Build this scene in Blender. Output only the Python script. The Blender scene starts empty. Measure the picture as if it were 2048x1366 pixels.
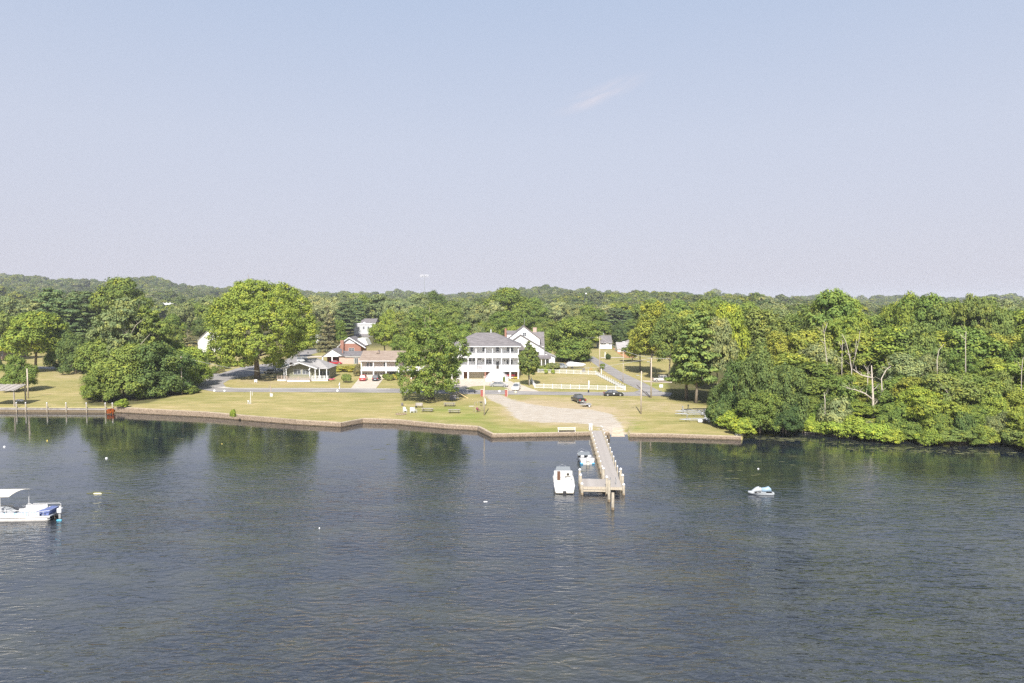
import bpy, bmesh, math, random
import numpy as np
from mathutils import Vector, Matrix

PI = math.pi
scene = bpy.context.scene
COL = scene.collection

# ------------------------------------------------------------------ camera
CAM_H = 25.0
PITCH = math.atan(80.0 / 1365.0)
FOC = 1365.0                       # focal length in pixels of the 2048 px wide photograph
cam_data = bpy.data.cameras.new('camera')
cam = bpy.data.objects.new('camera', cam_data)
COL.objects.link(cam)
cam.location = (0, 0, CAM_H)
cam.rotation_euler = (PI / 2 - PITCH, 0, 0)
cam_data.sensor_width = 36.0
cam_data.lens = 36.0 * FOC / 2048.0
cam_data.clip_start = 0.5
cam_data.clip_end = 20000
scene.camera = cam

# ------------------------------------------------------------------ world, sun, exposure
SUN_EL = math.radians(44)
SUN_AZ_DIR = math.radians(4)      # shadows run away from the camera, a touch to the side
world = bpy.data.worlds.new('World')
scene.world = world
world.use_nodes = True
wn = world.node_tree
wn.nodes.clear()
w_out = wn.nodes.new('ShaderNodeOutputWorld')
w_bg = wn.nodes.new('ShaderNodeBackground')
w_sky = wn.nodes.new('ShaderNodeTexSky')
w_sky.sky_type = 'NISHITA'
w_sky.sun_disc = False
w_sky.sun_elevation = SUN_EL
w_sky.sun_rotation = PI + SUN_AZ_DIR
w_sky.air_density = 1.0
w_sky.dust_density = 2.0
w_sky.ozone_density = 1.0
w_bg.inputs['Strength'].default_value = 0.10
w_tc = wn.nodes.new('ShaderNodeTexCoord')
w_sep = wn.nodes.new('ShaderNodeSeparateXYZ')
wn.links.new(w_tc.outputs['Generated'], w_sep.inputs[0])
w_ramp = wn.nodes.new('ShaderNodeValToRGB')      # summer haze: thick at the horizon, thinner overhead
w_ramp.color_ramp.elements[0].position = 0.0
w_ramp.color_ramp.elements[0].color = (0.93, 0.93, 0.93, 1)
w_ramp.color_ramp.elements[1].position = 0.80
w_ramp.color_ramp.elements[1].color = (0.06, 0.06, 0.06, 1)
e = w_ramp.color_ramp.elements.new(0.40); e.color = (0.86, 0.86, 0.86, 1)
e = w_ramp.color_ramp.elements.new(0.58); e.color = (0.35, 0.35, 0.35, 1)
wn.links.new(w_sep.outputs['Z'], w_ramp.inputs[0])
w_ramp2 = wn.nodes.new('ShaderNodeValToRGB')     # colour of the haze by height
SKYC = 6.0
w_ramp2.color_ramp.elements[0].position = 0.0
w_ramp2.color_ramp.elements[0].color = (0.74, 0.725, 0.83, 1)
w_ramp2.color_ramp.elements[1].position = 0.42
w_ramp2.color_ramp.elements[1].color = (0.575, 0.685, 0.90, 1)
e = w_ramp2.color_ramp.elements.new(0.22); e.color = (0.70, 0.745, 0.89, 1)
wn.links.new(w_sep.outputs['Z'], w_ramp2.inputs[0])
w_mul = wn.nodes.new('ShaderNodeVectorMath'); w_mul.operation = 'SCALE'
w_mul.inputs['Scale'].default_value = SKYC
wn.links.new(w_ramp2.outputs[0], w_mul.inputs[0])
w_mix = wn.nodes.new('ShaderNodeMix'); w_mix.data_type = 'RGBA'
wn.links.new(w_ramp.outputs[0], w_mix.inputs[0])
wn.links.new(w_sky.outputs[0], w_mix.inputs[6])
wn.links.new(w_mul.outputs[0], w_mix.inputs[7])
# one faint wisp of cirrus
w_map = wn.nodes.new('ShaderNodeMapping')
_c = Vector((172 / FOC, 1.0, (603 - 198) / FOC)).normalized()
_th = math.radians(19)
w_map.inputs['Rotation'].default_value = (0, _th, 0)
w_map.inputs['Location'].default_value = (-(_c.x * math.cos(_th) + _c.z * math.sin(_th)), 0, -(-_c.x * math.sin(_th) + _c.z * math.cos(_th)))
w_map.vector_type = 'POINT'
wn.links.new(w_tc.outputs['Generated'], w_map.inputs[0])
w_map2 = wn.nodes.new('ShaderNodeMapping')
w_map2.inputs['Scale'].default_value = (15, 0, 75)
wn.links.new(w_map.outputs[0], w_map2.inputs[0])
w_noi = wn.nodes.new('ShaderNodeTexNoise')
w_noi.inputs['Scale'].default_value = 1.2
w_noi.inputs['Detail'].default_value = 6
wn.links.new(w_map2.outputs[0], w_noi.inputs['Vector'])
w_len = wn.nodes.new('ShaderNodeVectorMath'); w_len.operation = 'LENGTH'
wn.links.new(w_map2.outputs[0], w_len.inputs[0])
w_front = wn.nodes.new('ShaderNodeMath'); w_front.operation = 'GREATER_THAN'
wn.links.new(w_sep.outputs['Y'], w_front.inputs[0]); w_front.inputs[1].default_value = 0.0
w_m1 = wn.nodes.new('ShaderNodeMapRange')
w_m1.inputs['From Min'].default_value = 1.25; w_m1.inputs['From Max'].default_value = 0.1
w_m1.interpolation_type = 'SMOOTHSTEP'
wn.links.new(w_len.outputs['Value'], w_m1.inputs[0])
w_m2 = wn.nodes.new('ShaderNodeMapRange')
w_m2.inputs['From Min'].default_value = 0.36; w_m2.inputs['From Max'].default_value = 0.72
wn.links.new(w_noi.outputs[0], w_m2.inputs[0])
w_m3 = wn.nodes.new('ShaderNodeMath'); w_m3.operation = 'MULTIPLY'
wn.links.new(w_m1.outputs[0], w_m3.inputs[0]); wn.links.new(w_m2.outputs[0], w_m3.inputs[1])
w_m4 = wn.nodes.new('ShaderNodeMath'); w_m4.operation = 'MULTIPLY'
wn.links.new(w_m3.outputs[0], w_m4.inputs[0]); wn.links.new(w_front.outputs[0], w_m4.inputs[1])
w_m5 = wn.nodes.new('ShaderNodeMath'); w_m5.operation = 'MULTIPLY'; w_m5.inputs[1].default_value = 0.75
wn.links.new(w_m4.outputs[0], w_m5.inputs[0])
w_mixc = wn.nodes.new('ShaderNodeMix'); w_mixc.data_type = 'RGBA'
wn.links.new(w_m5.outputs[0], w_mixc.inputs[0])
wn.links.new(w_mix.outputs[2], w_mixc.inputs[6])
w_mixc.inputs[7].default_value = (SKYC * 0.86, SKYC * 0.82, SKYC * 0.90, 1)
wn.links.new(w_mixc.outputs[2], w_bg.inputs[0])
wn.links.new(w_bg.outputs[0], w_out.inputs[0])

sun_d = bpy.data.lights.new('sun', 'SUN')
sun = bpy.data.objects.new('sun', sun_d)
COL.objects.link(sun)
sun_d.energy = 5.0
sun_d.angle = math.radians(0.55)
sun_d.color = (1.0, 0.95, 0.87)
_sd = Vector((math.sin(SUN_AZ_DIR) * math.cos(SUN_EL), math.cos(SUN_AZ_DIR) * math.cos(SUN_EL), -math.sin(SUN_EL)))
sun.rotation_euler = _sd.to_track_quat('-Z', 'Y').to_euler()

scene.view_settings.view_transform = 'Standard'
scene.view_settings.look = 'None'
scene.view_settings.exposure = 0.58
scene.view_settings.gamma = 1.0
scene.view_settings.use_curve_mapping = False
scene.cycles.max_bounces = 8
scene.cycles.diffuse_bounces = 3
scene.cycles.glossy_bounces = 3
scene.cycles.transmission_bounces = 3
scene.cycles.transparent_max_bounces = 8
scene.cycles.volume_bounces = 0
scene.cycles.use_denoising = False
try:
    scene.cycles.denoiser = 'OPENIMAGEDENOISE'
except Exception:
    pass

# ------------------------------------------------------------------ the lie of the land
_ct, _st = math.cos(PITCH), math.sin(PITCH)

def proj_np(x, y, z):
    f = y * _ct - (z - CAM_H) * _st
    u = y * _st + (z - CAM_H) * _ct
    return 1024 + FOC * x / f, 683 - FOC * u / f

_LY = np.array([0, 100, 120, 145, 190, 260, 400, 600, 760])
_LZ = np.array([0.45, 0.5, 0.58, 1.05, 1.7, 2.8, 5.0, 6.5, 7.5])
_rpx = np.array([-900, -200, 0, 40, 75, 150, 220, 290, 335, 360, 420, 520, 640, 760, 940, 1040, 1100, 1140, 1170, 1210, 1300, 1500, 1580, 1640, 1690, 1750, 1850, 2048, 3000])
_rya = np.array([566, 558, 553, 549, 556, 558, 564, 551, 558, 572, 574, 582, 585, 588, 589, 579, 573, 580, 576, 587, 592, 598, 601, 597, 604, 597, 600, 601, 600])
_bpx = np.array([-900, -200, 0, 100, 200, 300, 420, 640, 900, 1040, 1180, 1230, 1330, 1400, 1470, 1520, 1560, 1700, 2048, 3000])
_byb = np.array([590, 582, 578, 581, 586, 588, 592, 596, 600, 594, 590, 583, 581, 587, 590, 593, 602, 612, 608, 605])
TREE_T = 17.0

def terrain_np(x, y):
    x = np.asarray(x, float); y = np.asarray(y, float)
    z = np.interp(y, _LY, _LZ)
    px = 1024 + FOC * x / np.maximum(y, 50)
    zb = 25 + (603 - np.interp(px, _bpx, _byb)) * 900 / FOC - TREE_T
    za = 25 + (603 - np.interp(px, _rpx, _rya)) * 1600 / FOC - TREE_T
    t = np.clip((y - 640) / 260, 0, 1); t = t * t * (3 - 2 * t)
    z = z * (1 - t) + zb * t
    t = np.clip((y - 950) / 650, 0, 1); t = t * t * (3 - 2 * t)
    z = np.where(y > 950, zb * (1 - t) + za * t, z)
    t = np.clip((y - 1650) / 1200, 0, 1)
    z = np.where(y > 1650, za * (1 - t) + 5 * t, z)
    return z

def ter(x, y):
    return float(terrain_np(x, y))

def ray(px, py):
    rx = (px - 1024) / FOC; ry = (683 - py) / FOC
    return Vector((rx, _ct + ry * _st, -_st + ry * _ct))

def at_z(px, py, z=0.0):
    d = ray(px, py); t = (z - CAM_H) / d.z
    return Vector((d.x * t, d.y * t, z))

def at_y(px, py, Y):
    d = ray(px, py); t = Y / d.y
    return Vector((d.x * t, Y, CAM_H + d.z * t))

def G(px, py):
    z = 1.5
    for _ in range(30):
        p = at_z(px, py, z)
        z = z * 0.4 + 0.6 * ter(p.x, p.y)
    p = at_z(px, py, z); p.z = ter(p.x, p.y)
    return p

def xat(px, Y):                      # ground point at a depth, on the line of sight of column px
    x = (px - 1024) / FOC * (Y * _ct + (CAM_H - 3) * _st)
    return Vector((x, Y, ter(x, Y)))

# ------------------------------------------------------------------ materials
MATS = {}
def _bsdf(m):
    return m.node_tree.nodes['Principled BSDF']

def mat(name, col, rough=0.8, var=0.0, scale=3.0, stretch=(1, 1, 1), bump=0.0, bscale=20.0, metal=0.0, spec=0.4, col2=None, lo=0.35, hi=0.65, detail=5):
    if name in MATS: return MATS[name]
    m = bpy.data.materials.new(name); m.use_nodes = True
    nt = m.node_tree; b = _bsdf(m)
    b.inputs['Roughness'].default_value = rough
    b.inputs['Metallic'].default_value = metal
    b.inputs['Specular IOR Level'].default_value = spec
    c4 = (col[0], col[1], col[2], 1)
    b.inputs['Base Color'].default_value = c4
    if var or col2:
        tc = nt.nodes.new('ShaderNodeTexCoord'); mp = nt.nodes.new('ShaderNodeMapping')
        mp.inputs['Scale'].default_value = stretch
        nt.links.new(tc.outputs['Object'], mp.inputs[0])
        n = nt.nodes.new('ShaderNodeTexNoise'); n.inputs['Scale'].default_value = scale; n.inputs['Detail'].default_value = detail
        nt.links.new(mp.outputs[0], n.inputs['Vector'])
        r = nt.nodes.new('ShaderNodeValToRGB')
        r.color_ramp.elements[0].position = lo; r.color_ramp.elements[1].position = hi
        a = col if col2 else tuple(c * (1 - var) for c in col)
        c2 = col2 if col2 else tuple(min(1, c * (1 + var)) for c in col)
        r.color_ramp.elements[0].color = (*a, 1); r.color_ramp.elements[1].color = (*c2, 1)
        nt.links.new(n.outputs[0], r.inputs[0]); nt.links.new(r.outputs[0], b.inputs['Base Color'])
    if bump:
        n2 = nt.nodes.new('ShaderNodeTexNoise'); n2.inputs['Scale'].default_value = bscale
        tc2 = nt.nodes.new('ShaderNodeTexCoord'); nt.links.new(tc2.outputs['Object'], n2.inputs['Vector'])
        bp = nt.nodes.new('ShaderNodeBump'); bp.inputs['Strength'].default_value = 1.0; bp.inputs['Distance'].default_value = bump
        nt.links.new(n2.outputs[0], bp.inputs['Height']); nt.links.new(bp.outputs[0], b.inputs['Normal'])
    MATS[name] = m
    return m

# ------------------------------------------------------------------ mesh building
class MB:
    def __init__(s):
        s.v = []; s.f = []
    def add(s, vs, fs):
        o = len(s.v); s.v += [tuple(v) for v in vs]; s.f += [tuple(i + o for i in f) for f in fs]; return s
    def box(s, x0, x1, y0, y1, z0, z1, bev=0.0):
        vs = [(x0, y0, z0), (x1, y0, z0), (x1, y1, z0), (x0, y1, z0), (x0, y0, z1), (x1, y0, z1), (x1, y1, z1), (x0, y1, z1)]
        fs = [(0, 3, 2, 1), (4, 5, 6, 7), (0, 1, 5, 4), (1, 2, 6, 5), (2, 3, 7, 6), (3, 0, 4, 7)]
        return s.add(vs, fs)
    def rbox(s, c, size, rz=0.0, rx=0.0, ry=0.0):
        M = Matrix.Rotation(rz, 3, 'Z') @ Matrix.Rotation(ry, 3, 'Y') @ Matrix.Rotation(rx, 3, 'X')
        hx, hy, hz = size[0] / 2, size[1] / 2, size[2] / 2
        vs = [Vector(c) + M @ Vector(p) for p in [(-hx, -hy, -hz), (hx, -hy, -hz), (hx, hy, -hz), (-hx, hy, -hz), (-hx, -hy, hz), (hx, -hy, hz), (hx, hy, hz), (-hx, hy, hz)]]
        fs = [(0, 3, 2, 1), (4, 5, 6, 7), (0, 1, 5, 4), (1, 2, 6, 5), (2, 3, 7, 6), (3, 0, 4, 7)]
        return s.add(vs, fs)
    def prism(s, poly, axis, a0, a1):
        """poly: 2-D points; axis 'x': poly in (y,z); 'y': poly in (x,z); 'z': poly in (x,y)"""
        n = len(poly)
        def P(p, a):
            return (a, p[0], p[1]) if axis == 'x' else ((p[0], a, p[1]) if axis == 'y' else (p[0], p[1], a))
        vs = [P(p, a0) for p in poly] + [P(p, a1) for p in poly]
        fs = [tuple(range(n)), tuple(range(2 * n - 1, n - 1, -1))] + [(i, i + n, (i + 1) % n + n, (i + 1) % n) for i in range(n)]
        return s.add(vs, fs)
    def tube(s, pts, rads, n=6, cap=True):
        pts = [Vector(p) for p in pts]
        if not hasattr(rads, '__len__'): rads = [rads] * len(pts)
        rings = []
        for i, p in enumerate(pts):
            d = (pts[min(i + 1, len(pts) - 1)] - pts[max(i - 1, 0)])
            if d.length < 1e-6: d = Vector((0, 0, 1))
            d.normalize()
            a = d.cross(Vector((0, 1, 0)))
            if a.length < 0.1: a = d.cross(Vector((1, 0, 0)))
            a.normalize(); b = d.cross(a)
            rings.append([p + (a * math.cos(2 * PI * k / n) + b * math.sin(2 * PI * k / n)) * rads[i] for k in range(n)])
        vs = [v for r in rings for v in r]; fs = []
        for i in range(len(pts) - 1):
            for k in range(n):
                fs.append((i * n + k, i * n + (k + 1) % n, (i + 1) * n + (k + 1) % n, (i + 1) * n + k))
        if cap:
            fs.append(tuple(range(n - 1, -1, -1))); fs.append(tuple(range((len(pts) - 1) * n, len(pts) * n)))
        return s.add(vs, fs)
    def lathe(s, prof, n=10, c=(0, 0, 0), axis='z'):
        vs = []; fs = []
        for (r, h) in prof:
            for k in range(n):
                a = 2 * PI * k / n
                p = (r * math.cos(a), r * math.sin(a), h)
                if axis == 'x': p = (p[2], p[0], p[1])
                if axis == 'y': p = (p[0], p[2], p[1])
                vs.append((p[0] + c[0], p[1] + c[1], p[2] + c[2]))
        for i in range(len(prof) - 1):
            for k in range(n):
                fs.append((i * n + k, i * n + (k + 1) % n, (i + 1) * n + (k + 1) % n, (i + 1) * n + k))
        fs.append(tuple(range(n - 1, -1, -1))); fs.append(tuple(range((len(prof) - 1) * n, len(prof) * n)))
        return s.add(vs, fs)
    def loft(s, secs, cap=True):
        n = len(secs[0]); vs = [v for q in secs for v in q]; fs = []
        for i in range(len(secs) - 1):
            for k in range(n):
                fs.append((i * n + k, i * n + (k + 1) % n, (i + 1) * n + (k + 1) % n, (i + 1) * n + k))
        if cap:
            fs.append(tuple(range(n - 1, -1, -1))); fs.append(tuple(range((len(secs) - 1) * n, len(secs) * n)))
        return s.add(vs, fs)
    def mesh(s, name, m, smooth=False):
        me = bpy.data.meshes.new(name); me.from_pydata(s.v, [], s.f)
        bm = bmesh.new(); bm.from_mesh(me); bmesh.ops.recalc_face_normals(bm, faces=bm.faces); bm.to_mesh(me); bm.free()
        if m: me.materials.append(m)
        if smooth: me.shade_smooth()
        return me
    def build(s, name, m, parent=None, smooth=False, bevel=0.0, **props):
        o = bpy.data.objects.new(name, s.mesh(name, m, smooth)); COL.objects.link(o)
        if parent is not None: o.parent = parent
        if bevel:
            b = o.modifiers.new('bevel', 'BEVEL'); b.width = bevel; b.segments = 2; b.limit_method = 'ANGLE'
        for k, v in props.items(): o[k] = v
        return o

def thing(name, label, cat, loc=(0, 0, 0), rz=0.0, group=None, scale=None):
    o = bpy.data.objects.new(name, None); COL.objects.link(o)
    o.empty_display_size = 0.3
    o.location = loc; o.rotation_euler = (0, 0, rz)
    if scale: o.scale = scale
    o['label'] = label; o['category'] = cat
    if group: o['group'] = group
    return o

def tag(o, label, cat, group=None, kind=None):
    o['label'] = label; o['category'] = cat
    if group: o['group'] = group
    if kind: o['kind'] = kind
    return o

def inst(name, me, parent, loc=(0, 0, 0), rot=(0, 0, 0), scale=(1, 1, 1)):
    o = bpy.data.objects.new(name, me); COL.objects.link(o); o.parent = parent
    o.location = loc; o.rotation_euler = rot; o.scale = scale
    return o

def copy_tree(o, parent=None):
    c = o.copy(); COL.objects.link(c); c.parent = parent
    for ch in list(o.children): copy_tree(ch, c)
    return c
# ------------------------------------------------------------------ materials of the setting
def in_poly(px, py, poly):
    inside = np.zeros(px.shape, bool); dist = np.full(px.shape, 1e9)
    n = len(poly)
    for i in range(n):
        x0, y0 = poly[i]; x1, y1 = poly[(i + 1) % n]
        cond = (y0 > py) != (y1 > py)
        with np.errstate(divide='ignore', invalid='ignore'):
            xi = (x1 - x0) * (py - y0) / (y1 - y0) + x0
        inside ^= cond & (px < xi)
        dx, dy = x1 - x0, y1 - y0
        t = np.clip(((px - x0) * dx + (py - y0) * dy) / (dx * dx + dy * dy + 1e-9), 0, 1)
        dist = np.minimum(dist, np.hypot(px - x0 - t * dx, py - y0 - t * dy))
    return np.where(inside, dist, -dist)

def gpoly(pts):
    return [tuple(G(*p)[:2]) for p in pts]

# shoreline: (px, py of the waterline, height of the bank there)
SHORE = [(-900, 815), (-300, 820), (-60, 823.5), (232, 825), (420, 835), (593, 849.5), (683, 854.6), (725, 846.3), (790, 848.4), (888, 857.6), (956, 861.6), (984, 875.5), (1180, 872), (1218, 871.5),
         (1255, 871.5), (1259, 874.5), (1330, 875.5), (1482, 880.5), (1500, 871), (1560, 867), (1606, 866), (1660, 871), (1708, 876.5), (1750, 881), (1808, 885), (1865, 892), (1923, 894), (1965, 889), (2002, 889), (2048, 903), (2200, 940), (2500, 1010), (2900, 1100)]
SH = [at_z(a, b, 0.0) for a, b in SHORE]
SH2 = [(p.x, p.y) for p in SH]

# ground: one sheet from the bank to the horizon
def build_ground():
    pts = []
    for i in range(len(SH2) - 1):
        a = np.array(SH2[i]); b = np.array(SH2[i + 1]); L = np.hypot(*(b - a)); n = max(1, int(L / 0.6)) if -100 < a[0] < 130 else max(1, int(L / 4))
        for k in range(n): pts.append(a + (b - a) * k / n)
    pts.append(np.array(SH2[-1]))
    pts = np.array(pts)
    # rows: straight back along the line of sight
    ts = [0.0, 0.35]
    while ts[-1] < 60: ts.append(ts[-1] + 0.75)
    while ts[-1] < 220: ts.append(ts[-1] + 2.0)
    while ts[-1] < 900: ts.append(ts[-1] * 1.07)
    while ts[-1] < 4600: ts.append(ts[-1] * 1.13)
    ts = np.array(ts); nr = len(ts); nc = len(pts)
    d = pts / np.hypot(pts[:, 0], pts[:, 1])[:, None]
    # soften the fan so columns stay ordered
    X = pts[None, :, 0] + d[None, :, 0] * ts[:, None]
    Y = pts[None, :, 1] + d[None, :, 1] * ts[:, None]
    Z = terrain_np(X, Y)
    rng = np.random.default_rng(5)
    Z[2:] += 0.0
    # the natural bank on the wooded side and the ramp slope down to the water
    pxs = np.interp(np.arange(nc), np.arange(nc), 1024 + FOC * pts[:, 0] / (pts[:, 1] * _ct + CAM_H * _st))
    nat = pxs > 1485
    for j in np.where(nat)[0]:
        tt = np.clip(ts / 5.0, 0, 1); Z[:, j] = Z[:, j] * tt + (-0.25) * (1 - tt)
    ramp = (pxs > 1216) & (pxs < 1256)
    for j in np.where(ramp)[0]:
        tt = np.clip(ts / 7.0, 0, 1); Z[:, j] = Z[:, j] * tt + (-0.15) * (1 - tt)
    V = np.stack([X, Y, Z], -1).reshape(-1, 3)
    # skirt below the waterline
    sk = np.stack([pts[:, 0], pts[:, 1], np.full(nc, -3.0)], -1)
    V = np.concatenate([V, sk]); base = nr * nc
    idx = np.arange(nr * nc).reshape(nr, nc)
    F = np.stack([idx[:-1, :-1], idx[:-1, 1:], idx[1:, 1:], idx[1:, :-1]], -1).reshape(-1, 4)
    s = np.arange(nc) + base
    F2 = np.stack([s[:-1], s[1:], idx[0, 1:], idx[0, :-1]], -1)
    F = np.concatenate([F, F2])
    me = bpy.data.meshes.new('ground')
    me.vertices.add(len(V)); me.vertices.foreach_set('co', V.ravel())
    me.loops.add(F.size); me.loops.foreach_set('vertex_index', F.ravel().astype(np.int32))
    me.polygons.add(len(F)); me.polygons.foreach_set('loop_start', np.arange(0, F.size, 4, dtype=np.int32))
    me.update(); me.validate()
    me.shade_smooth()
    # where the gravel, the bare earth and the wood floor lie
    x, y = V[:, 0], V[:, 1]
    grav = in_poly(x, y, gpoly([(965, 788), (1003, 790), (1022, 799), (1050, 806), (1085, 812), (1130, 817), (1180, 819), (1222, 828), (1238, 845), (1250, 862), (1256, 872), (1218, 872), (1204, 858), (1190, 850), (1140, 845), (1085, 845), (1050, 842), (1032, 836), (1022, 825), (1008, 812), (985, 801)]))
    bare = in_poly(x, y, gpoly([(1008, 800), (1090, 803), (1200, 815), (1290, 833), (1262, 868), (1190, 862), (1090, 853), (1020, 846), (985, 825)]))
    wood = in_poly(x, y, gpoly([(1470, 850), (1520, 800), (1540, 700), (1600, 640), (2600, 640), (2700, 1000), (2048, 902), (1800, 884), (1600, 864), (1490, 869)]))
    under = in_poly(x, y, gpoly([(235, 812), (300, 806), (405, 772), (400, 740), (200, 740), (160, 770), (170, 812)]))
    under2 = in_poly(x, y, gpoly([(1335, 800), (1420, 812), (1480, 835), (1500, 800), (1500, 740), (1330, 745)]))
    far = np.clip((y - 250) / 120, 0, 1)
    tanp = np.zeros(len(V))
    for poly in ([(450, 748), (520, 744), (640, 768), (560, 772), (470, 768)], [(1040, 792), (1240, 796), (1400, 806), (1380, 830), (1200, 822), (1040, 805)], [(1090, 752), (1190, 752), (1210, 770), (1100, 768)], [(80, 740), (170, 736), (175, 760), (80, 756)]):
        dd = in_poly(x, y, gpoly(poly)); tanp = np.maximum(tanp, np.clip(0.5 + dd / 6, 0, 1))
    lush = np.zeros(len(V))
    for poly in ([(995, 872), (1180, 868), (1180, 858), (1010, 855), (965, 845)], [(1190, 868), (1212, 866), (1205, 855), (1188, 852)], [(1250, 866), (1300, 864), (1280, 845), (1240, 835)], [(800, 836), (960, 846), (985, 826), (930, 812), (800, 815)], [(1310, 785), (1345, 785), (1345, 765), (1290, 765)]):
        dd = in_poly(x, y, gpoly(poly)); lush = np.maximum(lush, np.clip(0.5 + dd / 4, 0, 1))
    C = np.zeros((len(V), 4)); C[:, 3] = 1
    C[:, 0] = np.clip(0.5 + grav / 3.0, 0, 1)
    C[:, 1] = np.clip(np.maximum(0.5 + bare / 6.0, 0) * 0.7, 0, 0.7) + tanp * 0.55
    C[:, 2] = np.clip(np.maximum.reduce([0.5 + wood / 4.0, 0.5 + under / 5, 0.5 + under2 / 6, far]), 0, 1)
    C[:, 3] = lush
    at = me.attributes.new('cover', 'FLOAT_COLOR', 'POINT'); at.data.foreach_set('color', C.ravel().astype(np.float32))
    m = bpy.data.materials.new('lawn'); m.use_nodes = True; nt = m.node_tree; b = _bsdf(m)
    b.inputs['Roughness'].default_value = 0.95; b.inputs['Specular IOR Level'].default_value = 0.1
    tc = nt.nodes.new('ShaderNodeTexCoord')
    def noise(scale, det, st=(1, 1, 1), rough=0.6):
        mp = nt.nodes.new('ShaderNodeMapping'); mp.inputs['Scale'].default_value = st
        nt.links.new(tc.outputs['Object'], mp.inputs[0])
        n = nt.nodes.new('ShaderNodeTexNoise'); n.inputs['Scale'].default_value = scale; n.inputs['Detail'].default_value = det; n.inputs['Roughness'].default_value = rough
        nt.links.new(mp.outputs[0], n.inputs['Vector']); return n.outputs[0]
    def ramp(inp, stops):
        r = nt.nodes.new('ShaderNodeValToRGB')
        r.color_ramp.elements[0].position = stops[0][0]; r.color_ramp.elements[0].color = (*stops[0][1], 1)
        r.color_ramp.elements[1].position = stops[-1][0]; r.color_ramp.elements[1].color = (*stops[-1][1], 1)
        for p, c in stops[1:-1]:
            e = r.color_ramp.elements.new(p); e.color = (*c, 1)
        nt.links.new(inp, r.inputs[0]); return r.outputs[0]
    def mix(f, a, bb, mode='MIX'):
        x_ = nt.nodes.new('ShaderNodeMix'); x_.data_type = 'RGBA'; x_.blend_type = mode
        if isinstance(f, float): x_.inputs[0].default_value = f
        else: nt.links.new(f, x_.inputs[0])
        for k, q in ((6, a), (7, bb)):
            if isinstance(q, tuple): x_.inputs[k].default_value = (*q, 1)
            else: nt.links.new(q, x_.inputs[k])
        return x_.outputs[2]
    def mth(op, a, bb):
        x_ = nt.nodes.new('ShaderNodeMath'); x_.operation = op; x_.use_clamp = False
        for k, q in ((0, a), (1, bb)):
            if isinstance(q, (int, float)): x_.inputs[k].default_value = q
            else: nt.links.new(q, x_.inputs[k])
        return x_.outputs[0]
    n1 = noise(0.05, 6, (0.45, 1.3, 1)); n2 = noise(0.55, 5, (0.35, 1, 1)); n3 = noise(6.0, 3)
    g1 = ramp(n1, [(0.34, (0.22, 0.225, 0.075)), (0.5, (0.33, 0.29, 0.115)), (0.66, (0.43, 0.345, 0.175))])
    g2 = ramp(n2, [(0.3, (0.17, 0.19, 0.055)), (0.5, (0.31, 0.275, 0.11)), (0.7, (0.50, 0.40, 0.23))])
    g = mix(0.5, g1, g2)
    at_n = nt.nodes.new('ShaderNodeAttribute'); at_n.attribute_name = 'cover'
    sp = nt.nodes.new('ShaderNodeSeparateColor'); nt.links.new(at_n.outputs['Color'], sp.inputs[0])
    n4 = noise(0.9, 6, (0.5, 1, 1), 0.7)
    n5 = noise(0.16, 6, (0.5, 1, 1), 0.65)
    lushf = mth('MULTIPLY', at_n.outputs['Alpha'], ramp(n5, [(0.35, (0.15,) * 3), (0.65, (0.72,) * 3)]))
    g = mix(lushf, g, ramp(n2, [(0.3, (0.15, 0.215, 0.035)), (0.7, (0.26, 0.29, 0.07))]))
    # bare: fades through noise
    bfac = mth('ADD', sp.outputs[1], mth('MULTIPLY', mth('SUBTRACT', n4, 0.5), 1.6))
    bfac = ramp(bfac, [(0.35, (0, 0, 0)), (0.8, (1, 1, 1))])
    g = mix(bfac, g, ramp(n2, [(0.3, (0.36, 0.29, 0.165)), (0.7, (0.46, 0.375, 0.25))]))
    gf = mth('ADD', sp.outputs[0], mth('MULTIPLY', mth('SUBTRACT', n4, 0.5), 1.3))
    gf = ramp(gf, [(0.32, (0, 0, 0)), (0.6, (1, 1, 1))])
    g = mix(gf, g, ramp(n4, [(0.3, (0.37, 0.315, 0.255)), (0.5, (0.44, 0.395, 0.335)), (0.75, (0.51, 0.475, 0.425))]))
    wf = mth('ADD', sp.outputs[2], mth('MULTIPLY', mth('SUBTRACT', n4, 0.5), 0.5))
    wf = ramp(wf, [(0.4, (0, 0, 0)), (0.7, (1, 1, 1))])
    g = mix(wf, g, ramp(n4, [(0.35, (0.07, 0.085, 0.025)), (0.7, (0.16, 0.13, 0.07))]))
    g = mix(0.35, g, ramp(n3, [(0.2, (0.5,) * 3), (0.8, (1.5,) * 3)]), 'MULTIPLY')
    nt.links.new(g, b.inputs['Base Color'])
    bp = nt.nodes.new('ShaderNodeBump'); bp.inputs['Distance'].default_value = 0.08
    nt.links.new(n3, bp.inputs['Height']); nt.links.new(bp.outputs[0], b.inputs['Normal'])
    me.materials.append(m)
    o = bpy.data.objects.new('ground', me); COL.objects.link(o); o['kind'] = 'structure'
    o['label'] = 'sunburnt lawns, gravel drive and wooded land behind the water'
    return o
build_ground()

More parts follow.
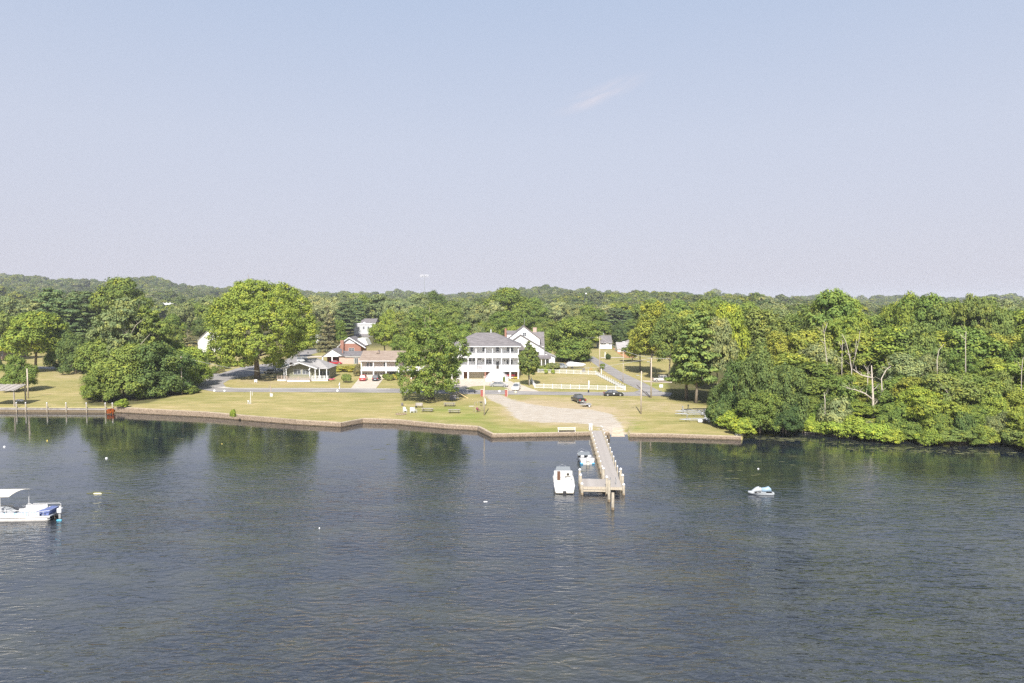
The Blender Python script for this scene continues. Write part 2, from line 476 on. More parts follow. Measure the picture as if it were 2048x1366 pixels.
# ------------------------------------------------------------------ water
def build_water():
    mb = MB()
    mb.add([(-1500, -400, 0), (1500, -400, 0), (1500, 900, 0), (-1500, 900, 0)], [(0, 1, 2, 3)])
    m = bpy.data.materials.new('river_water'); m.use_nodes = True; nt = m.node_tree; b = _bsdf(m)
    b.inputs['Roughness'].default_value = 0.06
    b.inputs['IOR'].default_value = 1.95
    b.inputs['Specular IOR Level'].default_value = 0.5
    tc = nt.nodes.new('ShaderNodeTexCoord')
    def noise(scale, det, st, rot=0.0, rough=0.5, dist=0.0):
        mp = nt.nodes.new('ShaderNodeMapping'); mp.inputs['Scale'].default_value = st; mp.inputs['Rotation'].default_value = (0, 0, rot)
        nt.links.new(tc.outputs['Object'], mp.inputs[0])
        n = nt.nodes.new('ShaderNodeTexNoise'); n.inputs['Scale'].default_value = scale; n.inputs['Detail'].default_value = det
        n.inputs['Roughness'].default_value = rough; n.inputs['Distortion'].default_value = dist
        nt.links.new(mp.outputs[0], n.inputs['Vector']); return n.outputs[0]
    def mth(op, a, bb):
        x_ = nt.nodes.new('ShaderNodeMath'); x_.operation = op
        for k, q in ((0, a), (1, bb)):
            if isinstance(q, (int, float)): x_.inputs[k].default_value = q
            else: nt.links.new(q, x_.inputs[k])
        return x_.outputs[0]
    a0 = noise(0.95, 3, (0.50, 1.2, 1), 0.16, 0.45, 0.4)
    a = mth('SUBTRACT', 1.0, mth('ABSOLUTE', mth('MULTIPLY', mth('SUBTRACT', a0, 0.5), 3.0), 0.0))
    c = noise(2.1, 3, (0.5, 1.1, 1), -0.12, 0.5, 0.4)
    d = noise(0.35, 2, (0.4, 1.0, 1), 0.22)
    gust = noise(0.018, 3, (1.0, 1.6, 1), 0.3)
    mr = nt.nodes.new('ShaderNodeMapRange'); nt.links.new(gust, mr.inputs[0])
    mr.inputs['From Min'].default_value = 0.35; mr.inputs['From Max'].default_value = 0.65
    mr.inputs['To Min'].default_value = 0.42; mr.inputs['To Max'].default_value = 1.3
    h = mth('ADD', mth('MULTIPLY', a, 0.125), mth('ADD', mth('MULTIPLY', c, 0.10), mth('MULTIPLY', d, 0.12)))
    # calmer close in under the bank
    sepx = nt.nodes.new('ShaderNodeSeparateXYZ'); nt.links.new(tc.outputs['Object'], sepx.inputs[0])
    mr2 = nt.nodes.new('ShaderNodeMapRange'); nt.links.new(sepx.outputs['Y'], mr2.inputs[0])
    mr2.inputs['From Min'].default_value = 45; mr2.inputs['From Max'].default_value = 118
    mr2.inputs['To Min'].default_value = 1.0; mr2.inputs['To Max'].default_value = 0.06; mr2.interpolation_type = 'SMOOTHSTEP'
    h = mth('MULTIPLY', mth('MULTIPLY', h, mr.outputs[0]), mr2.outputs[0])
    bp = nt.nodes.new('ShaderNodeBump'); bp.inputs['Strength'].default_value = 1.0; bp.inputs['Distance'].default_value = 1.0
    nt.links.new(h, bp.inputs['Height']); nt.links.new(bp.outputs[0], b.inputs['Normal'])
    # weed and silt under the surface
    wd = noise(0.22, 6, (0.5, 1, 1), 0.2, 0.65)
    r = nt.nodes.new('ShaderNodeValToRGB'); nt.links.new(wd, r.inputs[0])
    r.color_ramp.elements[0].position = 0.43; r.color_ramp.elements[0].color = (0.010, 0.015, 0.026, 1)
    r.color_ramp.elements[1].position = 0.74; r.color_ramp.elements[1].color = (0.040, 0.042, 0.026, 1)
    # silt lighter on the near side, also painting in brightness the sky reflection lacks
    sh = nt.nodes.new('ShaderNodeMapRange'); nt.links.new(sepx.outputs['Y'], sh.inputs[0])
    sh.inputs['From Min'].default_value = 95; sh.inputs['From Max'].default_value = 40; sh.interpolation_type = 'SMOOTHSTEP'
    mxs = nt.nodes.new('ShaderNodeMix'); mxs.data_type = 'RGBA'; mxs.blend_type = 'ADD'
    nt.links.new(sh.outputs[0], mxs.inputs[0]); nt.links.new(r.outputs[0], mxs.inputs[6]); mxs.inputs[7].default_value = (0.019, 0.019, 0.015, 1)
    nt.links.new(mxs.outputs[2], b.inputs['Base Color'])
    return mb.build('water', m, kind='structure', label='rippled dark blue-grey river water')
build_water()

# ------------------------------------------------------------------ draped sheets: roads, drives
def triangulated_sheet(name, pts_px, m, dz, label, world=False, kind='structure', cell=2.0, thick=0.0):
    P = [Vector((x, y)) for x, y in (pts_px if world else gpoly(pts_px))]
    bm = bmesh.new()
    vs = [bm.verts.new((p.x, p.y, 0)) for p in P]
    f = bm.faces.new(vs)
    bmesh.ops.triangulate(bm, faces=[f])
    xs = [p.x for p in P]; ys = [p.y for p in P]
    y = math.ceil(min(ys) / (cell * 2)) * cell * 2
    while y < max(ys):
        bmesh.ops.bisect_plane(bm, geom=bm.verts[:] + bm.edges[:] + bm.faces[:], plane_co=(0, y, 0), plane_no=(0, 1, 0)); y += cell * 2
    bmesh.ops.recalc_face_normals(bm, faces=bm.faces)
    for f in bm.faces:
        if f.normal.z < 0: f.normal_flip()
    for v in bm.verts: v.co.z = ter(v.co.x, v.co.y) + dz
    me = bpy.data.meshes.new(name); bm.to_mesh(me); bm.free(); me.materials.append(m)
    o = bpy.data.objects.new(name, me); COL.objects.link(o); o['kind'] = kind; o['label'] = label
    return o

M_ASPH = mat('asphalt', (0.235, 0.22, 0.215), 0.9, col2=(0.32, 0.305, 0.295), scale=0.5, stretch=(0.3, 1, 1))
M_ASPH2 = mat('old_asphalt', (0.18, 0.18, 0.19), 0.9, col2=(0.25, 0.245, 0.26), scale=0.35)
M_CONC = mat('concrete', (0.46, 0.40, 0.33), 0.85, col2=(0.56, 0.50, 0.42), scale=0.6)
M_PALE = mat('pale_concrete', (0.55, 0.52, 0.47), 0.85, var=0.1, scale=0.8)
triangulated_sheet('road', [(400, 778.5), (431, 784), (520, 784.2), (640, 784.5), (780, 785.5), (900, 787.5), (1000, 789), (1100, 790), (1230, 791.5), (1340, 792.5), (1345, 786), (1322, 783.5), (1284, 763.5), (1244, 745), (1199, 720), (1187, 713), (1150, 713), (1166, 718.5), (1180, 722), (1207, 741), (1245, 764.5), (1279, 780), (1268, 784), (1240, 785), (1100, 783.5), (1000, 781), (900, 779.5), (780, 777), (640, 776), (470, 776), (452, 774), (446, 767), (458, 760), (500, 752), (560, 742), (600, 728), (612, 712), (640, 704), (690, 702), (690, 697), (640, 697), (600, 700), (585, 712), (560, 725), (499, 731), (487, 733), (441, 747), (423, 748), (400, 748), (300, 748), (180, 735), (80, 733), (-60, 733), (-60, 737), (80, 737.5), (180, 741), (300, 760), (390, 774)][::-1],
                   M_ASPH, 0.03, 'grey asphalt streets meeting behind the waterfront lawn')
triangulated_sheet('road_edge_line', [(431, 776.4), (470, 777.2), (640, 777.3), (780, 778.3), (780, 777.6), (640, 776.6), (470, 776.5)], M_PALE, 0.036, 'pale concrete edge along the waterfront street')
triangulated_sheet('crosswalk_strip', [(433, 774.5), (448, 776.2), (462, 776.2), (448, 773.4)], M_PALE, 0.036, 'pale strip across the mouth of the side street')
triangulated_sheet('driveway', [(702, 776.5), (752, 777), (766, 758.5), (717, 758.5)], M_CONC, 0.05, 'pale concrete driveway before the two garage doors')
triangulated_sheet('driveway', [(905, 779.7), (1000, 781.2), (1080, 783.4), (1058, 776), (1044, 770), (1030, 767), (1020, 762), (985, 764), (975, 757.5), (905, 757.5)], M_CONC, 0.05, 'pale concrete drive before the tall white house')
m_grass = mat('verge_grass', (0.20, 0.22, 0.06), 0.95, col2=(0.30, 0.28, 0.10), scale=0.8)
triangulated_sheet('grass_island', [(930, 777), (945, 773.2), (970, 771.8), (995, 773), (1012, 776), (1018, 779), (1014, 781), (960, 780.3), (938, 779.3)], m_grass, 0.10, 'grass island in the curve of the concrete drive')
m_weed = mat('floating_weed', (0.11, 0.12, 0.05), 0.9, col2=(0.18, 0.18, 0.085), scale=2.0)
m_side = mat('far_drive', (0.50, 0.44, 0.38), 0.9, var=0.1)
triangulated_sheet('path', [(1288, 764), (1345, 766), (1345, 763), (1284, 761)][::-1], m_side, 0.05, 'sandy side drive under the trees')
triangulated_sheet('path', [(1203, 716.5), (1275, 715.5), (1275, 714.2), (1200, 714.8)][::-1], m_side, 0.05, 'pale drive up to the distant white cottage')
triangulated_sheet('path', [(595, 716), (700, 713), (700, 711), (600, 712.5)][::-1], m_side, 0.05, 'pale path behind the cottage roof')

triangulated_sheet('bare_bank', [(1226, 697), (1240, 696), (1264, 704), (1268, 716), (1250, 716), (1236, 707)][::-1], mat('orange_earth', (0.42, 0.22, 0.10), 0.9, var=.15, scale=.6), 0.06, 'bare orange earth bank below the small distant cottage')
# ------------------------------------------------------------------ sea walls
M_STONE = mat('bulkhead_stone', (0.18, 0.135, 0.095), 0.9, col2=(0.40, 0.315, 0.235), scale=5, stretch=(1, 1, 2), lo=.38, hi=.62, bump=0.02, bscale=8)
M_CAP = mat('bulkhead_cap', (0.43, 0.36, 0.27), 0.85, var=0.15, scale=1.5)
M_MORT = mat('mortar_core', (0.12, 0.088, 0.064), 0.95, var=0.2, scale=2)
M_WETST = mat('wet_algae_stone', (0.07, 0.055, 0.03), 0.6, col2=(0.15, 0.11, 0.07), scale=3)
def stone_wall(ix, label, top_extra=0.06):
    pts = [Vector(SH2[i]) for i in ix]
    mid = (pts[0] + pts[-1]) / 2
    root = thing('stone_seawall', label, 'seawall', (mid.x, mid.y, 0))
    core = MB(); stones = MB(); wet = MB(); cap = MB(); rnd = random.Random(ix[0])
    step = MB()
    for i in range(len(pts) - 1):
        a = pts[i] - mid; b = pts[i + 1] - mid; d = (b - a); L = d.length; d.normalize(); n = Vector((d.y, -d.x))
        rz = math.atan2(d.y, d.x)
        k = max(1, int(L / 3))
        for q in range(k):
            p0 = a + d * (L * q / k); p1 = a + d * (L * (q + 1) / k)
            h = ter(p0.x + mid.x, p0.y + mid.y) + top_extra
            c = (p0 + p1) / 2 - n * 0.1
            core.rbox((c.x, c.y, h / 2 - 0.65), ((p1 - p0).length + 0.02, 0.35, h + 1.3 - 0.04), rz)
            c = (p0 + p1) / 2 - n * 0.12
            cap.rbox((c.x + rnd.uniform(-.02, .02), c.y, h + rnd.uniform(-0.012, 0.012)), ((p1 - p0).length - 0.015, 0.5, 0.1), rz)
        h = ter(a.x + mid.x, a.y + mid.y) + top_extra - 0.04
        z = -0.25; row = 0
        while z < h - 0.08:
            hh = 0.21 if h - z > 0.4 else (h - z - 0.01)
            s = -rnd.random() * 0.3
            while s < L:
                w = rnd.uniform(0.3, 0.62)
                e = min(s + w, L)
                if e - max(s, 0) > 0.1:
                    p = a + d * ((max(s, 0) + e) / 2) + n * (0.09 + rnd.uniform(-.02, .035))
                    (wet if z < .05 else stones).rbox((p.x, p.y, z + hh / 2), (e - max(s, 0) - 0.012, 0.16, hh - 0.03), rz + rnd.uniform(-.05, .05), rnd.uniform(-.06, .06), rnd.uniform(-.04, .04))
                s = e
            z += hh; row += 1
    core.build('wall_core', M_MORT, root)
    stones.build('stone', M_STONE, root, kind='stuff')
    wet.build('wet_stone', M_WETST, root, kind='stuff')
    cap.build('coping', M_CAP, root)
    return root
stone_wall([3, 4, 5, 6], 'low stone seawall along the open lawn, wooden bulkhead to the bent corner')
stone_wall([6, 7], 'short shaded return of the stone seawall at the bent corner')
stone_wall([7, 8, 9, 10], 'tall set-back stone seawall below the picnic tables')
stone_wall([10, 11], 'slanting stone seawall between the set-back wall and the dock lawn')
stone_wall([11, 12, 13], 'very low seawall along the grass beside the dock foot')
stone_wall([15, 16, 17], 'low brown seawall on the boat trailer side of the ramp')
# rubble block at the end
def rock(name, loc, s, seed, m, label=None, cat=None, group=None, parent=None):
    rnd = random.Random(seed); bm = bmesh.new(); bmesh.ops.create_icosphere(bm, subdivisions=2, radius=0.5)
    for v in bm.verts:
        k = 1 + 0.22 * math.sin(v.co.x * 7 + seed) + rnd.uniform(-.12, .12)
        v.co = Vector((v.co.x * s[0] * k, v.co.y * s[1] * k, v.co.z * s[2] * k))
    me = bpy.data.meshes.new(name); bm.to_mesh(me); bm.free(); me.materials.append(m)
    o = bpy.data.objects.new(name, me); COL.objects.link(o); o.location = loc
    if parent: o.parent = parent
    if label: tag(o, label, cat, group)
    return o
p = at_z(1479, 878, 0.0)
rock('concrete_block', (p.x, p.y + .5, 0.45), (1.5, 1.5, 1.3), 3, M_PALE, 'pale broken concrete block at the seawall end by the bright bush', 'rubble')

# wooden bulkhead on the far side
M_WOOD = mat('weathered_wood', (0.34, 0.29, 0.22), 0.85, col2=(0.52, 0.46, 0.37), scale=3, stretch=(6, 1, 1))
M_WDK = mat('dark_wet_wood', (0.12, 0.095, 0.06), 0.85, col2=(0.27, 0.21, 0.14), scale=2.5, stretch=(5, 1, 1))
M_DECK = mat('grey_deck_boards', (0.29, 0.265, 0.245), 0.85, col2=(0.41, 0.38, 0.355), scale=0.9, stretch=(1, 3, 1))
M_WHITE = mat('white_paint', (0.72, 0.72, 0.73), 0.6, var=0.04, scale=1.5)
M_WHITE2 = mat('white_vinyl', (0.72, 0.73, 0.76), 0.45, var=0.03, scale=1.5)
M_PILE = mat('piling_wood', (0.26, 0.225, 0.17), 0.85, col2=(0.40, 0.36, 0.29), scale=2, stretch=(3, 3, 1))

_pile_cache = {}
def pile(parent, loc, h, r, capw=True, name='piling', cap_mat=None):
    key = (round(h, 2), round(r, 3), capw)
    if key not in _pile_cache:
        a = MB(); a.lathe([(r * 1.03, -3), (r, 0.1), (r * 0.97, h)], 9)
        c = MB(); c.lathe([(r * 1.12, h - 0.02), (r * 1.12, h + 0.05), (r * 0.55, h + r * 1.1), (0.01, h + r * 1.5)], 9)
        w = MB(); w.lathe([(r * 1.05, -2), (r * 1.05, 0.22)], 9)
        _pile_cache[key] = (a.mesh('piling', M_PILE, True), c.mesh('pile_cap', M_WHITE2, True), w.mesh('wet_foot', M_WDK, True))
    ma, mc, mw = _pile_cache[key]
    o = inst(name, ma, parent, loc)
    if capw: inst('pile_cap', mc, o)
    inst('wet_foot', mw, o)
    return o

def bulkhead():
    a = Vector(SH2[1]); b = Vector(SH2[3]); mid = Vector(SH2[2])
    root = thing('wooden_bulkhead', 'weathered plank bulkhead with capped posts along the lawn by the boat shelter', 'bulkhead', (mid.x, mid.y, 0))
    a = Vector((mid.x - 14, SH2[2][1] + 0.4)); d = (b - a); L = d.length; d.normalize(); n = Vector((d.y, -d.x)); rz = math.atan2(d.y, d.x)
    a = a - mid
    pm = MB(); pm.box(-0.11, 0.11, -0.045, 0.045, -1.4, 0.9); pme = pm.mesh('plank', M_WDK)
    k = 0; s = 0.12
    rnd = random.Random(4)
    rest = MB()
    while s < L - 0.1:
        p = a + d * s + n * 0.1 + n * rnd.uniform(-.012, .012)
        if p.x + mid.x > -110 and k < 290:
            o = inst('plank', pme, root, (p.x, p.y, rnd.uniform(-.05, .04)), (0, 0, rz)); k += 1
        else:
            rest.rbox((p.x, p.y, -.25), (0.22, 0.09, 2.3), rz)
        s += 0.243
    if rest.v: rest.build('plank_run', M_WDK, root, kind='stuff')
    w = MB()
    for i in range(int(L / 4)):
        c = a + d * (L * (i + 0.5) / int(L / 4))
        w.rbox((c.x + n.x * 0.02, c.y + n.y * 0.02, 0.98), (L / int(L / 4) - 0.02, 0.5, 0.08), rz)
        w.rbox((c.x + n.x * 0.2, c.y + n.y * 0.2, 0.72), (L / int(L / 4) - 0.02, 0.09, 0.24), rz)
    w.build('cap_rail', M_DECK, root)
    for px in (31, 50, 93.5, 132.5, 174, 212.5, 227):
        q = at_z(px, 825, 0) ; t = (q.x - mid.x - a.x) / d.x
        p = a + d * t + n * 0.32
        pile(root, (p.x, p.y, 0), 2.1, 0.14)
    for k in range(7):
        t = 1 + k * 3.4
        p = a + d * t + n * 0.3
        if p.x + mid.x < -119: pile(root, (p.x, p.y, 0), 2.1, 0.14)
    wk = MB(); 
    for i in range(int(L / 0.5)):
        c = a + d * (0.25 + i * 0.5) - n * 1.05
        if c.x + mid.x < at_z(60, 822).x: wk.rbox((c.x, c.y, 1.06), (0.47, 1.5, 0.06), rz)
    wk.build('walkway_boards', M_DECK, root, kind='stuff')
bulkhead()
# ------------------------------------------------------------------ trees
M_BARK = mat('bark', (0.15, 0.12, 0.09), 0.95, col2=(0.27, 0.23, 0.18), scale=3, stretch=(3, 3, 0.5), bump=0.03, bscale=8)
M_DEAD = mat('bleached_wood', (0.42, 0.36, 0.30), 0.9, col2=(0.62, 0.56, 0.49), scale=2.5, stretch=(2, 2, 0.4))

def leaf_material(name, inst_attr=False):
    m = bpy.data.materials.new(name); m.use_nodes = True; nt = m.node_tree; nt.nodes.clear()
    out = nt.nodes.new('ShaderNodeOutputMaterial')
    at = nt.nodes.new('ShaderNodeAttribute'); at.attribute_name = 'tone'
    if inst_attr:
        ti = nt.nodes.new('ShaderNodeAttribute'); ti.attribute_name = 'tint'; ti.attribute_type = 'INSTANCER'; tint = ti.outputs['Color']
    else:
        oi = nt.nodes.new('ShaderNodeObjectInfo'); tint = oi.outputs['Color']
    # tone shifts hue (yellower / bluer) and value of the leaf itself, clump by clump
    r = nt.nodes.new('ShaderNodeValToRGB')
    r.color_ramp.elements[0].position = 0.0; r.color_ramp.elements[0].color = (0.62, 0.72, 0.75, 1)
    r.color_ramp.elements[1].position = 1.0; r.color_ramp.elements[1].color = (1.75, 1.45, 0.95, 1)
    e = r.color_ramp.elements.new(0.5); e.color = (1.0, 1.0, 1.0, 1)
    nt.links.new(at.outputs['Fac'], r.inputs[0])
    mx = nt.nodes.new('ShaderNodeMix'); mx.data_type = 'RGBA'; mx.blend_type = 'MULTIPLY'; mx.inputs[0].default_value = 1.0
    nt.links.new(tint, mx.inputs[6]); nt.links.new(r.outputs[0], mx.inputs[7])
    df = nt.nodes.new('ShaderNodeBsdfDiffuse'); nt.links.new(mx.outputs[2], df.inputs[0])
    tr = nt.nodes.new('ShaderNodeBsdfTranslucent')
    mx2 = nt.nodes.new('ShaderNodeMix'); mx2.data_type = 'RGBA'; mx2.blend_type = 'MULTIPLY'; mx2.inputs[0].default_value = 1.0
    nt.links.new(mx.outputs[2], mx2.inputs[6]); mx2.inputs[7].default_value = (1.2, 1.25, 0.55, 1)
    nt.links.new(mx2.outputs[2], tr.inputs[0])
    ms = nt.nodes.new('ShaderNodeMixShader'); ms.inputs[0].default_value = 0.17
    nt.links.new(df.outputs[0], ms.inputs[1]); nt.links.new(tr.outputs[0], ms.inputs[2])
    nt.links.new(ms.outputs[0], out.inputs[0])
    return m
M_LEAF = leaf_material('leaves')
M_LEAF_I = leaf_material('far_leaves', True)

def leaf_mesh(name, lobes, n_clump, per, leaf, rc, seed, m, flat=0.72, droop=0.0, lower=-0.55, inner=0.07, upb=0.35):
    rng = np.random.default_rng(seed)
    L = np.array(lobes, float)                     # cx cy cz rx ry rz
    area = (L[:, 3] * L[:, 4] + L[:, 3] * L[:, 5] + L[:, 4] * L[:, 5])
    P = []
    tries = 0
    while sum(len(q) for q in P) < n_clump and tries < 40:
        tries += 1
        k = rng.choice(len(L), n_clump, p=area / area.sum())
        d = rng.normal(size=(n_clump, 3)); d /= np.linalg.norm(d, axis=1)[:, None]
        ok = d[:, 2] > lower
        rr = rng.uniform(0.86, 1.04, n_clump)
        ins = rng.random(n_clump) < inner
        rr = np.where(ins, rng.uniform(0.35, 0.85, n_clump), rr)
        c = L[k, :3] + d * L[k, 3:] * rr[:, None]
        # drop clumps buried inside another lobe
        q = (c[:, None, :] - L[None, :, :3]) / L[None, :, 3:]
        dd = np.linalg.norm(q, axis=2); dd[np.arange(n_clump), k] = 9
        ok &= (dd.min(1) > 0.82) | ins
        P.append(np.concatenate([c[ok], d[ok]], 1))
    P = np.concatenate(P)[:n_clump]
    n = len(P)
    C = np.repeat(P[:, :3], per, 0); D = np.repeat(P[:, 3:], per, 0)
    tone = np.repeat(rng.normal(0.5, 0.16, n), per) + rng.normal(0, 0.10, n * per)
    rcs = np.repeat(rng.uniform(0.7, 1.3, n) * rc, per)
    N = n * per
    o = rng.normal(size=(N, 3)); o /= np.linalg.norm(o, axis=1)[:, None]
    o *= (rng.random(N) ** 0.45)[:, None]
    pos = C + o * rcs[:, None] * np.array([1, 1, flat])
    if droop:
        rad = np.hypot(o[:, 0], o[:, 1]); pos[:, 2] -= droop * rad * rcs
    nrm = D * 0.5 + o * 1.0 + rng.normal(size=(N, 3)) * 0.3 + np.array([0, 0, upb])
    nrm /= np.linalg.norm(nrm, axis=1)[:, None]
    t = np.cross(nrm, rng.normal(size=(N, 3))); t /= np.linalg.norm(t, axis=1)[:, None]
    b = np.cross(nrm, t)
    s = leaf * rng.uniform(0.6, 1.25, N)[:, None]
    V = np.stack([pos - t * s * 0.62, pos - b * s * 0.42 + t * s * 0.05 + nrm * s * 0.08, pos + t * s * 0.62, pos + b * s * 0.42 - t * s * 0.05 + nrm * s * 0.08], 1).reshape(-1, 3)
    V[:, 2] = np.maximum(V[:, 2], 0.02)
    me = bpy.data.meshes.new(name)
    me.vertices.add(len(V)); me.vertices.foreach_set('co', V.ravel().astype(np.float32))
    me.loops.add(4 * N); me.loops.foreach_set('vertex_index', np.arange(4 * N, dtype=np.int32))
    me.polygons.add(N); me.polygons.foreach_set('loop_start', np.arange(0, 4 * N, 4, dtype=np.int32))
    me.update()
    a = me.attributes.new('tone', 'FLOAT', 'POINT'); a.data.foreach_set('value', np.repeat(np.clip(tone, 0, 1), 4).astype(np.float32))
    me.materials.append(m)
    return me

def limb_mesh(name, H, r0, lobes, seed, trunk_top=0.7, m=M_BARK, nl=7, lean=0.03, fork=0.3):
    rnd = random.Random(seed); mb = MB()
    tp = [(0, 0, -0.3), (rnd.uniform(-1, 1) * lean * H * .3, rnd.uniform(-1, 1) * lean * H * .3, H * 0.15), (rnd.uniform(-1, 1) * lean * H, rnd.uniform(-1, 1) * lean * H, H * 0.4), (rnd.uniform(-1, 1) * lean * H, rnd.uniform(-1, 1) * lean * H, H * trunk_top)]
    mb.tube(tp, [r0 * 1.35, r0, r0 * 0.75, r0 * 0.15], 8)
    ls = rnd.sample(list(lobes), min(nl, len(lobes)))
    for l in ls:
        t = rnd.uniform(fork, 0.6)
        s = Vector((tp[2][0] * t / .4 if t < .4 else tp[2][0], 0, H * t * trunk_top / 0.7))
        e = Vector(l[:3]); mid = (s + e) / 2 + Vector((0, 0, -0.04 * H)) + Vector((rnd.uniform(-.03, .03), rnd.uniform(-.03, .03), 0)) * H
        mb.tube([s, mid, e, e + (e - mid) * 0.45], [r0 * 0.45, r0 * 0.3, r0 * 0.15, r0 * 0.05], 5)
    return mb.mesh(name, m, True)

def lobes_round(W, H, seed, base=0.18, nl=14, lump=0.28, top=1.0):
    rnd = random.Random(seed); R = W / 2; zc = H * (base + top) / 2; rz = H * (top - base) / 2
    L = [(0, 0, zc, R * 0.70, R * 0.70, rz * 0.76)]
    for i in range(nl):
        a = 2 * PI * (i * 0.618) + rnd.uniform(-.4, .4); sz = rnd.uniform(-0.65, 0.95); c = math.sqrt(max(0, 1 - sz * sz))
        q = R * rnd.uniform(lump * 0.6, lump * 1.45)
        L.append((math.cos(a) * c * (R - q * .85), math.sin(a) * c * (R - q * .85), zc + sz * (rz - q * 0.8), q, q, q * 0.8))
    return L
def lobes_cone(W, H, seed, base=0.1, p=0.8, nt=11):
    rnd = random.Random(seed); L = []
    for i in range(nt):
        t = i / (nt - 1); z = H * (base + (0.97 - base) * t); r = W / 2 * max(0.06, (math.sin(PI * min(1, (t * 0.93 + 0.16)))) ** p) * (1 if t < .3 else 1)
        L.append((rnd.uniform(-.04, .04) * W, rnd.uniform(-.04, .04) * W, z, r, r, H * 0.09))
    return L
def lobes_spruce(W, H, seed, base=0.06, tiers=12, nb=7):
    rnd = random.Random(seed); L = []
    for i in range(tiers):
        t = i / (tiers - 1); z = H * (base + (0.96 - base) * t); r = W / 2 * (1.02 - t) ** 0.85
        for k in range(max(3, int(nb * (1 - t * .6)))):
            a = 2 * PI * k / nb + i * 0.9 + rnd.uniform(-.3, .3); rr = r * rnd.uniform(0.5, 0.72)
            L.append((math.cos(a) * rr, math.sin(a) * rr, z, r * 0.42 + .15, r * 0.42 + .15, H * 0.022 + .1))
    return L
def lobes_pine(W, H, seed, base=0.3, n=20):
    rnd = random.Random(seed); L = []
    for i in range(n):
        t = i / (n - 1); z = H * (base + (0.97 - base) * t); a = i * 2.4 + rnd.uniform(-.4, .4)
        R = W / 2 * (0.95 - 0.55 * t) * rnd.uniform(0.75, 1.1); q = W * rnd.uniform(0.14, 0.24) * (1.1 - 0.4 * t)
        L.append((math.cos(a) * max(0, R - q), math.sin(a) * max(0, R - q), z, q, q, H * rnd.uniform(0.025, 0.045)))
    return L

# prototypes, in metres: kind -> list of (crown mesh, trunk mesh, W, H)
PROTO = {}
def add_proto(kind, W, H, lobes, n, per, leaf, rc, seed, r0=0.3, tr=0.7, nl=7, **k):
    c = leaf_mesh('crown', lobes, n, per, leaf, rc, seed, M_LEAF, **k)
    t = limb_mesh('trunk', H, r0, lobes, seed, tr, nl=nl)
    PROTO.setdefault(kind, []).append((c, t, W, H))
for s in range(4):
    add_proto('round', 14, 17, lobes_round(14, 17, 10 + s, 0.16, 15 + s), 350, 46, 0.46, 1.2, 10 + s, 0.32)
for s in range(3):
    add_proto('open', 13, 18, lobes_round(13, 18, 30 + s, 0.22, 24, 0.22), 270, 44, 0.42, 1.05, 30 + s, 0.28, nl=12, inner=0.2, flat=0.5)
for s in range(2):
    add_proto('tall', 10, 19, lobes_round(10, 19, 40 + s, 0.1, 16, 0.33), 310, 44, 0.44, 1.1, 40 + s, 0.25, flat=.85)
for s in range(2):
    add_proto('fine', 13, 15, lobes_round(13, 15, 50 + s, 0.05, 18, 0.3), 480, 42, 0.38, 1.0, 50 + s, 0.25, flat=0.75)
for s in range(3):
    add_proto('bushy', 12, 13, lobes_round(12, 13, 55 + s, -0.22, 18, 0.3), 430, 46, 0.38, 1.05, 55 + s, 0.2, tr=.6, flat=0.85, lower=-0.3)
for s in range(3):
    add_proto('shrub', 6, 4.5, lobes_round(6, 4.5, 60 + s, -0.25, 10, 0.34), 230, 32, 0.32, 0.6, 60 + s, 0.10, tr=.5, lower=-0.35)
add_proto('cone', 6, 13, lobes_cone(6, 13, 70, 0.30), 420, 22, 0.40, 0.55, 70, 0.16, flat=0.8)
add_proto('spruce', 8, 16, lobes_spruce(8, 16, 80), 520, 20, 0.42, 0.6, 80, 0.2, tr=.95, nl=0, flat=0.35, droop=0.5, lower=-0.9, inner=.3)
add_proto('spruce', 9, 15, lobes_spruce(9, 15, 81, tiers=10), 520, 20, 0.45, 0.65, 81, 0.2, tr=.95, nl=0, flat=0.35, droop=0.5, lower=-0.9, inner=.3)
for s in range(2):
    add_proto('pine', 13, 19, lobes_pine(13, 19, 90 + s, 0.25, 24), 480, 24, 0.50, 0.95, 90 + s, 0.28, tr=.92, nl=16, flat=0.32, lower=-0.7, upb=.6)
add_proto('yew', 8, 9, lobes_cone(8, 9, 95, 0.08, 0.9), 420, 24, 0.36, 0.6, 95, 0.2, flat=0.8)

TINT = dict(
    mid=(0.090, 0.128, 0.036), bright=(0.128, 0.168, 0.038), yellow=(0.138, 0.165, 0.038), lime=(0.138, 0.185, 0.036), dark=(0.066, 0.098, 0.036),
    olive=(0.098, 0.130, 0.042), grey=(0.112, 0.138, 0.066), pine=(0.078, 0.112, 0.054), brown=(0.118, 0.118, 0.070), deep=(0.040, 0.064, 0.027), gold=(0.178, 0.178, 0.045), silver=(0.150, 0.178, 0.092), teal=(0.070, 0.104, 0.048))
TINT['pear'] = (0.068, 0.092, 0.030)
for _k, _v in list(TINT.items()):       # summer foliage a little warmer
    TINT[_k] = (_v[0] * 2.0, _v[1] * 1.92, _v[2] * 1.8)
TW = dict(mid='mid green', bright='bright green', yellow='yellow-green', lime='lime green', dark='dark green', olive='olive green', grey='grey-green', pine='blue-green', brown='browning', deep='very dark green', gold='golden green', silver='silvery green', teal='deep blue-green')
KW = dict(bushy='leafy_tree', round='broadleaf_tree', open='broadleaf_tree', tall='broadleaf_tree', fine='broadleaf_tree', shrub='shrub', cone='pear_tree', spruce='spruce_tree', pine='pine_tree', yew='conifer_tree')
KLAB = dict(bushy='leafy low-branched tree', round='round-crowned tree', open='loose-crowned tree', tall='tall narrow tree', fine='dense leafy tree', shrub='bush', cone='egg-shaped ornamental tree', spruce='spruce', pine='layered pine', yew='cone-shaped conifer')
TREES = []      # (root, label base, px) of trees whose labels are finished at the end
_trnd = random.Random(77)
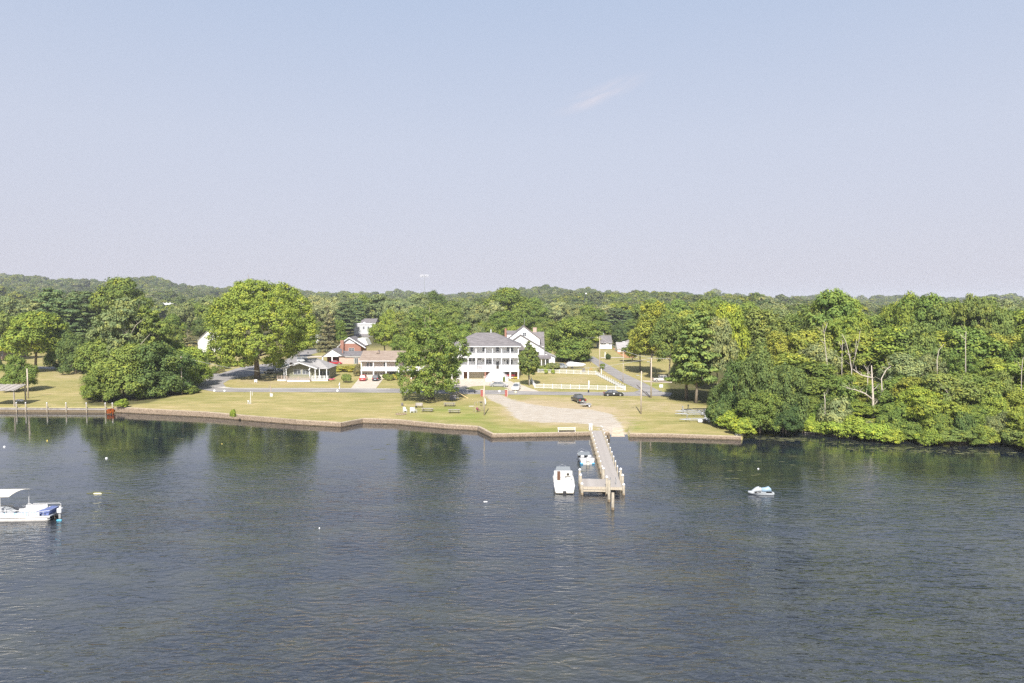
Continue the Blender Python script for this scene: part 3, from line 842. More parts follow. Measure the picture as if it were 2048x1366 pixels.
def tree(kind, loc, W, H, tint, label=None, group=None, place=None, rz=None, name=None, idx=None, trunk=True, px=None, cat=None):
    ps = PROTO[kind]; c, t, w0, h0 = ps[idx if idx is not None else _trnd.randrange(len(ps))]
    nm = name or KW[kind]
    root = thing(nm, label or '', cat or ('bush' if kind == 'shrub' else 'tree'), loc, rz if rz is not None else _trnd.uniform(0, 6.28), group)
    sc = (W / w0, W / w0, H / h0)
    oc = bpy.data.objects.new('crown', c); COL.objects.link(oc); oc.parent = root; oc.scale = sc
    col = TINT[tint] if isinstance(tint, str) else tint
    j = _trnd.uniform(0.88, 1.12)
    oc.color = (col[0] * j * _trnd.uniform(.94, 1.06), col[1] * j, col[2] * j, 1)
    if trunk:
        ot = bpy.data.objects.new('trunk', t); COL.objects.link(ot); ot.parent = root; ot.scale = sc
    if not label:
        TREES.append([root, kind, tint if isinstance(tint, str) else 'mid', W, H, place, px if px is not None else 0, loc])
    return root

def tpx(kind, px, ytop, wpx, Y, tint, label=None, place=None, z0=None, **k):
    """a tree standing at depth Y on sight column px, its top on picture row ytop"""
    p = xat(px, Y)
    if z0 is not None: p.z = z0
    top = at_y(px, ytop, Y).z
    W = wpx * Y / FOC
    return tree(kind, p, W, max(2.0, (top - p.z) * 1.04), tint, label, place=place, px=px, **k)

def tbase(kind, px, pybase, ytop, wpx, tint, label=None, place=None, **k):
    p = G(px, pybase)
    return tpx(kind, px, ytop, wpx, p.y, tint, label, place, **k)

# ---- the big single trees, each with a crown of its own
def hero(name, label, base, W, H, lobes, n, per, leaf, rc, seed, tint, r0, nl=10, tr=0.6, **k):
    root = thing(name, label, 'tree', base)
    c = leaf_mesh('crown', lobes, n, per, leaf, rc, seed, M_LEAF, **k)
    o = bpy.data.objects.new('crown', c); COL.objects.link(o); o.parent = root; o.color = (*TINT[tint], 1)
    t = limb_mesh('trunk', H, r0, lobes, seed, tr, nl=nl, lean=0.02, fork=.22)
    o = bpy.data.objects.new('trunk', t); COL.objects.link(o); o.parent = root
    return root

def lobes_from_px(base, items, depth_k=0.9):
    """crown masses read off the photograph: (px, py, half width px, half height px, depth offset in m)"""
    L = []
    for (px, py, hw, hh, dy) in items:
        Y = base.y + dy
        c = at_y(px, py, Y); s = Y / FOC
        L.append((c.x - base.x, dy, c.z - base.z, hw * s, hw * s * depth_k, hh * s))
    return L

pb = G(515, 757)
it = [(525, 655, 88, 78, 0), (520, 600, 62, 36, -2), (560, 598, 40, 30, 3), (470, 625, 44, 38, -3), (452, 665, 36, 34, 0), (440, 700, 24, 24, 2), (478, 712, 34, 24, -4), (590, 640, 36, 40, 2), (607, 672, 24, 26, 0), (592, 690, 24, 16, -3), (522, 703, 32, 24, -8), (545, 650, 46, 46, -9), (495, 660, 42, 40, -9), (515, 690, 34, 28, -11), (470, 690, 26, 22, -7), (548, 722, 18, 14, -2), (430, 640, 18, 16, 0), (500, 575, 30, 14, 1), (595, 610, 22, 18, 3), (615, 655, 15, 18, 1), (448, 725, 12, 10, 2), (560, 665, 30, 30, 8), (480, 650, 40, 40, 9)]
L = lobes_from_px(pb, it)
hero('oak_tree', 'huge spreading oak with bare pale trunk beside the side street', pb, 30, 29, L, 1650, 48, 0.43, 1.25, 201, 'bright', 0.75, nl=14, tr=.55, lower=-.75)
pb = G(862, 797)
it = [(865, 715, 50, 58, 0), (852, 658, 30, 26, 1), (885, 665, 32, 28, 2), (905, 690, 30, 28, 0), (915, 715, 18, 22, 0), (828, 690, 24, 30, 0), (815, 735, 20, 34, -2), (820, 765, 20, 22, -4), (895, 740, 26, 26, -3), (870, 750, 30, 30, -7), (850, 775, 26, 18, -7), (895, 770, 22, 16, -5), (838, 720, 28, 28, -7), (880, 700, 30, 26, -7), (860, 640, 16, 10, 2), (930, 705, 10, 12, 0), (805, 715, 10, 14, 0), (850, 700, 34, 40, 7), (893, 720, 28, 34, 6), (815, 782, 12, 8, -4)]
L = lobes_from_px(pb, it)
hero('maple_tree', 'large leaning maple over the picnic tables before the white porch house', pb, 18, 19, L, 720, 46, 0.36, 1.0, 202, 'mid', 0.62, nl=12, tr=.5, lower=-.75, flat=.7)
pb = G(208, 800)
# hedge mass of hollies by the water, several separate bushes
for (px, yb, yt, w, tn, lab) in [(205, 806, 722, 62, 'mid', 'glossy holly bush leaning over the wooden bulkhead by the two close posts'), (248, 800, 686, 96, 'mid', 'big rounded holly bush filling the middle of the waterside thicket'), (300, 795, 682, 100, 'dark', 'wide dark holly bush shading the lawn edge of the waterside thicket'), (345, 788, 688, 80, 'dark', 'dark holly bush beside the utility pole with the small boxes'), (382, 775, 693, 66, 'bright', 'bright rounded bush behind the triangular yield sign'), (186, 800, 765, 40, 'bright', 'small bright bush at the foot of the holly beside the bulkhead')]:
    tbase('bushy', px, yb - 2, yt, w * 1.12, tn, lab, name='holly_bush', cat='bush')
tbase('open', 258, 770, 597, 112, 'grey', 'tall honey locust with pale bare limbs rising behind the holly thicket', name='locust_tree', idx=0)
tbase('open', 300, 768, 618, 80, 'mid', 'loose tree with bare forked limbs standing next to the tall honey locust', name='locust_tree', idx=0)
tbase('open', 222, 765, 628, 78, 'grey', 'grey-green thin tree on the bulkhead side of the tall honey locust', name='locust_tree', idx=2)
for (px_, yb_, yt_, w_, tn_, lab_) in [(212, 768, 668, 96, 'mid', 'leafy tree filling in below the honey locust on the bulkhead side'), (272, 766, 655, 104, 'grey', 'leafy tree filling in right below the honey locust crown'), (332, 762, 668, 76, 'mid', 'leafy tree filling in between the honey locust and the street'), (152, 748, 664, 64, 'dark', 'rounded tree between the wide dense maple and the honey locust')]:
    tbase('bushy', px_, yb_, yt_, w_, tn_, lab_, name='leafy_tree')
# exposed pale limbs of the locust
def limbs(px, pyb, px_list, label, r=0.22, Yoff=0, m=M_DEAD, name='dead_tree', cat='tree'):
    p0 = G(px, pyb); p0.y += Yoff; p0.z = ter(p0.x, p0.y)
    root = thing(name, label, cat, p0)
    tr = MB(); br = MB(); rnd = random.Random(int(px))
    def W(a):
        q = at_y(a[0], a[1], p0.y + (a[2] if len(a) > 2 else 0)); return q - p0
    for i, path in enumerate(px_list):
        pts = [W(a) for a in path]; n = len(pts); rr = r if i == 0 else r * 0.55
        if i == 0: pts[0].z = -0.4
        (tr if i == 0 else br).tube(pts, [rr * (1 - 0.75 * k / (n - 1)) for k in range(n)], 7)
        # twigs
        for k in range(1, n):
            for _ in range(3 if i else 2):
                a = pts[k - 1].lerp(pts[k], rnd.uniform(.3, 1)); d = Vector((rnd.uniform(-1, 1), rnd.uniform(-.8, .8), rnd.uniform(0.1, 1))) * rnd.uniform(.8, 1.7)
                br.tube([a, a + d * .6, a + d * 1.1 + Vector((rnd.uniform(-.3, .3), 0, rnd.uniform(0, .4)))], [rr * .26, rr * .15, rr * .04], 4)
    tr.build('trunk', m, root, True)
    if br.v: br.build('branches', m, root, True)
    return root
# ------------------------------------------------------------------ single trees between the houses
tpx('cone', 1058, 685, 41, G(1058, 771).y, 'pear', 'egg-shaped ornamental tree standing on the grass before the white porch house', name='pear_tree')
tbase('bushy', 1138, 722, 626, 94, 'mid', 'dense dark evergreen shading the cars behind the white fence', name='magnolia_tree', idx=1)
tbase('bushy', 1142, 722, 668, 84, 'mid', 'broad low mid green tree spreading over the parked cars behind the fence', name='broadleaf_tree')
tbase('round', 1181, 697, 668, 44, 'bright', 'small round bright tree in front of the distant white cottage', idx=1)
tbase('yew', 1241, 692, 640, 38, 'deep', 'dark cone-shaped yew between the two distant white cottages', name='yew_tree')
tbase('round', 770, 716, 641, 62, 'bright', 'dense bright round tree between the brick house and the tan garage house', idx=2)
tbase('spruce', 657, 704, 612, 48, 'brown', 'brown weathered spruce behind the carport house', idx=0)
tbase('tall', 679, 702, 641, 34, 'mid', 'narrow green tree tucked against the brown weathered spruce')
tbase('round', 631, 690, 640, 42, 'olive', 'olive green tree between the great oak and the brown spruce')
tbase('shrub', 1204, 738, 729, 12, 'mid', 'small bush beside the street by the back fence corner')
tbase('yew', 1216, 719, 706, 11, 'deep', 'small clipped dark bush on the far lawn beside the white post', name='shrub', cat='bush')
tbase('spruce', 377, 716, 660, 58, 'brown', 'dying grey-brown conifer in front of the white gable end', idx=1)
tbase('round', 414, 742, 702, 42, 'dark', 'dark rounded bush below the white gable end', name='shrub', cat='bush')
tbase('shrub', 409, 743, 733, 13, 'brown', 'small reddish bush near the side street below the white gable')
tbase('shrub', 428, 747, 733, 15, 'mid', 'clipped green bush at the bend of the side street')
tbase('shrub', 441, 744, 736, 15, 'brown', 'low brown bush next to the clipped green bush')
tbase('shrub', 450, 737, 727, 20, 'mid', 'low green bush in the bed along the side street')
tbase('shrub', 466, 733, 724, 18, 'olive', 'olive bush in the bed along the side street under the oak')
tbase('shrub', 380, 787, 772, 38, 'mid', 'low spreading bush at the foot of the utility pole with boxes')
tbase('shrub', 245, 815, 800, 26, 'lime', 'lime green bush at the end of the wooden bulkhead')
tbase('shrub', 466, 836, 828, 12, 'lime', 'lone little green bush sprouting from the stone seawall')
tbase('shrub', 693, 765, 746, 18, 'olive', 'scrawny small tree on the lawn beside the garage driveway', name='small_tree', cat='tree')
tbase('shrub', 715, 752, 728, 15, 'brown', 'reddish bush by the corner of the tan garage house')
for i, (a, b) in enumerate([(772, 759), (780, 761), (791, 759)]):
    tbase('shrub', a, b, b - 7, 14, ['mid', 'olive', 'gold'][i], ['green', 'olive', 'golden'][i] + ' bush in the bed beside the tan garage house door')
tbase('shrub', 1106, 738, 724, 26, 'grey', 'grey-green bush by the porch of the white gabled house')
tbase('shrub', 1090, 741, 731, 22, 'olive', 'olive flower bush behind the back fence by the gabled house')
tbase('shrub', 1073, 743, 733, 18, 'mid', 'green flower bush beside the ornamental tree at the fence')
for i, a in enumerate((1092, 1106)):
    tbase('shrub', a, 748, 741, 8, 'lime', 'small lime plant inside the back fence, ' + ['near the ornamental tree', 'towards the middle of the fence'][i])
tbase('yew', 1008, 764, 752, 5, 'mid', 'thin shrub beside the white staircase', name='shrub', cat='bush')
# green patch hedge between cottage and tan house
tbase('shrub', 677, 743, 731, 34, 'gold', 'tawny hedge bush on the slope behind the pink kayak')
tbase('shrub', 700, 743, 730, 34, 'gold', 'tawny hedge bush on the slope beside the garage house corner')
# far side of the left lawn
tbase('bushy', 37, 783, 708, 62, 'mid', 'small dense rounded tree on the lawn behind the boat shelter', idx=0)
tbase('fine', 72, 744, 628, 124, 'bright', 'very wide dense maple over the back road by the brown brick house', idx=1)
tbase('bushy', 122, 741, 655, 56, 'dark', 'dark tree joined to the wide dense maple by the back road', idx=0)
for i, (a, w, t) in enumerate([(133, 26, 684), (147, 26, 672), (160, 28, 678)]):
    tbase('yew', a, 742, t, w, 'pine', ['first', 'second', 'third'][i] + ' of three narrow cedars between the wide maple and the holly thicket', name='cedar_tree')
tbase('round', 0, 722, 630, 70, 'olive', 'olive tree towering over the brown brick house')
tbase('shrub', 1, 736, 719, 8, 'deep', 'clipped dark bush before the brown brick house')
tpx('pine', 108, 582, 96, 290, 'pine', 'leaning layered pine standing above the wide dense maple', idx=0)
tpx('pine', 168, 586, 100, 300, 'pine', 'layered pine next to the dark round oak on the skyline', idx=1)
tpx('pine', 140, 598, 104, 285, 'pine', 'lower spreading pine between two taller layered pines', idx=1)
tpx('pine', 195, 600, 60, 320, 'deep', 'dark pine just before the dark round oak', idx=0)
tpx('pine', 86, 604, 104, 300, 'grey', 'grey-green pine behind the wide dense maple', idx=0)
tpx('round', 250, 560, 106, 300, 'mid', 'great dark round oak breaking the skyline behind the locusts', name='oak_tree', idx=1)
tpx('round', 222, 580, 60, 310, 'mid', 'rounded shoulder tree next to the great dark skyline oak', idx=3)
# gaps and crowd behind
for (px, yt, w, Y, kd, tn) in [
    (20, 596, 64, 330, 'round', 'grey'), (55, 600, 50, 340, 'round', 'grey'), (-30, 600, 70, 320, 'round', 'mid'), (-70, 590, 80, 330, 'round', 'olive'),
    (70, 606, 60, 360, 'round', 'grey'), (345, 628, 52, 300, 'round', 'mid'), (368, 608, 58, 330, 'round', 'grey'), (400, 606, 66, 350, 'round', 'mid'), (430, 590, 70, 370, 'round', 'grey'), (410, 636, 50, 310, 'round', 'dark'), (350, 650, 44, 285, 'fine', 'mid'),
    (612, 602, 56, 380, 'round', 'silver'), (640, 590, 60, 420, 'round', 'silver'), (665, 597, 50, 400, 'round', 'silver'), (690, 606, 60, 380, 'pine', 'pine'), (716, 600, 56, 400, 'pine', 'pine'), (733, 592, 46, 430, 'round', 'mid'), (760, 590, 56, 420, 'tall', 'grey'), (745, 612, 60, 435, 'round', 'yellow'), (790, 598, 56, 410, 'round', 'grey'), (815, 600, 50, 400, 'round', 'silver'), (700, 622, 56, 425, 'pine', 'teal'), (725, 626, 50, 430, 'pine', 'teal'),
    (806, 622, 50, 340, 'round', 'olive'), (840, 590, 62, 430, 'round', 'grey'), (873, 584, 46, 440, 'round', 'dark'), (880, 605, 66, 350, 'round', 'olive'), (915, 600, 58, 400, 'round', 'olive'), (840, 612, 60, 330, 'round', 'olive'), (905, 618, 64, 310, 'round', 'olive'), (780, 620, 40, 350, 'round', 'bright'),
    (940, 601, 50, 380, 'tall', 'grey'), (962, 610, 52, 330, 'tall', 'grey'), (990, 604, 44, 320, 'open', 'silver'), (945, 625, 56, 300, 'open', 'grey'), (1020, 579, 96, 345, 'round', 'mid'), (985, 600, 60, 360, 'round', 'mid'), (1063, 598, 60, 380, 'round', 'mid'), (1005, 625, 60, 300, 'round', 'mid'), (1040, 620, 50, 320, 'round', 'mid'), (975, 638, 50, 270, 'fine', 'mid'), (1030, 648, 44, 275, 'fine', 'yellow'),
    (1085, 610, 52, 400, 'round', 'grey'), (1115, 606, 60, 420, 'round', 'silver'), (1150, 606, 62, 400, 'round', 'grey'), (1180, 612, 60, 380, 'round', 'mid'), (1160, 628, 56, 330, 'round', 'olive'), (1085, 632, 52, 320, 'round', 'mid'), (1100, 640, 46, 300, 'round', 'olive'), (1200, 640, 50, 340, 'round', 'mid'), (1175, 645, 50, 310, 'round', 'mid'),
    (1210, 612, 60, 470, 'round', 'silver'), (1232, 618, 66, 430, 'pine', 'pine'), (1256, 622, 56, 430, 'pine', 'teal'), (1240, 604, 60, 480, 'round', 'yellow'), (1212, 632, 50, 430, 'pine', 'pine'), (1262, 640, 40, 400, 'round', 'mid'), (1225, 650, 36, 420, 'round', 'grey'),
    (586, 622, 50, 330, 'round', 'mid'), (560, 600, 60, 380, 'round', 'grey'), (470, 600, 60, 380, 'round', 'grey'), (505, 590, 60, 400, 'round', 'grey'), (608, 650, 40, 300, 'round', 'olive'), (598, 668, 36, 270, 'round', 'olive'),
    (1045, 603, 50, 440, 'round', 'silver'), (896, 640, 50, 280, 'round', 'olive'), (925, 646, 50, 262, 'round', 'mid'), (958, 655, 36, 255, 'fine', 'grey'), (820, 650, 50, 270, 'round', 'olive'), (800, 670, 40, 250, 'round', 'mid'), (1075, 655, 34, 290, 'round', 'mid'), (1100, 668, 40, 270, 'round', 'olive')]:
    tpx(kd, px, yt, w, Y, tn)

# ------------------------------------------------------------------ the wood on the trailer side
tbase('tall', 1302, 750, 606, 72, 'yellow', 'tall yellowish tree at the street end of the wood', idx=0)
tbase('round', 1280, 742, 655, 56, 'yellow', 'low yellow-green tree beside the sunny street lawn')
tbase('open', 1265, 724, 690, 46, 'mid', 'small leafy tree casting a round shadow on the far lawn', idx=0)
tbase('fine', 1338, 764, 630, 70, 'olive', 'olive green tree over the parked pale pickup', idx=1)
tbase('pine', 1392, 806, 630, 122, 'olive', 'big olive-green pine with drooping boughs behind the boat trailers', idx=0)
tbase('pine', 1372, 800, 660, 84, 'mid', 'mid green pine skirt low over the lawn edge behind the trailers', idx=1)
tbase('fine', 1375, 797, 700, 70, 'grey', 'grey-green understorey tree below the big pine')
tbase('round', 1435, 806, 640, 70, 'grey', 'grey-green round tree between the big pine and the dark cherry')
tbase('round', 1455, 790, 612, 76, 'lime', 'lime green tree rising behind the dark cherry')
tbase('round', 1415, 770, 606, 80, 'mid', 'mid green tree on top of the big pine skyline')
tbase('bushy', 1450, 838, 760, 62, 'dark', 'dark bush right behind the boat trailers')
tbase('bushy', 1478, 848, 716, 74, 'dark', 'dark cherry tree at the trailer end of the wood', name='cherry_tree', idx=0)
tbase('bushy', 1522, 858, 688, 84, 'dark', 'tallest dark cherry tree in the corner of the wood', name='cherry_tree', idx=2)
tbase('shrub', 1440, 852, 800, 50, 'dark', 'round dark bush directly behind the trailer guide posts')
tbase('bushy', 1566, 862, 712, 84, 'dark', 'second dark cherry tree leaning over the water', name='cherry_tree', idx=1)
tbase('bushy', 1520, 864, 772, 84, 'mid', 'low cherry hanging over the shore beside the bright bush', name='cherry_tree', idx=1)
tbase('bushy', 1572, 866, 800, 60, 'deep', 'very dark low bush trailing into the water past the cherries', idx=0)
tbase('shrub', 1464, 857, 818, 58, 'lime', 'bright lime bush by the rear wheels of the trailers')
tbase('shrub', 1484, 869, 834, 52, 'lime', 'bright lime bush above the pale concrete block')
tbase('shrub', 1448, 846, 828, 34, 'mid', 'small green bush between the trailers and the lime bushes')
skyl = [(1280, 640), (1340, 616), (1380, 612), (1440, 606), (1500, 612), (1540, 622), (1590, 618), (1625, 605), (1664, 584), (1700, 600), (1735, 632), (1770, 606), (1800, 594), (1850, 585), (1895, 597), (1930, 596), (1970, 602), (2010, 606), (2048, 607), (2300, 600)]
shx = [1490, 1600, 1710, 1810, 1870, 1930, 2000, 2048, 2200, 2400]; shy = [870, 866, 876, 886, 893, 893, 889, 903, 940, 990]
rw = random.Random(21)
rows = [ # depth behind shore, step px, width px, top as share between the shore row and the skyline, tints
    (2.0, 27, 56, (0.05, 0.27), ['lime', 'mid', 'bright', 'dark', 'olive', 'dark', 'mid', 'grey'], ['shrub', 'bushy', 'fine', 'shrub']),
    (6.0, 38, 78, (0.22, 0.38), ['lime', 'mid', 'yellow', 'dark', 'bright', 'bright'], ['bushy', 'bushy', 'fine']),
    (14., 54, 92, (0.40, 0.56), ['bright', 'mid', 'yellow', 'mid', 'dark', 'olive'], ['bushy', 'round', 'tall', 'tall']),
    (26., 56, 92, (0.58, 0.72), ['bright', 'yellow', 'mid', 'dark', 'bright', 'grey'], ['round', 'tall', 'tall', 'open']),
    (42., 56, 98, (0.74, 0.86), ['olive', 'yellow', 'mid', 'mid', 'bright', 'olive'], ['round', 'tall', 'open']),
    (60., 50, 92, (0.92, 1.0), ['olive', 'bright', 'mid', 'olive', 'mid'], ['round', 'tall'])]
for ri, (dy, step, wpx, (f0, f1), tins, kinds) in enumerate(rows):
    px = 1585 + rw.uniform(0, step) if ri < 3 else 1500 + rw.uniform(0, step)
    while px < 2210:
        ysh = np.interp(px, shx, shy); ysk = np.interp(px, [a for a, _ in skyl], [b for _, b in skyl])
        p = at_z(px, ysh, 0); Y = p.y + dy + rw.uniform(-4, 4) * (1 if ri > 1 else .25)
        f = rw.uniform(f0, f1); yt = ysh + (ysk - ysh) * f
        w = wpx * rw.uniform(0.65, 1.35)
        gap = ri in (1, 2, 3) and (1690 < px < 1770)
        if gap: yt = yt + (ysh - yt) * 0.35
        tpx(rw.choice(kinds), px, yt, w, Y, rw.choice(tins), z0=None if ri else 0.0, place='wood%d' % ri)
        px += step * rw.uniform(0.75, 1.25)
for i, (px, yt, w, Y, tn, kd) in enumerate([(1664, 583, 96, 178, 'mid', 'tall'), (1640, 606, 70, 180, 'olive', 'round'), (1693, 603, 70, 182, 'bright', 'round'), (1850, 585, 80, 178, 'mid', 'tall'), (1805, 592, 70, 180, 'bright', 'round'), (1890, 597, 70, 180, 'mid', 'round'), (1940, 594, 76, 172, 'olive', 'open'), (1985, 606, 70, 172, 'olive', 'round'), (1560, 614, 76, 230, 'grey', 'round'), (1600, 618, 70, 220, 'mid', 'round'), (1500, 608, 76, 230, 'mid', 'round'), (1770, 606, 60, 190, 'bright', 'tall')]):
    tpx(kd, px, yt, w, Y, tn, place='wood5')
for (px, yt, w, Y, kd, tn) in [(1300, 600, 70, 330, 'round', 'olive'), (1345, 602, 76, 330, 'round', 'mid'), (1395, 600, 76, 340, 'round', 'olive'), (1440, 598, 76, 340, 'round', 'mid'), (1490, 604, 80, 330, 'round', 'olive'), (1540, 606, 80, 330, 'round', 'grey'), (1590, 616, 80, 300, 'round', 'grey'), (1740, 634, 80, 260, 'round', 'grey'), (1320, 618, 70, 270, 'round', 'yellow'), (1375, 624, 76, 260, 'round', 'yellow'), (1425, 616, 76, 250, 'round', 'olive'), (1480, 622, 76, 240, 'round', 'bright'), (1530, 636, 80, 220, 'round', 'mid'), (1700, 640, 80, 230, 'round', 'grey'), (2000, 604, 80, 300, 'round', 'grey'), (2060, 600, 80, 320, 'round', 'grey'), (2120, 600, 90, 300, 'round', 'olive'), (2200, 606, 90, 300, 'round', 'mid')]:
    tpx(kd, px, yt, w, Y, tn)

for (px, pb, yt, w, lab) in [(1632, 869, 838, 44, 'lime creeper-covered bush above the short bleached log'), (1672, 874, 832, 50, 'lime creeper-covered bush above the long bleached log'), (1712, 879, 836, 54, 'lime creeper mound just shoreward of the thick forked trunk'), (1752, 884, 846, 56, 'widest lime creeper mound at the foot of the forked trunk'), (1792, 888, 860, 46, 'low lime creeper mound trailing into the water past the forked trunk'), (1868, 895, 858, 34, 'golden green sapling bush dipping into the water beside the roots'), (1975, 893, 850, 44, 'bright bush arching over the shaded cove')]:
    p_ = at_z(px, pb, 0); p_.y += 1.2; top_ = at_y(px, yt, p_.y).z
    tree('shrub', p_, w * p_.y / FOC * 1.15, top_ * 1.1, 'lime' if 'lime' in lab else 'bright', lab, px=px)
# dead and bare trees
limbs(1748, 850, [[(1747, 852), (1746, 800), (1745, 770), (1743, 731)], [(1747, 812), (1760, 795), (1764, 780), (1763, 757), (1772, 740), (1782, 732)], [(1746, 800), (1730, 787), (1712, 780), (1693, 776)], [(1745, 756), (1722, 750), (1705, 738)]], 'thick forked dead trunk standing in the lime creepers near the water', 0.30, 1.0)
limbs(1655, 850, [[(1657, 850), (1656, 742), (1651, 700), (1648, 664)], [(1651, 690), (1641, 680)], [(1649, 668), (1645, 650)], [(1649, 665), (1655, 645)]], 'tall thin bleached snag forking at the top in mid wood', 0.13, 10)
limbs(1704, 850, [[(1704, 845), (1703, 738), (1699, 712), (1692, 684), (1684, 668)], [(1704, 738), (1712, 705), (1718, 680), (1720, 662)], [(1701, 714), (1690, 702)], [(1710, 708), (1713, 678)]], 'bare many-branched snag beside the gap in the wood', 0.12, 9)
limbs(1683, 850, [[(1682, 848), (1684, 712), (1685, 680)], [(1684, 700), (1678, 682)]], 'single thin snag between the two taller snags', 0.10, 11)
limbs(1735, 846, [[(1733, 846), (1735, 780), (1736, 735)], [(1735, 742), (1728, 730)]], 'broken straight snag behind the thick forked trunk', 0.13, 5)
limbs(1776, 840, [[(1777, 845), (1776, 790), (1777, 765)]], 'short broken stump trunk beside the thick forked trunk', 0.13, 5)
limbs(1650, 868, [[(1650, 866), (1650, 800), (1648, 785)]], 'pale vertical trunk among the bushes past the cherries', 0.11, 3)
limbs(1905, 880, [[(1907, 886), (1905, 810), (1895, 785), (1888, 775)], [(1904, 800), (1890, 796), (1882, 806)], [(1900, 792), (1893, 772)]], 'leaning bare twiggy branches above the far shore bushes', 0.08, 3)
limbs(1870, 885, [[(1876, 888), (1874, 720), (1878, 700), (1888, 688)]], 'pale curved trunk in the shaded hollow of the wood', 0.09, 14)
limbs(1932, 880, [[(1931, 880), (1931, 690), (1932, 662)], [(1931, 680), (1920, 668)]], 'white birch trunk rising through the olive crowns', 0.11, 16)
limbs(2042, 880, [[(2040, 890), (2043, 745), (2046, 715)], [(2043, 740), (2035, 722)]], 'thin grey snag at the edge of the far shore wood', 0.08, 8)
limbs(258, 765, [[(258, 768), (262, 690), (252, 665), (246, 640)], [(255, 676), (240, 655), (225, 640)], [(260, 672), (272, 650), (284, 640)], [(262, 700), (280, 690), (300, 668)]], 'pale bare limbs showing through the honey locust crown', 0.26, -8.8, m=mat('locust_bark', (0.42, 0.38, 0.29), 0.9, var=.15), name='bare_tree')
# bleached logs and roots along the shore
for i, (a, b, c, d, lab) in enumerate([(1608, 866.5, 1668, 868, 'short bleached log on the waterline below the dark bushes'), (1640, 868.5, 1706, 875, 'long bleached log lying along the wooded shore'), (1838, 887, 1858, 888, 'bleached driftwood beside the overhanging roots'), (1974, 889, 1998, 888, 'pale driftwood log in the shaded cove at the far shore')]):
    p = at_z(a, b, 0.05); q = at_z(c, d, 0.05); mb = MB(); mid = (p + q) / 2
    mb.tube([p - mid + Vector((0, 0, .1)), Vector((0, .2, .16)), q - mid + Vector((0, 0, .08))], [0.16, 0.2, 0.12], 7)
    o = mb.build('driftwood_log', M_DEAD, None, True); o.location = mid; tag(o, lab, 'log')
_rootm = mat('tangled_roots', (0.16, 0.12, 0.08), 0.9, var=.2)
def tangle(px, py, w, h, label, n=60):
    p = at_z(px, py, 0.0); root_rnd = random.Random(px); mb = MB()
    for _ in range(n):
        x = root_rnd.uniform(-w / 2, w / 2); a = Vector((x * .6, root_rnd.uniform(0.3, 1.5), root_rnd.uniform(h * .4, h))); b = Vector((x + root_rnd.uniform(-.5, .5), root_rnd.uniform(-.6, .4), -0.1))
        mb.tube([a, (a + b) / 2 + Vector((root_rnd.uniform(-.3, .3), -.2, .3)), b], [0.03, 0.02, 0.01], 4)
    o = mb.build('exposed_roots', _rootm); o.location = p; o['kind'] = 'stuff'; o['label'] = label; o['category'] = 'roots'
tangle(1905, 891, 5, 1.6, 'tangled bare roots and creepers hanging over the water below the leaning branches', 90)
tangle(1612, 866, 1.6, 1.4, 'reddish bare roots on the bank by the short log', 25)

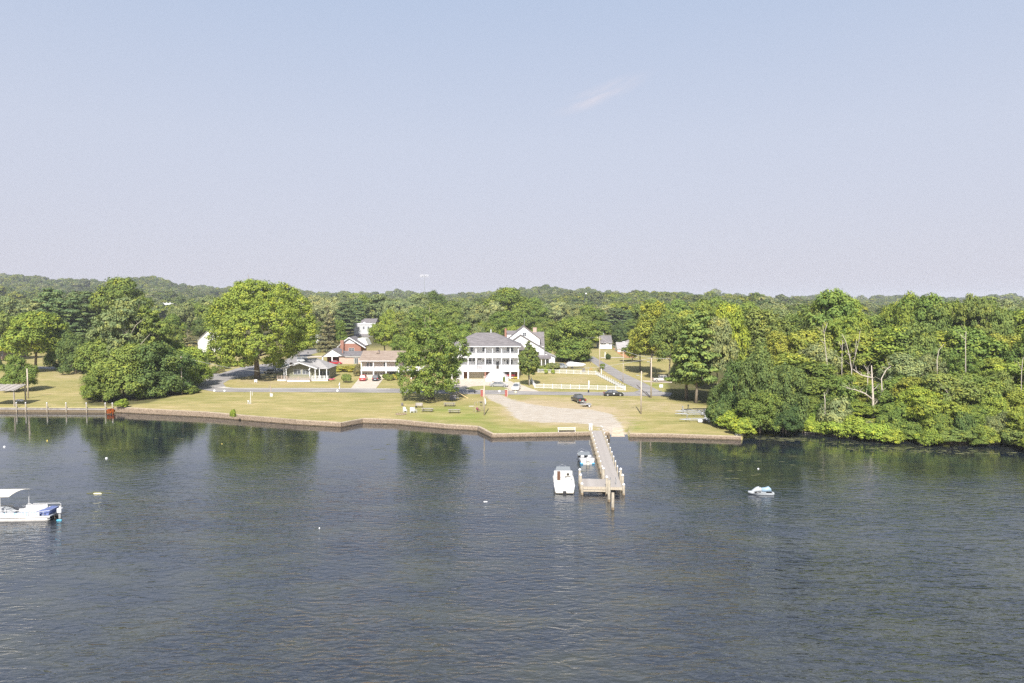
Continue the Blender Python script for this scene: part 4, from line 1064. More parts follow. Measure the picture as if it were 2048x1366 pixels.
# ------------------------------------------------------------------ far-off forest that reads as one mass
def build_forest():
    rng = np.random.default_rng(9)
    protos = []
    for s in range(4):
        W, H = 11, 14
        me = leaf_mesh('far_crown', lobes_round(W, H, 300 + s, 0.2, 11, 0.3), 150, 14, 1.25, 1.15, 300 + s, M_LEAF_I)
        protos.append(me)
    # tree positions, denser nearer
    pts = []
    def scatter(y0, y1, spacing, pxa, pxb, jit=.5):
        y = y0
        while y < y1:
            x0 = (pxa - 1024) / FOC * y; x1 = (pxb - 1024) / FOC * y
            n = int((x1 - x0) / spacing); xs = x0 + (np.arange(n) + rng.uniform(-jit, jit, n)) * spacing
            ys = y + rng.uniform(-jit, jit, n) * spacing
            pts.append(np.stack([xs, ys], 1)); y += spacing
    scatter(452, 900, 9.5, -60, 2110)
    scatter(900, 1250, 12, -60, 2110)
    scatter(1250, 1750, 14, -60, 2110)
    scatter(270, 452, 9.5, 1420, 2110)
    scatter(1750, 2600, 30, -60, 2110)
    P = np.concatenate(pts)
    pxs = 1024 + FOC * P[:, 0] / P[:, 1]
    Yc = P[:, 1]
    # leave the settlement open: houses, street, back gardens
    keep = np.ones(len(P), bool)
    keep &= ~((Yc < 520) & (pxs > 1170) & (pxs < 1275))
    keep &= ~((Yc < 452) & (pxs < 1520))
    keep &= ~((Yc < 560) & (pxs > 300) & (pxs < 350))
    P = P[keep]; n = len(P)
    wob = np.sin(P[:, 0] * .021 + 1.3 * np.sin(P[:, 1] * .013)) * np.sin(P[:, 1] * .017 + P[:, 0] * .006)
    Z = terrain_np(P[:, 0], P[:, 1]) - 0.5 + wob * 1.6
    me = bpy.data.meshes.new('forest'); me.vertices.add(n)
    me.vertices.foreach_set('co', np.column_stack([P, Z]).ravel().astype(np.float32))
    sc = rng.uniform(0.72, 1.15, n) * np.where(rng.random(n) < .08, 1.3, 1.0); sc *= 1 + .25 * np.sin(P[:, 0] * .034 + 2) * np.sin(P[:, 1] * .011 + P[:, 0] * .011); sc = np.where(P[:, 1] > 1750, sc * 1.8, sc)
    sz = np.where(P[:, 1] < 700, 0.95, 1.0)
    S = np.column_stack([sc, sc, sc * sz * rng.uniform(.8, 1.12, n)])
    a = me.attributes.new('psc', 'FLOAT_VECTOR', 'POINT'); a.data.foreach_set('vector', S.ravel().astype(np.float32))
    R = np.column_stack([np.zeros(n), np.zeros(n), rng.uniform(0, 6.28, n)])
    a = me.attributes.new('prot', 'FLOAT_VECTOR', 'POINT'); a.data.foreach_set('vector', R.ravel().astype(np.float32))
    tl = [TINT[k] for k in ('mid', 'grey', 'olive', 'dark', 'bright', 'silver', 'mid', 'grey', 'olive', 'pine', 'yellow')]
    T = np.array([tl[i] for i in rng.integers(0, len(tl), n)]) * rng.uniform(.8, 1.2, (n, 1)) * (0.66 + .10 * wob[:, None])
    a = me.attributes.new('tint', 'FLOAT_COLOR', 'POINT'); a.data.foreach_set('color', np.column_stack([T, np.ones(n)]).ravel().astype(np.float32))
    a = me.attributes.new('pick', 'INT', 'POINT'); a.data.foreach_set('value', rng.integers(0, 4, n).astype(np.int32))
    o = bpy.data.objects.new('forest', me); COL.objects.link(o)
    o['kind'] = 'stuff'; o['label'] = 'far-off wooded hills fading into summer haze behind the town'; 
    # prototype crowns sit in a collection of their own that is only instanced
    pc = bpy.data.collections.new('far_crowns')
    for me2 in protos:
        po = bpy.data.objects.new('far_crown', me2); pc.objects.link(po)
    ng = bpy.data.node_groups.new('forest', 'GeometryNodeTree')
    ng.interface.new_socket('Geometry', in_out='INPUT', socket_type='NodeSocketGeometry')
    ng.interface.new_socket('Geometry', in_out='OUTPUT', socket_type='NodeSocketGeometry')
    N = ng.nodes; Lk = ng.links
    gi = N.new('NodeGroupInput'); go = N.new('NodeGroupOutput')
    ci = N.new('GeometryNodeCollectionInfo'); ci.inputs[0].default_value = pc; ci.inputs['Separate Children'].default_value = True; ci.inputs['Reset Children'].default_value = True
    ip = N.new('GeometryNodeInstanceOnPoints'); ip.inputs['Pick Instance'].default_value = True
    def na(nm, t):
        q = N.new('GeometryNodeInputNamedAttribute'); q.data_type = t; q.inputs['Name'].default_value = nm; return q.outputs['Attribute']
    Lk.new(gi.outputs[0], ip.inputs['Points']); Lk.new(ci.outputs[0], ip.inputs['Instance'])
    Lk.new(na('pick', 'INT'), ip.inputs['Instance Index']); Lk.new(na('psc', 'FLOAT_VECTOR'), ip.inputs['Scale'])
    er = N.new('FunctionNodeEulerToRotation'); Lk.new(na('prot', 'FLOAT_VECTOR'), er.inputs[0]); Lk.new(er.outputs[0], ip.inputs['Rotation'])
    Lk.new(ip.outputs[0], go.inputs[0])
    md = o.modifiers.new('forest', 'NODES'); md.node_group = ng
    print('forest trees', n)
build_forest()
# ------------------------------------------------------------------ buildings
M_SID = mat('white_siding', (0.76, 0.76, 0.76), 0.6, var=0.04, scale=1.2)
M_SID2 = mat('grey_siding', (0.52, 0.53, 0.55), 0.65, var=0.05, scale=1.2)
M_BEIGE = mat('beige_panel', (0.62, 0.56, 0.49), 0.7, var=0.05)
M_PINK = mat('pinkish_stucco', (0.72, 0.61, 0.53), 0.75, var=0.06)
M_BRICK = mat('red_brick', (0.27, 0.125, 0.092), 0.85, col2=(0.37, 0.20, 0.15), scale=5, stretch=(1, 1, 3))
M_BRICKP = mat('pink_brick', (0.45, 0.31, 0.25), 0.85, col2=(0.56, 0.43, 0.37), scale=4, stretch=(1, 1, 3))
M_BROWNB = mat('brown_brick', (0.20, 0.14, 0.11), 0.85, col2=(0.33, 0.24, 0.19), scale=5, stretch=(1, 1, 3))
M_RGREY = mat('grey_shingles', (0.145, 0.135, 0.14), 0.9, col2=(0.21, 0.195, 0.20), scale=1.2, stretch=(0.6, 1, 2.5))
M_RLIGHT = mat('light_shingles', (0.29, 0.28, 0.28), 0.9, col2=(0.38, 0.37, 0.365), scale=1.1, stretch=(0.6, 1, 2.5))
M_RTAN = mat('tan_shingles', (0.24, 0.185, 0.15), 0.9, col2=(0.31, 0.25, 0.205), scale=1.2, stretch=(0.6, 1, 2.5))
M_RBRN = mat('brown_shingles', (0.24, 0.20, 0.18), 0.9, var=0.12, scale=1.2)
M_GLASS = mat('window_glass', (0.11, 0.12, 0.135), 0.12, spec=0.6)
M_DARK = mat('dark_interior', (0.045, 0.04, 0.035), 0.9)
M_SAGE = mat('sage_siding', (0.20, 0.20, 0.135), 0.8, col2=(0.26, 0.26, 0.18), scale=2, stretch=(1, 1, 5))
M_RAIL = mat('weathered_rail', (0.42, 0.34, 0.28), 0.8, var=0.15, scale=3)
M_BLACK = mat('black_plastic', (0.03, 0.03, 0.033), 0.5)
M_GREYM = mat('galvanised_steel', (0.50, 0.51, 0.52), 0.45, metal=0.6, var=0.1)
M_RED = mat('red_paint', (0.42, 0.05, 0.045), 0.5, var=0.1)
M_POLE = mat('utility_pole_wood', (0.40, 0.34, 0.27), 0.85, col2=(0.55, 0.48, 0.40), scale=2, stretch=(3, 3, .5))

class H_:
    def __init__(s, name, label, cat, px, py, rz=0.0, group=None):
        p = G(px, py); s.p = p; s.Y = p.y; s.px = px
        s.r = thing(name, label, cat, p, rz, group)
    def X(s, px, dy=0.0): return at_y(px, 700, s.Y + dy).x - s.p.x
    def Z(s, py, dy=0.0): return at_y(s.px, py, s.Y + dy).z - s.p.z
    def box(s, name, m, x0, x1, y0, y1, z0, z1, parent=None, **k):
        mb = MB(); mb.box(x0, x1, y0, y1, z0, z1); return mb.build(name, m, parent or s.r, **k)

def window(parent, x, z, w, h, y, frame=None, glass=None, mull=1, name='window', bars=1):
    """a window in a wall facing -y: frame proud of the wall, pane recessed in it"""
    f = MB(); t = 0.07
    f.box(x - w / 2 - t, x - w / 2, y - 0.06, y + 0.03, z, z + h); f.box(x + w / 2, x + w / 2 + t, y - 0.06, y + 0.03, z, z + h)
    f.box(x - w / 2 - t, x + w / 2 + t, y - 0.07, y + 0.03, z + h, z + h + t); f.box(x - w / 2 - t - .03, x + w / 2 + t + .03, y - 0.1, y + 0.03, z - t, z)
    for k in range(1, mull): 
        xx = x - w / 2 + w * k / mull; f.box(xx - .025, xx + .025, y - 0.045, y + 0.02, z, z + h)
    for k in range(1, bars + 1):
        zz = z + h * k / (bars + 1); f.box(x - w / 2, x + w / 2, y - 0.04, y + 0.02, zz - .025, zz + .025)
    fo = f.build(name, frame or M_WHITE, parent)
    p = MB(); p.box(x - w / 2, x + w / 2, y - 0.02, y + 0.01, z, z + h); p.build('pane', glass or M_GLASS, fo)
    return fo

def gable_x(x0, x1, y0, y1, z0, ze, zr, xr=None):
    """block whose gable faces the viewer"""
    xr = (x0 + x1) / 2 if xr is None else xr
    mb = MB(); mb.prism([(x0, z0), (x1, z0), (x1, ze), (xr, zr), (x0, ze)], 'y', y0, y1); return mb

def roof_x(x0, x1, y0, y1, ze, zr, xr=None, over=0.35, t=0.16, zel=None, zer=None):
    """two slabs over a gable that faces the viewer"""
    xr = (x0 + x1) / 2 if xr is None else xr
    zl = ze if zel is None else zel; zr_ = ze if zer is None else zer
    a = MB()
    sl = (zr - zl) / (xr - x0); sr = (zr - zr_) / (x1 - xr)
    a.prism([(x0 - over, zl - over * sl + .02), (xr, zr + .02), (xr, zr + t + .02), (x0 - over, zl - over * sl + t + .02)], 'y', y0, y1)
    b = MB(); b.prism([(xr + .003, zr + .02), (x1 + over, zr_ - over * sr + .02), (x1 + over, zr_ - over * sr + t + .02), (xr + .003, zr + t + .02)], 'y', y0, y1)
    return a, b

def roof_y(x0, x1, y0, y1, ze, zr, over=0.35, t=0.16):
    """ridge along x, slopes towards and away from the viewer"""
    ym = (y0 + y1) / 2; s = (zr - ze) / (ym - y0)
    a = MB(); a.prism([(y0 - over, ze - over * s + .02), (ym, zr + .02), (ym, zr + t + .02), (y0 - over, ze - over * s + t + .02)], 'x', x0 - over, x1 + over)
    b = MB(); b.prism([(ym + .003, zr + .02), (y1 + over, ze - over * s + .02), (y1 + over, ze - over * s + t + .02), (ym + .003, zr + t + .02)], 'x', x0 - over, x1 + over)
    return a, b

def hip(x0, x1, y0, y1, z, xr0, xr1, zr):
    ym = (y0 + y1) / 2
    mb = MB()
    v = [(x0, y0, z), (x1, y0, z), (x1, y1, z), (x0, y1, z), (xr0, ym, zr), (xr1, ym, zr)]
    mb.add(v, [(0, 1, 5, 4), (1, 2, 5), (2, 3, 4, 5), (3, 0, 4), (0, 3, 2, 1)]); return mb

def balustrade(parent, x0, x1, y, z, h=0.95, m=None, gap=0.13, name='railing'):
    m = m or M_WHITE2
    r = MB(); r.box(x0, x1, y - 0.04, y + 0.04, z + h - 0.07, z + h); r.box(x0, x1, y - 0.03, y + 0.03, z + 0.08, z + 0.14)
    ro = r.build(name, m, parent)
    b = MB(); n = int((x1 - x0) / gap)
    for k in range(1, n): 
        xx = x0 + (x1 - x0) * k / n; b.box(xx - .028, xx + .028, y - .02, y + .02, z + 0.14, z + h - 0.07)
    b.build('baluster', m, ro, kind='stuff')
    return ro

# ---- the tall white house with two porches
def main_house():
    h = H_('porch_house', 'tall white house with two stacked porches, grey hip roof and grand white stairs', 'house', 969, 758)
    X, Z = h.X, h.Z
    D = 2.4                                      # depth of the porches
    xl, xr = X(898), X(1038); zd1 = Z(739.3); zd2 = Z(713); ze = Z(692.4)
    yb = 15.0
    # masonry ground floor behind the porch
    h.box('brick_wall', M_BRICK, xl + .3, xr - .3, D, yb, -0.5, zd1 - .32)
    h.box('upper_wall', M_SID, xl + .3, xr - .3, D, yb, zd1 - .3, ze - .05)
    h.box('porch_deck', M_WHITE, xl - .1, xr + .1, 0, D - .01, zd1 - .62, zd1)
    h.box('upper_deck', M_WHITE, xl - .1, xr + .1, 0, D - .01, zd2 - .42, zd2)
    h.box('porch_ceiling', M_WHITE, xl - .05, xr + .05, .05, D - .01, ze - .16, ze - .08)
    h.box('fascia', M_WHITE2, xl - .55, xr + .55, -.5, -.38, ze - .18, ze + .1)
    rf = hip(xl - .6, xr + .6, -.55, yb + .5, ze + .06, X(950), X(989), Z(665.2, 7.2))
    ro = rf.build('roof', M_RGREY, h.r)
    c = MB(); px_ = X(982, 7); c.box(px_ - .15, px_ + .15, 7.0, 7.3, Z(666, 7), Z(659, 7)); c.build('vent_pipe', M_SID2, ro)
    cols = [903, 919, 936, 952, 970.4, 985, 1003, 1020.4, 1036.6]
    for a in cols:
        x = X(a)
        for (z0, z1) in ((zd1, zd2 - .42), (zd2, ze - .16)):
            m = MB(); m.box(x - .13, x + .13, 0.06, .32, z0 + .002, z1 - .002); m.box(x - .18, x + .18, .02, .36, z0 + .003, z0 + .12); m.box(x - .18, x + .18, .02, .36, z1 - .14, z1 - .003)
            m.build('column', M_WHITE2, h.r)
        if a not in (985, 1003, 952): 
            m = MB(); m.box(x - .22, x + .22, 0.1, .5, -.4, zd1 - .625); m.build('pier', M_WHITE if a != 970.4 else M_BRICK, h.r)
    for i in range(len(cols) - 1):
        x0, x1 = X(cols[i]) + .13, X(cols[i + 1]) - .13
        balustrade(h.r, x0, x1, .19, zd2)
        if not (cols[i] == 985): balustrade(h.r, x0, x1, .19, zd1)
    def win(p0, p1, r0, r1, floor, mull=1, name='window', bars=1):
        x0, x1 = X(p0, D), X(p1, D); z0, z1 = Z(r1, D), Z(r0, D)
        window(h.r, (x0 + x1) / 2, z0, x1 - x0, z1 - z0, D, mull=mull, name=name, bars=bars)
    for (a, b) in ((941, 946), (965, 969.7), (992, 998), (1013.8, 1018.5), (1021.6, 1026.2), (908, 913), (923, 928)): win(a, b, 694.5, 703.0, 1)
    for (a, b) in ((937.3, 943), (945, 950), (922, 928), (907, 912)): win(a, b, 715.3, 722.5, 0)
    win(972.5, 976, 719.5, 727.5, 0); win(977, 982.5, 719, 727.5, 0, 2); win(1013, 1017, 719.5, 728, 0); win(1021.4, 1025.2, 719.5, 728, 0)
    x0, x1 = X(992.5, D), X(998, D)
    dm = MB(); dm.box(x0, x1, D - .08, D - .01, zd1 + .01, zd1 + 2.2); do = dm.build('door', M_DARK, h.r)
    k = MB(); k.box(x0 + .12, x1 - .12, D - .1, D - .082, zd1 + 1.0, zd1 + 2.05); k.build('door_glass', M_GLASS, do)
    for a in (967, 986.4, 1008.5):
        m = MB(); x = X(a, D); m.box(x - .09, x + .09, D - .16, D - .01, Z(722.5, D), Z(719, D)); m.build('wall_lantern', M_BLACK, h.r)
    # iron star and bench on the porch
    m = MB(); cx, cz = X(959.3, D), Z(716.8, D)
    for q in range(5):
        a = PI / 2 + q * 2 * PI / 5; b = a + 4 * PI / 5
        m.tube([(cx + .62 * math.cos(a), D - .08, cz + .62 * math.sin(a)), (cx + .62 * math.cos(b), D - .08, cz + .62 * math.sin(b))], .05, 4)
    o = m.build('wall_star', M_BLACK); o.location = h.p; tag(o, 'dark five-pointed star ornament on the porch wall of the tall white house', 'ornament')
    bt = thing('porch_bench', 'grey cushioned bench under the star on the lower porch', 'bench', h.p + Vector((X(958.5, D), D - .8, zd1)))
    m = MB(); m.box(-1, 1, -.3, .3, .35, .5); m.build('seat', M_RGREY, bt)
    m = MB(); m.box(-1, 1, .22, .32, .5, .95); m.build('backrest', M_RGREY, bt)
    for s in (-.9, .9):
        m = MB(); m.box(s - .05, s + .05, -.28, .28, 0, .349); m.build('leg', M_BLACK, bt)
    # ground floor: wide garage door, openings, dark panes
    x0, x1 = X(935.5, D), X(968.5, D)
    h.box('garage_door', M_BEIGE, x0, x1, D - .12, D - .01, 0, Z(741, D))
    for q in range(1, 4):
        zz = Z(741, D) * q / 4; h.box('panel_joint', M_RGREY, x0 + .05, x1 - .05, D - .13, D - .122, zz - .02, zz + .02)
    for (a, b) in ((1005.5, 1009), (1011, 1016), (1017.5, 1023), (1025, 1029.5)):
        xa, xb = X(a, D), X(b, D); window(h.r, (xa + xb) / 2, Z(751, D), xb - xa, Z(741.5, D) - Z(751, D), D, bars=1, mull=1)
    h.box('low_wall', M_WHITE, X(912), X(927), .2, .4, 0, 2.0)
    # the grand stairs: straight run to a landing, flaring runs to both sides
    st = MB(); rl = MB(); xc = X(993.8); w2 = 0.95; zl = zd1 * 0.62; yl = -3.0
    n = 6
    for i in range(n):
        z1 = zd1 - (zd1 - zl) * (i + 1) / n; st.box(xc - w2, xc + w2, -.02 - 2.0 * (i + 1) / n, -.02 - 2.0 * i / n, 0, z1)
    st.box(xc - 1.5, xc + 1.5, yl - 1.1, -2.03, -.3, zl)
    so = st.build('stairs', M_WHITE2, h.r)
    for sgn, xe, nm in ((-1, X(972), 'stair_flight'), (1, X(1016.5), 'stair_flight')):
        m = MB(); n = 9; xs = xc + sgn * 1.503
        for i in range(n):
            a = xs + (xe - xs) * i / n; b = xs + (xe - xs) * (i + 1) / n
            m.box(min(a, b), max(a, b), yl - 1.1 - i * .10, yl + .5, -.3, zl * (1 - (i + .5) / n))
        m.prism([(xs, -.3), (xe, -.3), (xe, .75), (xs, zl + .95)] if sgn > 0 else [(xe, -.3), (xs, -.3), (xs, zl + .95), (xe, .75)], 'y', yl - 2.05, yl - 2.0)
        fo = m.build(nm, M_WHITE2, h.r)
        r = MB(); r.tube([(xs, yl + .45, zl + .98), (xe, yl + .45, .95)], .05, 4)
        for i in range(8):
            t = i / 7; r.tube([(xs + (xe - xs) * t, yl + .45, zl * (1 - t)), (xs + (xe - xs) * t, yl + .45, (zl + .96) * (1 - t) + .95 * t)], .03, 4)
        r.build('handrail', M_WHITE2, fo)
    r = MB()
    for s in (-w2, w2):
        r.tube([(xc + s, -.1, zd1 + .95), (xc + s, -2.1, zl + .95)], .05, 4); r.box(xc + s - .09, xc + s + .09, -2.2, -2.02, zl, zl + 1.25); r.box(xc + s - .1, xc + s + .1, -.15, .05, zd1, zd1 + 1.5)
    r.build('newel_rail', M_WHITE2, so)
    r = MB(); r.box(xc - 1.5, xc + 1.5, yl - 1.15, yl - 1.1, zl + .02, zl + .95); r.build('landing_panel', M_WHITE2, so)
    h.box('front_skirt', M_WHITE2, xc - 1.55, xc + 1.55, yl - 2.1, yl - 2.05, -.2, zl + .9)
    return h
MH = main_house()
# things kept under the porch
def kayak(label, loc, rz, col, tilt=0.0, L=3.1, grp=None):
    k = thing('kayak', label, 'kayak', loc, rz, grp)
    m = MB(); secs = []
    for i in range(9):
        t = -1 + i / 4; w = 0.36 * math.sqrt(max(0.01, 1 - t * t)) + .01; hh = .19 * math.sqrt(max(.02, 1 - t * t)) + .02; x = t * L / 2; z0 = .05 + .12 * t * t
        secs.append([(x, w * math.cos(2 * PI * q / 8), z0 + .17 + hh * math.sin(2 * PI * q / 8)) for q in range(8)])
    m.loft(secs); o = m.build('hull', mat('kayak_' + col[0], col[1], .35), k, True)
    c = MB(); c.lathe([(.2, .0), (.22, .03), (.2, .05)], 10, (0, 0, .385)); c.build('cockpit', M_BLACK, k)
    k.rotation_euler = (tilt, 0, rz); return k
q = MH.p
kayak('pinkish red kayak leaning against the cottage porch corner', G(663.5, 762) + Vector((0, 0, .3)), 1.2, ('pink', (0.62, 0.12, 0.17)), 0.35)
kayak('dark red kayak laid under the porch of the tall white house', q + Vector((MH.X(1020), 1.2, .75)), 0.05, ('darkred', (0.35, 0.03, 0.05)), 0, 3.6)
kayak('pale pink kayak on the ground under the dark red one', q + Vector((MH.X(1021), 1.0, .1)), 0.02, ('pale', (0.72, 0.55, 0.50)), 0, 3.4)
kayak('yellow kayak end poking out beside the white pier', q + Vector((MH.X(1033), .9, .1)), 0.3, ('yellow', (0.70, 0.45, 0.06)), 0, 2.0)

# ---- white gabled house behind
def gabled_house():
    h = H_('gabled_house', 'white clapboard house with several steep gables behind the ornamental tree', 'house', 1047, 736)
    X, Z = h.X, h.Z
    # wide front block with a lopsided gable
    x0, x1, xr = X(1000), X(1088.5), X(1041.5)
    ze, zr = Z(699), Z(671)
    gable_x(x0, x1, 0, 7, -.4, ze, zr, xr).build('front_wall', M_SID, h.r)
    a, b = roof_x(x0, x1, -.3, 7, ze, zr, xr, .4, zel=ze, zer=ze); a.build('roof', M_RGREY, h.r); b.build('roof', M_RGREY, h.r)
    # main range behind, ridge running sideways, right slope shows
    ya = 5.0; X5 = lambda p: X(p, ya)
    h.box('rear_wall', M_SID, X5(1014), X5(1088.8), ya + 2.2, 15, -.4, Z(693, ya + 2))
    a, b = roof_y(X5(1014), X5(1087.5), ya + 2.2, 15, Z(695, 7), Z(664.5, 11), .4); a.build('roof', M_RGREY, h.r); b.build('roof', M_RBRN, h.r)
    # high rear gable over it
    yg = 6.0; gx0, gx1, gr = X(1015.5, yg), X(1079.5, yg), X(1047.4, yg)
    gable_x(gx0, gx1, yg, 16, Z(690, yg), Z(677.5, yg), Z(653, yg), gr).build('upper_gable', M_SID, h.r)
    a, b = roof_x(gx0, gx1, yg - .35, 16, Z(677.5, yg), Z(653, yg), gr, .35); a.build('roof', M_RGREY, h.r); b.build('roof', M_RBRN, h.r)
    xx = X(1049, yg); window(h.r, xx, Z(672, yg), 1.25, Z(665, yg) - Z(672, yg), yg, mull=2)
    # dormer on the left slope
    h.box('dormer', M_SID, X(1013.6, 8), X(1030, 8), 8, 12, Z(676, 8), Z(667, 8)); a, b = roof_y(X(1013.6, 8), X(1031, 8), 8, 12, Z(668, 8), Z(662, 10), .2); a.build('dormer_roof', M_RGREY, h.r); b.build('dormer_roof', M_RGREY, h.r)
    # shallow porch gable peeping over the tree
    px0, px1 = X(1033, -2), X(1048, -2); gable_x(px0, px1, -3, 0, Z(700, -2), Z(694, -2), Z(685.5, -2)).build('porch_gable', M_RGREY, h.r)
    for (a_, w, r0, r1) in ((1041.3, 1.0, 696, 704), (1075.5, .8, 704, 712), (1077, .8, 704, 712)): window(h.r, X(a_), Z(r1), w, Z(r0) - Z(r1), 0)
    # chimneys, each standing in its roof
    c = MB(); c.box(X(1066, 11), X(1073, 11), 11, 12.2, Z(672, 11), Z(656, 11)); c.box(X(1065.6, 11) , X(1073.4, 11), 10.94, 12.26, Z(656.5, 11), Z(655.3, 11)); c.build('chimney', M_BRICKP, h.r)
    c = MB(); c.box(X(1009.5, 6), X(1013, 6), 6, 7.2, -.3, Z(657, 6)); c.build('chimney', M_BRICK, h.r)
    c = MB(); c.tube([(X(1048.5, 10), 10, Z(656, 10)), (X(1048.5, 10), 10, Z(637, 10))], .06, 5); c.build('antenna', M_GREYM, h.r)
    # open side porch and lean-to garage
    h.box('side_porch_roof', M_RGREY, X(1074), X(1101), -3.2, 0, Z(717, -3) , Z(716, -3) + .2); 
    m = MB(); m.prism([(-3.4, Z(717.5, -3)), (0, Z(711, 0)), (0, Z(711, 0) + .2), (-3.4, Z(717.5, -3) + .22)], 'x', X(1073), X(1101.5)); m.build('porch_roof', M_RGREY, h.r)
    for a_ in (1083, 1091, 1099.5):
        m = MB(); m.box(X(a_, -3) - .12, X(a_, -3) + .12, -3.1, -2.86, -.2, Z(717.5, -3)); m.build('porch_post', M_WHITE2, h.r)
    h.box('porch_back_wall', M_SID2, X(1076), X(1098), .02, 3, -.3, Z(712))
    m = MB(); m.prism([(X(1088.8, 3), -.3), (X(1110, 3), -.3), (X(1110, 3), Z(714, 3)), (X(1088.8, 3), Z(705, 3))], 'y', 3, 10); m.build('garage_wall', M_SID, h.r)
    m = MB(); m.prism([(X(1088.8, 3), Z(705, 3) + .02), (X(1112.5, 3), Z(715, 3) + .02), (X(1112.5, 3), Z(715, 3) + .22), (X(1088.8, 3), Z(705, 3) + .22)], 'y', 2.6, 10.3); m.build('garage_roof', M_RLIGHT, h.r)
    return h
gabled_house()

# ---- tan two-storey house with the garages
def tan_house():
    h = H_('garage_house', 'tan-roofed house with white balcony above two garage doors', 'house', 760, 758.5)
    X, Z = h.X, h.Z; D = 1.4; x0, x1 = X(721.3), X(848); zd = Z(739.3); ze = Z(721); 
    h.box('lower_wall', M_WHITE, x0 + .2, x1, D, 11, -.4, zd - .3)
    h.box('upper_wall', M_PINK, x0 + .2, x1, D, 11, zd - .29, ze - .02)
    h.box('balcony_deck', M_WHITE2, x0 - .1, x1 + .1, 0, D - .01, zd - .42, zd)
    a, b = roof_y(x0 - .1, x1 + .1, 0, 11, ze + .02, Z(702.3, 5.5), .35); ro = a.build('roof', M_RTAN, h.r); b.build('roof', M_RTAN, h.r)
    m = MB(); m.prism([(X(753, 4), Z(706, 4)), (X(760, 4), Z(706, 4)), (X(756.5, 4), Z(700, 4))], 'y', 3.5, 6); m.build('roof_vent', M_RTAN, ro)
    g = MB(); g.box(x0 - .5, x1 + .5, -.42, -.3, ze - .22, ze - .04); g.build('gutter', M_WHITE2, h.r)
    posts = [722.2, 746.4, 771.5, 797, 822, 847]
    for i, a in enumerate(posts):
        x = X(a); m = MB(); m.box(x - .16, x + .16, .02, .34, -.3, zd - .43); m.build('post', M_WHITE2, h.r)
        m = MB(); m.box(x - .14, x + .14, .04, .3, zd + .002, ze - .1); m.build('post', M_WHITE2, h.r)
        if i < len(posts) - 1: 
            balustrade(h.r, x + .14, X(posts[i + 1]) - .14, .17, zd, .92, gap=.13)
            m = MB(); m.box(x + .9, x + 1.9, .20, .23, zd + .15, zd + .83); m.build('rail_panel', M_WHITE2, h.r)
    for (a, b) in ((733, 737), (739.5, 743.5), (767.5, 771), (790, 794), (806, 811), (830, 835)):
        xa, xb = X(a, D), X(b, D); window(h.r, (xa + xb) / 2, zd + .6, xb - xa, 1.35, D)
    for (a, b) in ((723.8, 744.6), (748, 770)):
        xa, xb = X(a, D), X(b, D); m = MB(); m.box(xa, xb, D - .1, D - .01, 0, Z(741.5, D)); g = m.build('garage_door', M_BEIGE, h.r)
        zt = Z(741.5, D)
        for q in range(1, 4): 
            j = MB(); j.box(xa + .04, xb - .04, D - .108, D - .1, zt * q / 4 - .02, zt * q / 4 + .02); j.build('panel_joint', M_RTAN, g)
        for q in range(4):
            cx = xa + (xb - xa) * (q + .5) / 4; j = MB(); j.box(cx - .22, cx + .22, D - .115, D - .1, zt * .56, zt * .68); j.build('pane', M_GLASS, g)
    xa, xb = X(779.5, D), X(791, D); window(h.r, (xa + xb) / 2, .15, xb - xa, 2.0, D, mull=3, bars=0, name='glass_door')
    m = MB(); m.box(X(773.5, D), X(778.5, D), D - .06, D - .01, 0, 2.1); m.build('door', M_BRICKP, h.r)
    h.box('brick_base', M_BRICK, X(800), X(847), D - .12, D - .02, -.2, 1.1)
tan_house()

